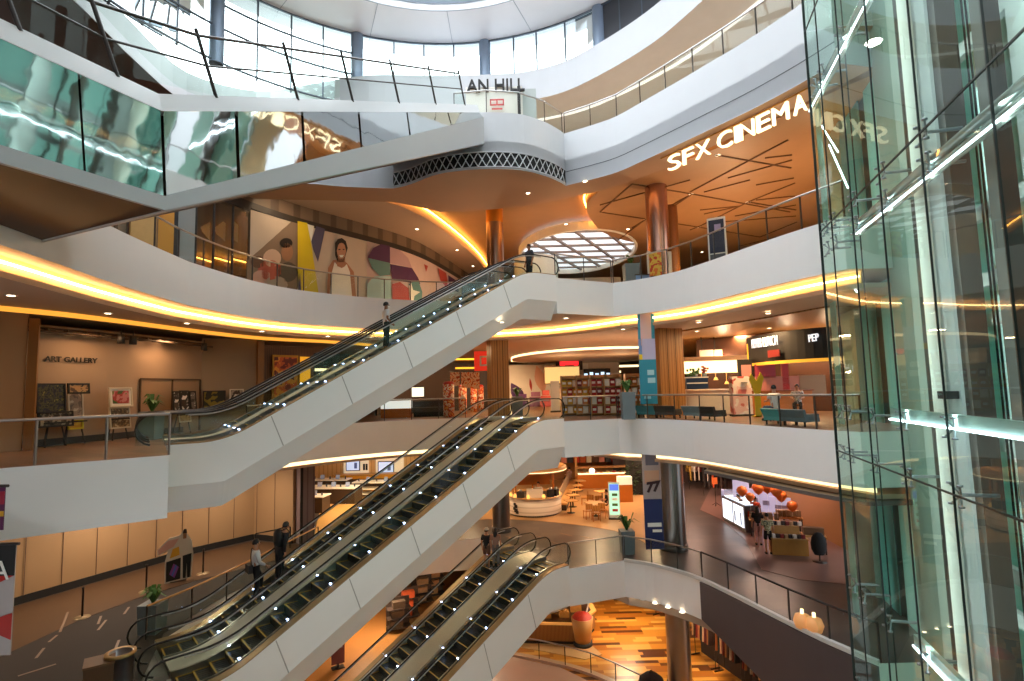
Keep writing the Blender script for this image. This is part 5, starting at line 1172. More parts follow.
MB().tube([(.22,-.17,1.05),(.1,-.16,1.3),(-.08,-.09,1.47),(-.16,.04,1.44)],.016,5).build('strap',[BLK2],bg_,True)
p = on_esc('AB', esc_s('AB',279,3.15), 3.15)
person('person in dark clothes leaning forward with a backpack on the middle escalator', p, fa_('AB')+.2, 'stand', SHB, SHB, sleeve='long', lean=.28, skin=SKIN, scale=1.12)
bp_ = thing('backpack','black rounded backpack worn by the leaning person','backpack',p,fa_('AB')+.2); bp_.scale = (1.12,)*3; m_ = MB(); m_.lathe([(0,-.24),(.12,-.22),(.16,-.05),(.15,.14),(.08,.24),(0,.26)],(0,.0,1.28),14,sx=1.1,sy=.75); m_.build('pack',[BLK2],bp_,True); bp_.location = Vec(bp_.location)+Vec((math.sin(fa_('AB')+.2)*.06,-math.cos(fa_('AB')+.2)*.06,.02))
for x in (-.11,.11): MB().tube([(x,.0,1.5),(x,.2,1.52),(x,.3,1.4),(x,.22,1.2)],.02,5).build('shoulder_strap',[BLK2],bp_,True)
gq = FL['GA']['T']+FL['GA']['n']*3.1+FL['GA']['d']*.5
p = on_esc('GA', esc_s('GA',487,3.3), 3.3); person('person in black top and pale cap standing at the head of the lower escalator', p, -.4, 'stand', SHB, mat('brown_skirt','6a4a3a',.8), cap=mat('pale_cap','d8cfc0',.7), legs='short', sleeve='short')
p = on_esc('GA', esc_s('GA',496,2.9), 2.9); person('long-haired person in grey beside the person with the pale cap', p, -.2, 'stand', mat('dusky_pink_top','a07864',.8), GRYC, longhair=True, sleeve='short', scale=.97)
p = FL['BC']['T']+FL['BC']['d']*1.2+FL['BC']['n']*1.4; person('person in dark grey standing at the head of the upper escalator', Vec((p.x,p.y,6)), 2.2, 'stand', mat('charcoal_shirt','3a3c42',.8), SHB, skin=SKIND, sleeve='short')
# seated man at the restaurant
q = V(780,414,19.6); t = thing('stool','small stool under the seated man in white','stool',(q.x,q.y+.35,0)); MB().lathe([(0,.42),(.2,.42),(.2,.47),(0,.47)],n=16).build('seat',[WOODO],t,True)
for a in range(4): MB().tube([(math.cos(a*PI/2)*.12,math.sin(a*PI/2)*.12,.43),(math.cos(a*PI/2)*.19,math.sin(a*PI/2)*.19,0)],.016,5).build('leg',[BLK2],t,True)
person('seated man in white shirt and jeans with his back turned, restaurant front', Vec((q.x,q.y+.35,0)), .2, 'sit', SHW, mat('blue_jeans','39506a',.8))
p = W(820,417,0); person('seated person in grey check behind the glass lift edge', Vec((p.x,p.y+1.6,0)), 2.6, 'sit', mat_art('check_cloth',['8a8a8a','d0d0d0','4a4a4a'],20), SHB)
t = thing('stool','small stool under the person in grey check','stool',(p.x,p.y+1.6,0)); MB().lathe([(0,.42),(.2,.42),(.2,.47),(0,.47)],n=16).build('seat',[WOODO],t,True)
for a in range(4): MB().tube([(math.cos(a*PI/2)*.12,math.sin(a*PI/2)*.12,.43),(math.cos(a*PI/2)*.19,math.sin(a*PI/2)*.19,0)],.016,5).build('leg',[BLK2],t,True)
# ------------------------------------------------------------------ level A: hoarding, phone store
HO = [(-22.5,13.6),(-18.4,20.5),(-15.6,26.4),(-13.6,28.9),(-11.2,27.95)]
b = MB().wall(HO,-6,-1.9,.2); struct('wall_left',b,[HOARD])
b = MB().wall(offset(HO,-.05),-6,-5.72,.06); struct('baseboard_left',b,[BLK2])
hs = MB()
for q in resample(HO,1.22)[1:-1]: hs.box((q.x+.02,q.y-.03,-3.8),(.02,.02,3.8))
struct('trim_10',hs,[mat('hoarding_seam','6a5040',.7)])
p0 = Vec((-10.85,28.2)); t = thing('square_column','purple-brown square column at the edge of the phone store','column',(-10.75,28.3,-6),.75); MB().box((0,0,2.05),(.75,.75,4.1)).build('shaft',[stripes('pillar_panel','857070','6b5857',0,1.0,.5,.05)],t,True); MB().box((-.3,-.39,2.05),(.12,.03,4.1)).build('dark_edge',[BLK2],t,True)
b = MB().wall([(-11.2,28.8),(-16,35),(-17.5,45)],-6,-1.9,.2); struct('wall_left',b,[stripes('store_wood_wall','d0a878','b88c5c',1,1.5,.5,.06)])
b = MB().box((-9.5,44.5,-4),(20,.25,4.2)); struct('wall_back',b,[stripes('store_wood_back','d8b684','c09a68',0,.9,.5,.06)])
SB = 44.3
for x0,x1,y,lab in ((344,369,466,'left pale display panel on the store back wall'),(376,404,468,'right pale display panel on the store back wall')):
    p = V(x0,y,SB); q = V(x1,y,SB); single('display_board',MB().box(((p.x+q.x)/2,SB-.05,p.z),(q.x-p.x,.08,2.5)),[mat('pale_cream_panel','efe0c4',.5,em=0.25)],lab,'panel')
for x0,x1,y0,y1,lab in ((346,360,459,471,'left large lit screen on the store back wall'),(378,394,461,473,'right large lit screen on the store back wall')):
    p = V(x0,y1,SB-.15); q = V(x1,y0,SB-.15); t = thing('wall_screen',lab,'screen',((p.x+q.x)/2,SB-.15,p.z)); w_,h_ = q.x-p.x,q.z-p.z
    MB().box((0,0,h_/2),(w_,.08,h_)).build('frame',[BLK2],t,True); MB().box((0,-.045,h_/2),(w_-.12,.02,h_-.12)).build('display',[mat('screen_lilac','aebede',.5,em=0.65)],t,True); MB().box((w_*.2,-.06,h_*.45),(w_*.2,.01,h_*.5)).build('picture',[mat('screen_blue','4a5a8a',.5,em=0.29)],t,True)
for px,lab in ((364,'left dark handset picture on the pale panel'),(366.6,'right dark handset picture on the pale panel')):
    p = V(px,467,SB-.12); single('handset_picture',MB().box(p,(.16,.03,.5)),[BLK2],lab,'picture')
wl = MB();  # lit dots stand in for illegible glowing lettering
for k in range(12):
    p = V(319+k*3,463.5-k*.35,40); wl.lathe([(0,-.11),(.1,-.05),(.1,.05),(0,.11)],p,8)
single('lamp_string',wl,[mat('white_store_lamp','ffffff',.5,em=2.16)],'row of bright white lamps across the phone store','lamp')
TW = mat('white_table_top','ece8e0',.3); TD = mat('dark_table_side','3a2d26',.5)
def store_table(p, w_, d_, h_, rz, lab, open_=False, top=TW):
    t = thing('store_table',lab,'table',p,rz)
    MB().box((0,0,h_-.03),(w_,d_,.06)).build('tabletop',[top],t,True)
    if open_:
        for x in (-w_/2+.05,w_/2-.05):
            for y in (-d_/2+.05,d_/2-.05): MB().box((x,y,h_/2-.03),(.07,.07,h_-.06)).build('leg',[TD],t,True)
        for z in (.2,.55): MB().box((0,0,z),(w_-.1,d_-.1,.05)).build('shelf',[TW],t,True)
    else:
        MB().box((0,0,h_/2-.03),(w_-.1,d_-.1,h_-.06)).build('body',[TD],t,True); MB().box((0,0,.04),(w_-.25,d_-.25,.08)).build('plinth',[BLK2],t,True)
    return t
gad = {}
def gadget(p, rz, kind, group, lab):
    if kind not in gad:
        m_ = MB()
        if kind == 'tablet': m_.slab([(-.15,0,.02),(.15,0,.02),(.15,.1,.3),(-.15,.1,.3)],(0,-1,.3),.015); m_.box((0,.07,.05),(.12,.12,.1))
        elif kind == 'handset': m_.slab([(-.05,0,.05),(.05,0,.05),(.05,.05,.2),(-.05,.05,.2)],(0,-1,.3),.012); m_.box((0,.03,.03),(.07,.07,.06))
        gad[kind] = m_.mesh(kind,[mat('gadget_'+kind,'3a4150' if kind=='handset' else '8fa0c8',.3)])
    o = bpy.data.objects.new('display_'+kind, gad[kind]); COL.objects.link(o); o.location = p; o.rotation_euler=(0,0,rz); tag(o,lab,kind,group)
tabs = [(W(331,504,-6)+Vec((0,.6,0)),3.6,1.4,1.05,-.12,'long white-topped dark table in the phone store',False,7),(W(312,513,-6)+Vec((0,.5,0)),1.6,1.2,1.0,-.12,'white-topped table nearest the purple-brown column',False,3),
        (W(333,491,-6)+Vec((0,-.6,0)),3.0,1.1,1.0,-.12,'dark table behind the long white-topped table',False,5),(W(371,497,-6)+Vec((0,.4,0)),2.6,1.2,1.05,-.12,'open white shelved table right of the long table',True,4)]
for p,w_,d_,h_,rz,lab,op,n_ in tabs:
    p.z = -6; store_table(p,w_,d_,h_,rz,lab,op)
    for k in range(n_):
        x = -w_/2+.3+(w_-.6)*k/max(1,n_-1); gadget((p.x+math.cos(rz)*x,p.y+math.sin(rz)*x-.1,-6+h_),rz+random.uniform(-.4,.4),'tablet' if k%2 else 'handset','handsets on the '+lab.split(' in the')[0].replace('table','tables')[:40],('tablet' if k%2 else 'handset')+' on display on the '+lab[:60].replace(' in the phone store',''))
t = thing('wall_counter','low wood and dark counter along the store back wall','counter',V(375,482,43.6)); t.location.z = -6; MB().box((0,0,.5),(6.2,.7,1.0)).build('body',[TD],t,True); MB().box((0,0,1.03),(6.4,.8,.08)).build('countertop',[WOODL],t,True); MB().box((0,-.38,.85),(6.2,.04,.25)).build('wood_front',[mat('amber_wood','c8922e',.5)],t,True)
t = thing('side_shelf','amber wood side shelves at the left of the phone store','shelf',W(316,490,-6)+Vec((0,3,0))); 
for z in (.35,.75,1.15): MB().box((0,0,z),(2.4,.6,.06)).build('shelf',[mat('amber_wood','c8922e',.5)],t,True)
for x in (-1.17,0,1.17): MB().box((x,0,.6),(.06,.6,1.2)).build('upright',[TD],t,True)
MB().box((.2,0,1.55),(2.0,.6,.35)).build('dark_top',[BLK2],t,True)
# stanchions, standee, bins and barriers on the left of level A
first = None
for px,py,lab in ((82,618,'barrier post with round base, left one by the brown hoarding'),(146,592,'barrier post with round base, middle one by the hoarding'),(203,574,'barrier post with round base, right one beside the printed standing figure')):
    p = W(px,py,-6)
    if first is None:
        t = first = thing('barrier_post',lab,'barrier post',p,0,'barrier posts by the hoarding'); MB().lathe([(0,0),(.24,0),(.24,.03),(.05,.06),(0,.06)],n=20).build('base',[mat('worn_brass','a08a6a',.4,.5)],t,True); MB().lathe([(.032,.04),(.032,.95),(.04,.96),(.04,1.02),(0,1.03)],n=12).build('post',[STEELD],t,True)
    else: copy_to(first,p,0,lab)
p = W(178,582,-6); t = thing('standing_figure_board','cut-out printed board of a person in white shirt with a tablet poster','standee',p,.55); t.scale = (.62,.62,1.18)
Wb_ = mat('cutout_white','d8cdbd',.6)
MB().slab([(-.75,0,0),(.75,0,.1),(.82,0,.9),(.7,0,1.35),(.45,0,1.55),(.25,0,1.75),(.05,0,1.55),(-.55,0,1.5),(-1.2,0,1.15),(-1.15,0,.95),(-.6,0,1.1),(-.75,0,.75)],(0,1,0),.03).build('board',[Wb_],t,True)
f = -.012
for nm,pts,m_ in (('printed_poster',[(-.68,f,.06),(.12,f,.1),(.12,f,.8),(-.68,f,.72)],BLK2),('printed_tablet',[(-.5,f*2,.3),(-.2,f*2,.16),(.02,f*2,.5),(-.28,f*2,.64)],mat('violet_print','8a4a9a',.5)),('printed_tablet_stripe',[(-.38,f*3,.26),(-.3,f*3,.22),(-.08,f*3,.55),(-.16,f*3,.6)],mat('blue_print','4a6ac0',.5)),('printed_trousers',[(.22,f,.85),(.72,f,.9),(.66,f,.1),(.5,f,.1),(.46,f,.6),(.42,f,.1),(.26,f,.1)],BLK2),('printed_face',[(.22,f*2,1.42),(.4,f*2,1.42),(.42,f*2,1.62),(.2,f*2,1.62)],SKIND),('printed_hair',[(.18,f*3,1.6),(.44,f*3,1.6),(.4,f*3,1.74),(.24,f*3,1.75)],HAIR),('printed_yellow',[(-.5,f,.82),(.05,f,.9),(0,f,1.18),(-.35,f,1.12)],mat('amber_print','d8a030',.5)),('printed_pink',[(-1.1,f,1.0),(-.3,f,1.2),(.0,f,1.45),(-.6,f,1.42),(-1.15,f,1.15)],mat('rose_print','d8a898',.5))):
    MB().slab(pts,(0,-1,0),.008).build(nm,[m_],t,True)
MB().box((0,.25,.02),(.9,.5,.04)).build('foot',[STEELD],t,True)
p = W(119,694,-6); t = thing('litter_bin','round steel litter bin with open top beside the escalator foot','bin',p); MB().lathe([(.3,0),(.3,.95),(.34,.97),(.34,1.0),(.27,1.0),(.27,.5),(0,.5)],n=24).build('drum',[STEEL],t,True); MB().lathe([(.345,.96),(.345,1.02),(.26,1.02)],n=24).build('rim',[mat('brass_rim','a5834e',.35,.7)],t,True)
p = W(98,700,-6); t = thing('notice_box','plain brown box plinth left of the steel litter bin','box',p,.6); MB().box((0,0,.45),(.6,.6,.9)).build('body',[mat('brown_box','6a4a30',.6)],t,True); MB().box((0,0,.92),(.64,.64,.05)).build('lid',[mat('brown_lid','805a3a',.6)],t,True)
bl_ = [tuple(W(146,640,-6).xy),tuple(W(205,612,-6).xy),tuple(W(262,580,-6).xy),tuple(W(318,548,-6).xy)]
balustrade('glass balustrade with amber handrail left of the middle escalators', bl_, -6, 1.0, 1.6, STEELD, WOODL, 0)
t = thing('queue_rail','dark metal queue rail beyond the backpacker','rail',W(255,556,-6)); q = W(290,548,-6)-rootloc(t)
for d in (Vec((0,0,0)),q): MB().tube([d,d+Vec((0,0,1.0))],.035,6).build('post',[BLK2],t,True)
MB().tube([(0,0,1.0),q+Vec((0,0,1.0))],.03,6).build('top_rail',[BLK2],t,True)
# hanging banners
def banner(px, y0, y1, dep, w_, parts, lab, tilt=0):
    p = V(px,y0,dep); q = V(px+tilt,y1,dep); t = thing('hanging_banner',lab,'banner',p); H_ = p.z-q.z; dx = q.x-p.x
    for i_,(nm,f0,f1,m_,xa,xb) in enumerate(parts):
        y_ = -.014*i_
        MB().slab([(dx*f0+w_*xa,y_,-H_*f0),(dx*f0+w_*xb,y_,-H_*f0),(dx*f1+w_*xb,y_,-H_*f1),(dx*f1+w_*xa,y_,-H_*f1)],(0,1,0),.012).build(nm,[m_],t,True)
    MB().tube([(-w_/2-.05,0,.02),(w_/2+.05,0,.02)],.025,6).build('rod',[STEELD],t,True); return t
PB = mat('pale_blue_print','7f9ccb',.6)
banner(644,275,404,23.5,.72,[('cloth',0,1,PB,-.5,.5),('turquoise_field',.26,.5,CYAN,-.5,.5),('figure_print',.3,.55,mat('portrait_print','c8b0b0',.6),-.35,.3),('white_field',.5,.7,mat('lilac_print','b8b8d8',.6),-.3,.5),('yellow_spot',.62,.67,YEL,-.5,-.3),('turquoise_field',.66,1,CYAN,-.5,.5),('pale_text_block',.74,.78,mat('pale_text','a8d4dc',.6),-.05,.35),('pale_text_block',.8,.84,mat('pale_text','a8d4dc',.6),-.05,.4),('pale_text_block',.94,.96,mat('pale_text','a8d4dc',.6),-.3,.1)],'long blue and turquoise banner hanging below the cinema level corner',5)
bn = banner(649,419,549,23.6,.78,[('cloth',0,1,mat('washed_pink_print','b8a8a4',.6),-.5,.5),('grey_block',.22,.36,mat('grey_print','6a6a7a',.6),-.3,.4),('peach_block',.4,.5,mat('peach_print','d8a888',.6),-.4,.4),('navy_field',.62,1,NAVY,-.5,.5),('white_line',.8,.83,PAPER,-.35,.4),('white_line',.85,.87,PAPER,-.1,.4)],'long pink and navy banner with 77 hanging in front of the steel column',6)
o = text('number','77',.55,rootloc(bn)+Vec((.02-.3,-.12,-3.05)),(1,0,.12),(0,0,1),mat('dark_red_print','3a2024',.6),bn,.004,shear=.2,bold=.03)
p = V(6,545,10.6); q = V(4,655,10.6); t = thing('hanging_banner','black, red and white banner at the lower left edge','banner',(p.x-.55,p.y,p.z)); H_ = p.z-q.z
MB().box((0,0,-H_/2),(1.5,.02,H_)).build('cloth',[mat('greyish_white_cloth','b4aca8',.6)],t,True); MB().box((0,-.015,-H_*.14),(1.5,.012,H_*.28)).build('black_field',[BLK2],t,True)
MB().slab([(-.75,-.015,-H_*.62),(.75,-.015,-H_*.28),(-.75,-.015,-H_*.28)],(0,-1,0),.012).build('red_field',[RED],t,True); MB().slab([(.75,-.015,-H_*.62),(.75,-.015,-H_*.86),(.1,-.015,-H_*.72)],(0,-1,0),.012).build('red_field',[RED],t,True); MB().tube([(-.8,0,.02),(.8,0,.02)],.03,6).build('rod',[STEELD],t,True)
text('letter','A',.5,rootloc(t)+Vec((.34,-.04,-.62)),(1,0,0),(0,0,1),PAPER,t,.004)
p = V(3,487,10.6); q = V(3,530,10.6); t = thing('hanging_banner','small purple and red banner above the left edge banner','banner',(p.x-.6,p.y,p.z)); H_ = p.z-q.z; MB().box((0,0,-H_/2),(1.3,.02,H_)).build('cloth',[mat('purple_cloth','5a1f4a',.6)],t,True); MB().box((0,-.015,-H_*.25),(1.3,.012,H_*.3)).build('red_field',[mat('crimson','a0203a',.6)],t,True); MB().box((0,-.015,-H_*.62),(1.3,.012,H_*.12)).build('amber_field',[mat('amber_print','d8a030',.5)],t,True); MB().tube([(-.7,0,.02),(.7,0,.02)],.03,6).build('rod',[STEELD],t,True)
# ------------------------------------------------------------------ level A: coffee kiosk and cafe
kc = Vec((1.1,33.5,-6)); t = thing('coffee_kiosk','round white coffee kiosk with wooden canopy disc','kiosk',kc)
CRM = mat('cream_counter','ddcfc0',.45)
MB().lathe([(1.62,.12),(1.62,1.05),(1.5,1.05)],n=40,sx=1,sy=.95).build('counter',[stripes('cream_counter_lines','ddcfc0','c0b0a0',2,1.1,.45,.05)],t,True)
MB().lathe([(1.5,0),(1.5,.12)],n=40).build('plinth',[STEELD],t,True); MB().lathe([(1.68,1.05),(1.68,1.1),(1.2,1.1),(1.2,1.05)],n=40).build('countertop',[WOODL],t,True)
MB().lathe([(0,2.5),(1.9,2.5),(1.98,2.6),(1.98,2.75),(1.9,2.8),(0,2.85)],n=44).build('canopy',[WOODL],t,True)
MB().lathe([(1.99,2.57),(1.99,2.61)],n=44).build('canopy_light',[WARM],t,True)
for a in (.5,1.6,2.7,3.8,5.6): MB().tube([(math.cos(a)*1.4,math.sin(a)*1.4,1.1),(math.cos(a)*1.4,math.sin(a)*1.4,2.5)],.045,8).build('post',[WOODO],t,True)
MB().box((-.1,.5,2.0),(2.2,.1,.9)).build('back_board',[WOODO],t,True)
MB().box((.0,-1.2,1.35),(.95,.35,.5)).build('till_housing',[CRM],t,True)
for k,(a,r_,h_,m_,lab) in enumerate(((4.1,1.45,.35,mat('coffee_machine','5a544e',.3,.6),'coffee machine on the kiosk counter'),(5.4,1.45,.42,BLK2,'dark grinder on the kiosk counter'),(5.75,1.45,.36,BLK2,'dark jug set on the kiosk counter'))):
    q = kc+Vec((math.cos(a)*r_,math.sin(a)*r_,1.1)); t2 = thing('counter_machine',lab,'machine',q,a+PI/2); MB().box((0,0,h_/2),(.34,.28,h_)).build('body',[m_],t2,True); MB().lathe([(.08,h_),(.12,h_+.12),(0,h_+.13)],n=10).build('hopper',[STEEL],t2,True)
for k,a in enumerate((3.55,3.85,4.45,5.05,5.95)):
    q = kc+Vec((math.cos(a)*1.52,math.sin(a)*1.52,1.1)); single('cup_lamp' if 0 else 'counter_lamp',MB().lathe([(0,0),(.09,0),(.1,.1),(.06,.2),(0,.22)],q,10),[mat('amber_shade','f0b860',.5,em=0.86)],['first','second','third','fourth','fifth'][k]+' small glowing lamp from the left on the round kiosk counter','lamp','kiosk counter lamps')
person('barista with dark hair in white inside the round coffee kiosk', kc+Vec((.25,-.35,.12)), PI, 'stand', SHW, SHB, arms=dict(lwr=(-.14,.26,1.06),rwr=(.14,.26,1.06)))
mk = MB(); 
for x,z,r_ in ((-1.18,.75,.09),(-1.12,.62,.12),(-1.2,.5,.1),(-1.12,.38,.14),(-1.05,.28,.12)): mk.lathe([(0,0),(r_,0)],(0,0,0),6) if 0 else mk.box((x,-1.18-.0,z),(r_*1.6,.05,r_*1.4),-.75)
mk.build('dark_print',[BLK2],t,True)
# cafe furniture
def cafe_table(p, lab, w_=.7):
    t = thing('cafe_table',lab,'table',p,.3,'cafe tables'); MB().box((0,0,.73),(w_,w_,.04)).build('tabletop',[WOODL],t,True); MB().tube([(0,0,.02),(0,0,.71)],.035,8).build('pedestal',[BLK2],t,True); MB().lathe([(0,0),(.25,0),(.25,.02),(0,.03)],n=16).build('base',[BLK2],t,True)
def cafe_chair(p, rz, lab, m_=WOOD):
    t = thing('cafe_chair',lab,'chair',p,rz,'cafe chairs'); MB().box((0,0,.45),(.42,.42,.04)).build('seat',[m_],t,True); MB().box((0,-.2,.72),(.42,.03,.3)).build('backrest',[m_],t,True)
    for x in (-.18,.18):
        for y in (-.18,.18): MB().tube([(x,y,.44),(x*1.1,y*1.1,0)],.018,5).build('leg',[WOODO],t,True)
        MB().tube([(x,-.2,.44),(x,-.2,.86)],.016,5).build('back_post',[WOODO],t,True)
for i,(px,py) in enumerate(((571,513),(573,507),(575,501),(577,496),(580,491))):
    p = W(px,py,-6); cafe_table(p,['nearest small cafe table beside the slatted bench','second small cafe table from the front by the bench','third small cafe table from the front by the bench','fourth small cafe table from the front by the bench','farthest small cafe table by the bench'][i])
p0 = W(563,511,-6); p1 = W(573,487,-6); t = thing('slatted_bench','long slatted bench back running beside the small cafe tables','bench',(p0.x,p0.y,-6)); d_ = p1-p0
MB().box(d_/2+Vec((0,0,.4)),(d_.length,.5,.1),math.atan2(d_.y,d_.x)).build('seat',[WOODL],t,True); sl = MB()
MB().box(d_/2+Vec((-.25,.1,.75)),(d_.length,.06,.75),math.atan2(d_.y,d_.x)).build('backrest',[stripes('bench_slats','a8927a','6a5848',2,3,.5)],t,True); MB().box(d_/2+Vec((0,0,.18)),(d_.length-.1,.4,.36),math.atan2(d_.y,d_.x)).build('base',[TD],t,True)
for i,(px,py,rz) in enumerate(((588,519,.3),(596,521,.1),(603,518,-.4),(590,510,2.8),(600,511,3.3),(585,505,1.5),(609,511,1.8))):
    cafe_chair(W(px,py,-6),rz,['wooden cafe chair nearest the round kiosk','front wooden cafe chair in the middle','front wooden cafe chair toward the lit sign','rear wooden cafe chair, left','rear wooden cafe chair, middle','wooden cafe chair beside the small tables','wooden cafe chair under the person in dark'][i])
cafe_table(W(596,516,-6),'larger cafe table among the wooden chairs',1.0); cafe_table(W(604,505,-6)+Vec((0,.6,0)),'cafe table behind the wooden chairs',.8)
person('seated person in dark top at the cafe beside the lit sign', W(607,512,-6), 1.4, 'sit', SHB, SHB)
person('seated person in dark at the far end of the slatted bench', W(572,488,-6)+Vec((0,1.5,0)), .6, 'sit', mat('pinkish_top','b08a80',.8), SHB)
p = W(615,519,-6); t = thing('digital_sign','upright lit green and blue digital sign in the cafe','sign',p,-.15); MB().box((0,0,1.05),(.62,.12,1.95)).build('housing',[mat('pale_housing','c8d8d4',.4)],t,True); MB().box((0,-.065,1.1),(.54,.02,1.7)).build('display',[mat('lit_green_display','9fd8c0',.5,em=0.72)],t,True); MB().box((0,-.08,1.75),(.5,.01,.35)).build('blue_header',[mat('lit_blue','4a6ad0',.5,em=0.72)],t,True)
for z,m_ in ((1.35,GREEN),(1.1,PAPER),(.8,GREEN),(.5,RED)): MB().box((.03,-.08,z),(.3,.01,.14)).build('menu_picture',[m_],t,True)
MB().box((0,0,.04),(.7,.4,.08)).build('base',[STEELD],t,True)
p = W(603,494,-6); t = thing('bakery_counter','long lit bakery counter behind the cafe tables','counter',(p.x+.8,p.y+2.5,-6)); MB().box((0,0,.5),(4.6,.8,1.0)).build('body',[WOODO],t,True); MB().box((0,0,1.25),(4.5,.7,.45)).build('glass_case',[GLS],t,True); MB().box((0,0,1.5),(4.6,.8,.05)).build('top',[WOODL],t,True); MB().box((0,-.1,1.03),(4.4,.5,.04)).build('lit_shelf',[WARM],t,True)
for k in range(9):
    x = -1.9+k*.47; single('bread',MB().lathe([(0,0),(.13,.02),(.14,.08),(.06,.14),(0,.15)],(p.x+.8+x,p.y+2.4,-4.93),9,sx=1.2),[[mat('bread_brown','b06a2a',.6),RED,mat('bread_cream','e0c088',.6)][(k*2)%3]],'small baked item in the lit bakery counter','bread','baked items in the bakery counter')
t = thing('bakery_canopy','flat wooden canopy with lights above the bakery counter','canopy',(p.x+.6,p.y+2.8,-3.1)); MB().box((0,0,0),(4.4,1.6,.2)).build('board',[mat('amber_wood','c8922e',.5)],t,True); MB().box((0,-.81,0),(4.3,.03,.08)).build('light_strip',[WARM],t,True)
for x in (-2.1,2.1): MB().box((x,0,-1.45),(.14,.14,2.9)).build('post',[WOODL],t,True)
p = V(592,471,36); t = thing('globe_pendant','round white glowing pendant over the cafe tables','lamp',p); MB().lathe([(0,-.2),(.14,-.14),(.2,0),(.14,.14),(0,.2)],n=16).build('globe',[mat('globe_glow','fff0d0',.5,em=1.15)],t,True); MB().tube([(0,0,.2),(0,0,max(.3,-2.1-p.z))],.012,4).build('cord',[BLK2],t,True)
p = W(622,505,-6); t = thing('menu_podium','wooden podium with pale lit top beside the lit sign','podium',(p.x+.4,p.y+1,-6)); MB().box((0,0,.55),(.9,.6,1.1)).build('body',[WOODO],t,True); MB().box((0,0,1.35),(.9,.5,.5)).build('lit_case',[mat('pale_lit_case','efe2c8',.5,em=0.36)],t,True)
g = MB(); p = W(640,497,-6)
for k in range(420):
    q = Vec((p.x+random.uniform(-.75,.75),p.y+random.uniform(.3,1.1),-6+random.uniform(.1,3.6))); a = random.random()*6.3; s_ = random.uniform(.08,.17); u_ = Vec((math.cos(a),math.sin(a),random.uniform(-.6,.6)))*s_; v_ = Vec((-math.sin(a),math.cos(a),.4))*s_*.6
    g.add([q-u_,q+v_,q+u_,q-v_],[(0,1,2,3)])
t = thing('green_wall_plant','tall dark leafy plant screen beside the cafe','plant',(p.x,p.y+.7,-6)); g.build('foliage',[GREEND],t); MB().box((0,.1,1.8),(1.4,.25,3.6)).build('screen',[BLK2],t,True)
b = MB().box((3.5,45,-4),(9,.2,4)); struct('wall_back',b,[mat('orange_shop_back','8a5a30',.6,var=.4,vscale=1)])
for k in range(14):
    px = 545+k*6.3; p = V(px,463,43); c_ = ['c8602a','e8d8c0','5a3a2a','d88a7a','2a3040','c83a2a'][k%6]; t = thing('stock_item','colourful stock item on the back shop wall above the cafe','stock',(p.x,43,-4.4),0,'stock on the back shop wall'); MB().box((0,0,.5),(.4,.3,1.0)).build('item',[mat('stock_'+c_,c_,.6)],t,True); MB().box((0,-.16,.6),(.24,.02,.35)).build('label_face',[PAPER],t,True)
# ------------------------------------------------------------------ level A, right: clothes and gadget stalls
def garment_rack(p, rz, lab, cols, w_=1.5, h_=1.5, gl='garments'):
    t = thing('garment_rack',lab,'rack',p,rz)
    for x in (-w_/2,w_/2): MB().tube([(x,0,.03),(x,0,h_)],.02,6).build('post',[STEELD],t,True); MB().box((x,0,.03),(.05,.5,.04)).build('foot',[STEELD],t,True)
    MB().tube([(-w_/2,0,h_),(w_/2,0,h_)],.02,6).build('rail',[STEELD],t,True)
    for k,c_ in enumerate(cols):
        x = -w_/2+.12+(w_-.24)*k/max(1,len(cols)-1); key = 'garment_'+c_
        if key not in gad:
            m_ = MB(); n_ = [(-.03,-.04,-.06),(.03,-.04,-.06)]; rows = []
            for z,ww in ((-.05,.05),(-.1,.2),(-.3,.19),(-.6,.2),(-.95,.23)): rows.append([Vec((-.03,-ww,z)),Vec((.03,-ww,z)),Vec((.045,0,z)),Vec((.03,ww,z)),Vec((-.03,ww,z)),Vec((-.045,0,z))])
            m_.loft(rows); m_.tube([(0,0,-.05),(0,0,.03)],.008,4); gad[key] = m_.mesh('garment',[mat('cloth_'+c_,c_,.85,var=.2,vscale=6)])
        o = bpy.data.objects.new('garment',gad[key]); COL.objects.link(o); o.location = (p[0]+math.cos(rz)*x,p[1]+math.sin(rz)*x,p[2]+h_-.03); o.rotation_euler=(0,0,rz+random.uniform(-.15,.15)); tag(o,'garment hanging on the '+lab.replace('rack of ','rack of '),'garment',gl)
garment_rack(W(702,489,-6),-.3,'clothes rack beside the steel column with pale and ochre garments',['b08a3a','d8c8b8','c8b8a8','3a3434','e0d8d0','2a2626'],1.7,1.6,'pale and ochre garments by the steel column')
garment_rack(W(713,497,-6)+Vec((.4,.6,0)),-.3,'clothes rack with dark garments and an orange one',['2a2624','3a3230','c8502a','2a2424','4a3a34','1e1c1c'],1.5,1.5,'dark garments on the second rack')
garment_rack(W(727,488,-6)+Vec((.6,1.5,0)),-.2,'clothes rack with white and navy garments at the back',['d8d4d0','2a3050','e0dcd8','20243a','8a2a2a'],1.5,1.6,'white and navy garments at the back')
p = W(716,506,-6); t = thing('price_stand','thin stand with round orange plate before the clothes racks','stand',p); MB().tube([(0,0,0),(0,0,1.3)],.02,6).build('pole',[STEELD],t,True); MB().box((0,0,1.5),(.34,.04,.4)).build('plate',[ORG],t,True)
for a in range(3): MB().tube([(0,0,.2),(math.cos(a*2.1)*.3,math.sin(a*2.1)*.3,0)],.015,5).build('foot',[STEELD],t,True)
va = W(723,520,-6); vb = W(746,533,-6); vd = vb-va; t = thing('lit_showcase','long showcase with two bright lit white fronts on the concourse','showcase',((va.x+vb.x)/2,(va.y+vb.y)/2,-6),math.atan2(vd.y,vd.x)); L_ = vd.length
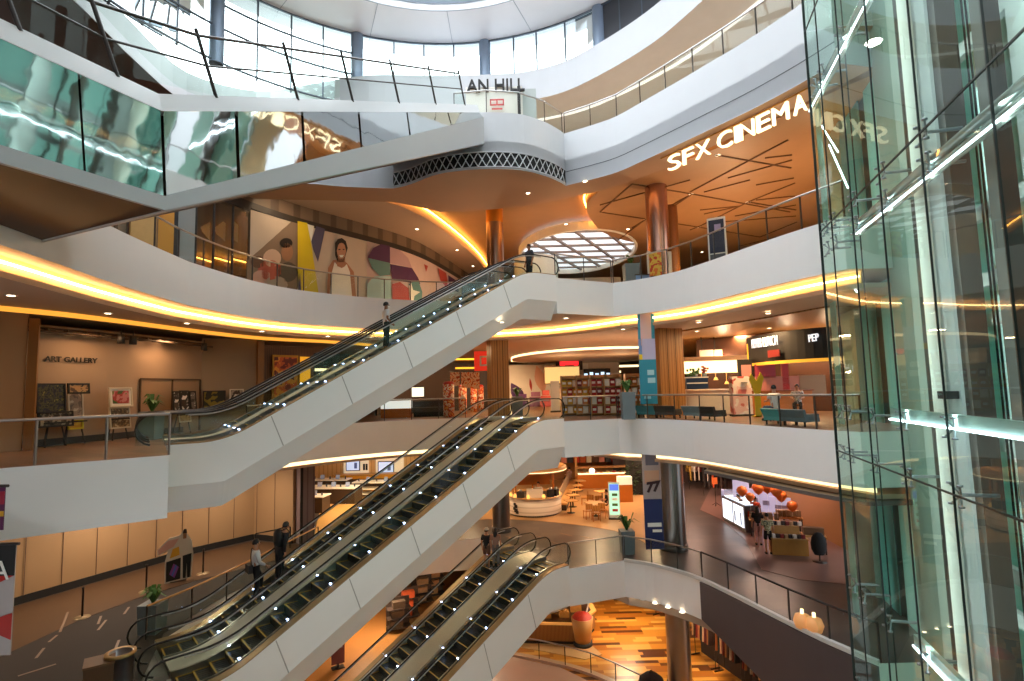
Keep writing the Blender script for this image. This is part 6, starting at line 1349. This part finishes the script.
MB().box((0,.35,.65),(L_,.7,1.3)).build('cabinet',[mat('grey_cabinet','5a5458',.4)],t,True)
LW = mat('lit_white_front','eaf2ff',.5,em=0.90)
for s_ in (-1,1): MB().box((s_*L_*.24,-.01,.7),(L_*.42,.03,1.0)).build('lit_front',[LW],t,True)
MB().box((L_*.1,-.03,.6),(.12,.02,.5)).build('printed_shape',[mat('grey_blue','7a94b8',.5)],t,True); MB().box((L_*.35,-.03,.6),(.1,.02,.6)).build('printed_shape',[mat('grey_blue','7a94b8',.5)],t,True); MB().box((L_*.5+.01,.3,.9),(.02,.3,.3)).build('red_tag',[RED],t,True)
MB().box((0,.35,1.5),(L_*.9,.5,.4)).build('glass_top',[GLS],t,True); MB().box((0,.35,1.33),(L_*.9,.5,.04)).build('lit_tray',[LW],t,True)
for k,(px,py,w_,h_) in enumerate(((732,498,1.1,.9),(755,500,1.5,1.2),(770,503,1.2,1.2),(783,507,1.3,1.0),(741,491,.8,1.1))):
    p = V(px,py,31.2-k*.4); t = thing('lit_display',['small lit white panel behind the showcase, left','bright lilac lit panel behind the orange stall','second lilac lit panel, beside the wooden partition','third lit panel nearest the wooden partition','white card panel with orange disc behind the stalls'][k],'panel',(p.x,p.y,-6),-.5)
    MB().box((0,0,p.z+6),(w_,.08,h_)).build('panel',[mat('lilac_lit','b8b8d8',.5,em=.32)],t,True); MB().tube([(0,.05,0),(0,.05,p.z+6)],.04,6).build('post',[STEELD],t,True); MB().box((0,-.05,p.z+6),(w_*.6,.02,h_*.2)).build('print',[mat('grey_lilac_print','9a9ac0',.5)],t,True)
for k,(px,py,r_) in enumerate(((742,491,.26),(758,488,.3),(767,487,.3),(781,496,.28),(792,506,.26),(750,497,.22),(776,491,.28))):
    p = V(px,py,27.5-k*.1); t = thing('orange_balloon',['orange balloon on the white card panel','large orange balloon over the stall','second large orange balloon over the stall','orange balloon right of the large pair','rightmost orange balloon by the wooden partition','orange balloon left of the pair','middle orange balloon of the cluster'][k],'balloon',p,0,'orange balloons'); MB().lathe([(0,-r_*1.15),(r_*.55,-r_*.75),(r_,0),(r_*.75,r_*.7),(0,r_)],n=16).build('balloon_body',[ORG],t,True); MB().tube([(0,0,-r_*1.1),(0,0,-6-p.z+.9)],.006,4).build('string',[PAPER],t,True)
p0 = W(775,512,-6); p1 = W(838,552,-6); pw = MB().wall([(p0.x,p0.y+1.2),(p1.x+.5,p1.y)],-6,-3.2,.2); struct('wall_right',pw,[mat('orange_partition','9a6c40',.5)])
b = MB().wall([(p0.x,p0.y+1.15),(p1.x+.5,p1.y-.05)],-3.2,-3.05,.3); struct('trim_11',b,[mat('amber_ledge','e09a3a',.5,em=0.18)])
# display table with goods
tp = W(790,557,-6); t = thing('display_table','light wood display table heaped with small goods on the concourse','table',(tp.x+.2,tp.y+.5,-6),-.25); t.scale = (.62,.75,.85); MB().box((0,0,.4),(2.3,1.0,.8)).build('body',[mat('oak_board','b8833e',.5,var=.12,vscale=4)],t,True); MB().box((0,0,.82),(2.4,1.1,.05)).build('tabletop',[WOODL],t,True); MB().box((0,0,.04),(2.2,.9,.08)).build('plinth',[TD],t,True); MB().box((-.1,.25,1.1),(1.8,.4,.5)).build('riser',[WOODL],t,True)
for k in range(16):
    x = -1.0+.27*(k%8); y = -.38+(k//8)*.65; z = .845 if k < 8 else 1.35
    x *= .62; y *= .75; z *= .85; q = Vec((tp.x+.2,tp.y+.5,-6))+Vec((math.cos(-.25)*x-math.sin(-.25)*y,math.sin(-.25)*x+math.cos(-.25)*y,z)); c_ = ['efe8e0','4a3a34','8a2a2a','c8a078','2a2a30'][k%5]
    m_ = MB().box((0,0,.08),(.13,.12,.16)); m_.box((0,-.065,.09),(.08,.01,.08)); single('boxed_good',m_,[mat('good_'+c_,c_,.5)],'small boxed good %s the light wood display table'%('on the riser of' if k>=8 else 'along the front of'),'box','boxed goods '+('on the riser' if k>=8 else 'along the table front')).location = q
for k,(px,py,w_,c_,lab) in enumerate(((800,530,1.2,'8a7258','cluttered grey brown stall table behind the display table'),(828,552,.9,'7a5a40','cluttered stall table beside the lift glass'),(775,533,1.4,'9a8068','stall table behind the person in patterned shirt'))):
    p = W(px,py+8,-6); t = thing('stall_table',lab,'table',(p.x,p.y+1.0,-6),-.3); MB().box((0,0,.75),(w_,.7,.05)).build('tabletop',[WOODL],t,True)
    for x in (-w_/2+.06,w_/2-.06):
        for y in (-.28,.28): MB().box((x,y,.37),(.06,.06,.74)).build('leg',[TD],t,True)
    for q in range(5): MB().box((-w_/2+.15+q*(w_-.3)/4,0,.78+.15),(.2,.3,.3)).build('tray',[mat('tray_'+c_,c_,.6,var=.3,vscale=8)],t,True)
person('person in patterned pale shirt and black shorts at the display table', W(769,554,-6), -.2, 'stand', PATT, SHB, legs='short', sleeve='short')
person('person in black beside the person in patterned shirt', W(759,545,-6), -.3, 'stand', SHB, mat('pink_trousers','c8a0a0',.8), sleeve='short', longhair=True)
person('person in orange red top behind the person in black', W(764,536,-6)+Vec((0,.8,0)), -.6, 'stand', mat('orange_red_shirt','d04a2a',.8), SHB)
person('person in navy leaning over the lit showcase', W(752,532,-6)+Vec((.1,.9,0)), 1.2, 'stand', mat('navy_shirt','20294a',.8), mat('navy_trousers','1c2236',.8), lean=.45)
p = W(820,562,-6); t = thing('coat_stand','black coat draped over a low stand near the lift glass','stand',p); MB().tube([(0,0,.03),(0,0,1.2)],.03,6).build('post',[STEELD],t,True); MB().lathe([(0,0),(.28,0),(.28,.03),(0,.04)],n=16).build('base',[STEELD],t,True)
MB().lathe([(.2,.3),(.3,.5),(.32,.75),(.26,1.0),(.14,1.16),(0,1.2)],n=14,sy=.7).build('coat',[SHB],t,True)
for k in range(5):
    px = 697+k*5.5; p = W(px,486,-6)+Vec((0,1.6,0)); t = thing('mannequin',['mannequin in ochre beside the steel column','mannequin in cream, second from the steel column','mannequin in dark red, middle of the clothes shop','mannequin in black, right of the middle','mannequin in white at the right of the clothes shop'][k],'mannequin',p,0,'mannequins'); m_ = mat('cloth_m%d'%k,['b08a3a','d8ccb8','7a2a2a','221e1e','d8d4d0'][k],.85)
    MB().lathe([(.0,.75),(.15,.78),(.14,1.0),(.19,1.3),(.1,1.42),(0,1.44)],n=14,sy=.65).build('torso',[m_],t,True); MB().lathe([(.0,1.44),(.04,1.45),(.04,1.52),(.075,1.58),(.08,1.68),(0,1.76)],n=12).build('head',[CRM],t,True)
    for x in (-.08,.08): MB().tube([(x,0,.8),(x,.0,.03)],.07,8,r2=.045).build('leg',[SHB],t,True)
    for x in (-1,1): MB().tube([(x*.17,0,1.32),(x*.23,0,1.05),(x*.22,.06,.82)],.04,7).build('arm',[m_],t,True)
b = MB().box((13.5,42.5,-4),(12,.2,4)); struct('wall_back',b,[mat('dark_clothes_shop','3a2c2a',.6,var=.4,vscale=1)])
# bags left near the lift on the A balustrade (pale round lamps on the floor)
for k,(px,py) in enumerate(((803,628),(815,632))):
    p = W(px,py,-6); t = thing('floor_lamp',['left round glowing floor lantern behind the dark rail','right round glowing floor lantern behind the dark rail'][k],'lantern',p,0,'floor lanterns'); MB().lathe([(0,0),(.2,.02),(.26,.2),(.2,.38),(.08,.42),(0,.43)],n=14).build('globe',[mat('amber_lantern','d8955a',.5,em=0.29)],t,True); MB().lathe([(.05,.42),(.05,.55),(0,.56)],n=8).build('neck',[mat('lantern_tip','ffe8b0',.5,em=1.44)],t,True)
# ------------------------------------------------------------------ ground floor
hc = W(556,641,-12); hc.y += .7; t = thing('slatted_kiosk','six-sided slatted wood kiosk counter with lit rim','kiosk',(hc.x,hc.y,-12),.1)
hx = [(-2.6,-.6),(1.0,-1.35),(2.3,.2),(2.3,1.6),(-2.6,1.6)]
MB().prism(hx,.18,1.0).build('slatted_body',[stripes('kiosk_slats','a8763e','5a3818',0,4.5,.4)],t,True); MB().prism([(x*.97,y*.97) for x,y in hx],0,.18).build('plinth',[BLK2],t,True)
MB().prism([(x*1.04,y*1.04) for x,y in hx],1.0,1.1).build('rim',[mat('lit_rim','e0a050',.5,em=0.25)],t,True); MB().prism([(x*.9,y*.9) for x,y in hx],1.1,1.14).build('countertop',[mat('dark_brown_top','4a2f1c',.3)],t,True)
for k,(x,y,s_) in enumerate(((-1.2,-.2,.3),(-.4,-.5,.25),(.5,-.4,.35),(1.2,.3,.4),(.2,.5,.3))):
    single('pastry_tray',MB().box((hc.x+x,hc.y+y,-10.86+s_*.4),(s_*1.5,s_*1.2,s_*.8)).lathe([(0,0),(s_*.5,.0),(s_*.4,s_*.3),(0,s_*.4)],(hc.x+x,hc.y+y,-10.86+s_*.8),10),[mat('tray_gold','c89048',.5,var=.3,vscale=6)],['leftmost','second from the left','middle','rightmost','rear'][k]+' golden tray on the slatted kiosk','tray','trays on the slatted kiosk')
bp = W(583,645,-12); t = thing('display_tub','tall tapered tan tub heaped with red beside the slatted kiosk','tub',(bp.x,bp.y,-12)); t.scale = (.8,.8,.8); MB().lathe([(0,.25),(.52,.25),(.72,1.75),(.66,1.75),(.6,1.5)],n=22).build('tub',[mat('tan_tub','c08a4a',.5)],t,True); MB().lathe([(.68,1.7),(.5,1.95),(.2,2.05),(0,2.08)],n=14).build('red_heap',[mat('red_heap','b5301e',.6,var=.4,vscale=8)],t,True); MB().lathe([(0,0),(.62,0),(.62,.25),(0,.25)],n=22).build('plinth',[BLK2],t,True); MB().tube([(.3,.2,1.9),(.5,.3,2.5)],.05,6).build('straw',[PAPER],t,True)
b = MB().prism([tuple(W(*q,-12).xy) for q in ((500,645),(545,652),(585,660),(602,655),(585,640),(540,636))],-11.995,-11.97); struct('floor',b,[mat('pale_kiosk_base','c8a070',.4)])
b = MB().prism([tuple(W(*q,-12).xy) for q in ((455,690),(500,655),(560,668),(605,690))],-11.99,-11.96); struct('floor',b,[mat('pink_stone_floor','caa694',.35)])
# shelves of clothes under the dark fascia
q0 = W(694,653,-12); q1 = W(775,712,-12); cols = ['c8a070','5a3a2a','8a2a22','c87a4a','2a3a3a','d8b890','6a2a2a','a86a3a','3a2a24','c8b8a0','7a3a2a','2a2a2a','b88a5a','8a5a3a']
dr_ = q1-q0; L_ = dr_.length
for k in range(3):
    f0 = (k+.5)/3; c_ = q0+dr_*f0; garment_rack((c_.x,c_.y,-12),math.atan2(dr_.y,dr_.x),['ground floor clothes rack nearest the pale steel column','ground floor clothes rack, middle one under the dark fascia','ground floor clothes rack, rightmost under the dark fascia'][k],(cols*2)[k*3:k*3+9],L_/3-.25,2.0,['coloured garments on the ground floor rack by the column','coloured garments on the middle ground floor rack','coloured garments on the rightmost ground floor rack'][k])
    MB().box((0,.45,1.3),(L_/3-.05,.08,2.6)).build('back_panel',[mat('dark_rack_back','2a201a',.6)],bpy.data.objects['garment_rack' if 0 else [o.name for o in COL.objects if o.name.startswith('garment_rack')][-1]],True)
garment_rack(W(664,618,-12),-1.0,'short clothes rack behind the pale steel column on the ground floor',['c8a070','8a2a22','5a3a2a','d8b890'],1.2,2.0,'coloured garments behind the pale steel column')
b = MB().wall([(9.9,40),(12.8,33),(15.5,24)],-12,-8.7,.2); struct('wall_right',b,[mat('dark_ground_shop','3a2418',.6,var=.3,vscale=.8)])
b = MB().box((-2,47,-10.4),(26,.2,3.4)); struct('wall_back',b,[mat('orange_ground_wall','a8642a',.6,var=.15)])
p = W(338,668,-12); t = thing('notice_stand','narrow dark red notice stand between the escalators on the ground floor','stand',p,.5); MB().box((0,0,.95),(.62,.06,1.5)).build('panel',[mat('maroon_notice','5a2a2a',.5)],t,True); MB().box((0,-.04,1.2),(.4,.02,.5)).build('print',[mat('notice_print','a8a0b0',.5)],t,True); MB().box((0,0,.1),(.06,.06,.2)).build('post',[STEELD],t,True); MB().box((0,0,.02),(.6,.4,.04)).build('foot',[STEELD],t,True)
for k,(px,py) in enumerate(((405,628),(420,612),(432,604),(395,640))):
    p = W(px,py,-12); t = thing('floor_display',['dark stock rack deep under the middle escalator, second','dark stock rack deep under the middle escalator, third','dark stock rack furthest right under the middle escalator','dark stock rack furthest left under the middle escalator'][k],'rack',(p.x,p.y+1,-12),.4); MB().box((0,.3,.9),(1.3,.06,1.8)).build('back_panel',[TD],t,True)
    for z in (.3,.8,1.3): MB().box((0,0,z),(1.3,.6,.05)).build('shelf',[TD],t,True); MB().box((-.2+.15*z,0,z+.2),(.7,.4,.35)).build('goods',[mat('goods_%d'%k,['c8562a','8a6a4a','b8885a','5a4a3a'][k],.6,var=.4,vscale=5)],t,True)
hp = W(652,694,-12); t = thing('beanbag','dark brown rounded furry beanbag at the bottom edge by the pale steel column','beanbag',hp); MB().lathe([(0,0),(.55,.02),(.62,.3),(.5,.65),(.25,.85),(0,.9)],n=20).build('bag',[mat('brown_fur','2e1c14',.9,var=.4,vscale=9,bump=.6)],t,True); MB().lathe([(.0,.88),(.1,.9),(.05,.98),(0,1.0)],n=8).build('tuft',[mat('brown_fur','2e1c14',.9)],t,True)
# ------------------------------------------------------------------ downlights
dm = None
def downlights(pts, z, label, group):
    global dm
    for q in pts:
        p = W(*q, z)
        if dm is None:
            m_ = MB(); m_.lathe([(0,-.012),(.085,-.012)],n=14,mi=1); m_.lathe([(.085,-.02),(.13,-.02),(.13,0),(.085,0),(.085,-.02)],n=14); dm = m_.mesh('downlight',[PAPER,LAMP])
        o = bpy.data.objects.new('downlight',dm); COL.objects.link(o); o.location = p; tag(o,label,'downlight',group)
downlights([(11,295),(108,313),(187,323),(262,331),(328,336)],4.0,'round downlight in the tan soffit above the art gallery side','downlights of the left soffit')
downlights([(502,322),(566,318),(623,329)],4.0,'round downlight in the soffit around the oval ceiling ring','downlights round the oval ring')
downlights([(699,322),(768,313),(697,331),(769,328),(738,338),(800,330)],3.94,'round downlight in the timber ceiling above the food shops','downlights of the timber ceiling')
downlights([(528,193),(585,181)],10.5,'round downlight in the tan underside of the white bulge','downlights of the bulge')
downlights([(417,229),(457,250),(473,266)],10.95,'round downlight in the tan ceiling above the mural','downlights above the mural')
downlights([(566,224),(628,229),(646,219),(691,194),(748,202),(698,227),(718,155),(738,252),(702,252)],10.92,'round downlight at a joint of the orange cinema ceiling','downlights of the cinema ceiling')
downlights([(619,592),(632,596),(643,599),(655,603),(668,607),(682,612)],-7.5,'round downlight in a row under the lowest white balcony front','downlights under the lowest balcony')

# ------------------------------------------------------------------ light
wd = bpy.data.worlds.new('world'); SC.world = wd; wd.use_nodes = True
wn = wd.node_tree.nodes; wl_ = wd.node_tree.links; bg = wn['Background']; bg.inputs[0].default_value = (.88,.94,1,1)
tcw = wn.new('ShaderNodeTexCoord'); sx = wn.new('ShaderNodeSeparateXYZ'); rp = wn.new('ShaderNodeValToRGB'); ml = wn.new('ShaderNodeMath'); ml.operation = 'MULTIPLY'; ml.inputs[1].default_value = 8.0
e = rp.color_ramp.elements; e[0].position = .0; e[0].color = (.07,)*3+(1,); e[1].position = .5; e[1].color = (.19,)*3+(1,)
for p_, v_ in ((.75,.48),(1.0,.62)): q_ = e.new(p_); q_.color = (v_,)*3+(1,)
mr = wn.new('ShaderNodeMapRange'); mr.inputs[1].default_value = -1; mr.inputs[2].default_value = 1
wl_.new(tcw.outputs['Generated'], sx.inputs[0]); wl_.new(sx.outputs['Z'], mr.inputs[0]); wl_.new(mr.outputs[0], rp.inputs[0]); wl_.new(rp.outputs[0], ml.inputs[0]); m2 = wn.new('ShaderNodeMath'); m2.operation = 'MULTIPLY_ADD'; m2.inputs[1].default_value = -.6; m2.inputs[2].default_value = 1.0; m3 = wn.new('ShaderNodeMath'); m3.operation = 'MULTIPLY'
wl_.new(sx.outputs['X'], m2.inputs[0]); wl_.new(m2.outputs[0], m3.inputs[0]); wl_.new(ml.outputs[0], m3.inputs[1]); wl_.new(m3.outputs[0], bg.inputs[1])
def fill_lamp(x, y, z, p, col='ffc98a', r=.12):  # unseen point lamp, added only for the light it gives
    ld = bpy.data.lights.new('pendant_lamp','POINT'); ld.energy = p*.72; ld.color = lin(col); ld.shadow_soft_size = r
    o = bpy.data.objects.new('pendant_lamp', ld); COL.objects.link(o); o.location = (x,y,z); return o
def down(x, y, z, p, col='ffcf96', s=.7):
    return lamp('ceiling_lamp', (x,y,z), s, p*.72, col)
# level C
for x,y,p in ((-6,37,260),(-2.0,33,300),(4,30.5,360),(10,27.5,420),(12.5,22,420),(13,30,400)): fill_lamp(x,y,6.45,p,'ffd6a6')  # unseen uplights behind the floor edge, added to brighten the ceiling
for x,y in ((-9.8,25.5),(-7,29.5),(-5,33.5)): down(x,y,11.0,75,'ffdcb0')
for x,y,p in ((-1,31,120),(6,27.5,160),(10,21.5,160),(-8,29,90)): down(x,y,17.2,p,'fff4e6')  # lamps added only to brighten the top level
# level B
for x,y,p in ((0,33,260),(4,33,260),(4,42,420),(0,46,380),(-4,33,150),(8,33,260),(12,28.5,300),(10.2,23,230),(13.5,25,200),(8,46,380),(2,38,300),(6,38,300),(4.5,48,420),(-1,44,220),(9,48,300)): down(x,y,3.88,p)
for x,y,p in ((-13.2,17.5,35),(-12.9,20.5,45),(-15.5,11.8,90)): down(x,y,3.6,p,'ffc890')
for x,y,z,p in ((8.8,29.6,2.7,90),(11.4,29.2,2.7,90),(13.2,26.0,2.8,50),(14.6,25.0,2.8,40),(4,40,2.0,150),(8,40,2.0,150),(3.6,28.2,1.5,70),(5.6,28.6,1.5,70)): fill_lamp(x,y,z,p,'ffd8ac')  # hidden behind canopy, fascia and shelves, added to light the ceiling
# level A
for x,y,p in ((-8,33,260),(-6,38,260),(-10,36,260),(-3,36,150)): down(x,y,-2.1,p,'ffe0b0')
for x,y,p in ((1,34,260),(5,35,260),(9,36,220),(4,28.5,160),(0,29,120)): down(x,y,-2.1,p,'ffd3a2')
for x,y,p in ((12.5,27,110),(13,31,150),(11,35,120),(10.5,38.5,160)): down(x,y,-2.2,p,'ffd0b8')
for x,y,p in ((-18,17,150),(-15.5,22,170),(-13,26,140),(-12.5,17,35)): down(x,y,-2.0,p,'ffe8cc')
# ground floor
for x,y,p in ((6,32,190),(5,29,90),(9,27,120),(-2,31,140),(-8,31,260),(11,24,120),(-7,24,150)): down(x,y,-8.9,p,'ffe2c0',1.0)

b = MB().prism([(-24,-9),(14,-9),(14,3),(5,6),(-12,8),(-24,8)], 15.6, 16.4); struct('ceiling', b, [WHITE])  # unseen slab added to block sky light from behind the viewer

b = MB().wall([(-24,8.2),(-12,8.2),(5,6.2),(14,3.2),(34,3.2)], 15.6, 23, .3, 0, -1); struct('wall_front', b, [mat('dark_upper_wall','5a5048',.7)])  # unseen dark wall added to close the sky gap under the roof
def shaft_fill(t_, p):  # unseen upright lamps added to brighten the lift shaft
    ld = bpy.data.lights.new('shaft_strip_lamp','AREA'); ld.shape='RECTANGLE'; ld.size = 26; ld.size_y = .1; ld.energy = p; ld.color = lin('e8fbf6')
    o = bpy.data.objects.new('shaft_strip_lamp', ld); COL.objects.link(o)
    zz = -Vec((si.x,si.y,0)); xx = Vec((0,0,1)); yy = zz.cross(xx); M_ = Matrix((xx,yy,zz)).transposed().to_4x4(); M_.translation = SP(t_,.1,2); o.matrix_world = M_
for t_ in (.6,2.6,4.3,6.1,8.1): shaft_fill(t_,120)

b = MB().wall([(14.2,3.2),(14.2,-9)], -12, 23, .3); struct('wall_right', b, [mat('dark_upper_wall','5a5048',.7)])  # unseen wall added to cut daylight coming from the right

for i,(x,y) in enumerate(((-12,31.2),(-7.5,30.2),(-3.5,30.4),(.5,30.2),(3.8,29.2),(6.6,26.5),(8.6,22.5),(10,19),(-18.4,26),(-18.2,21))): fill_lamp(x,y,19.35,45,'eaf0ff',.15)  # unseen uplights added to brighten the roof lining
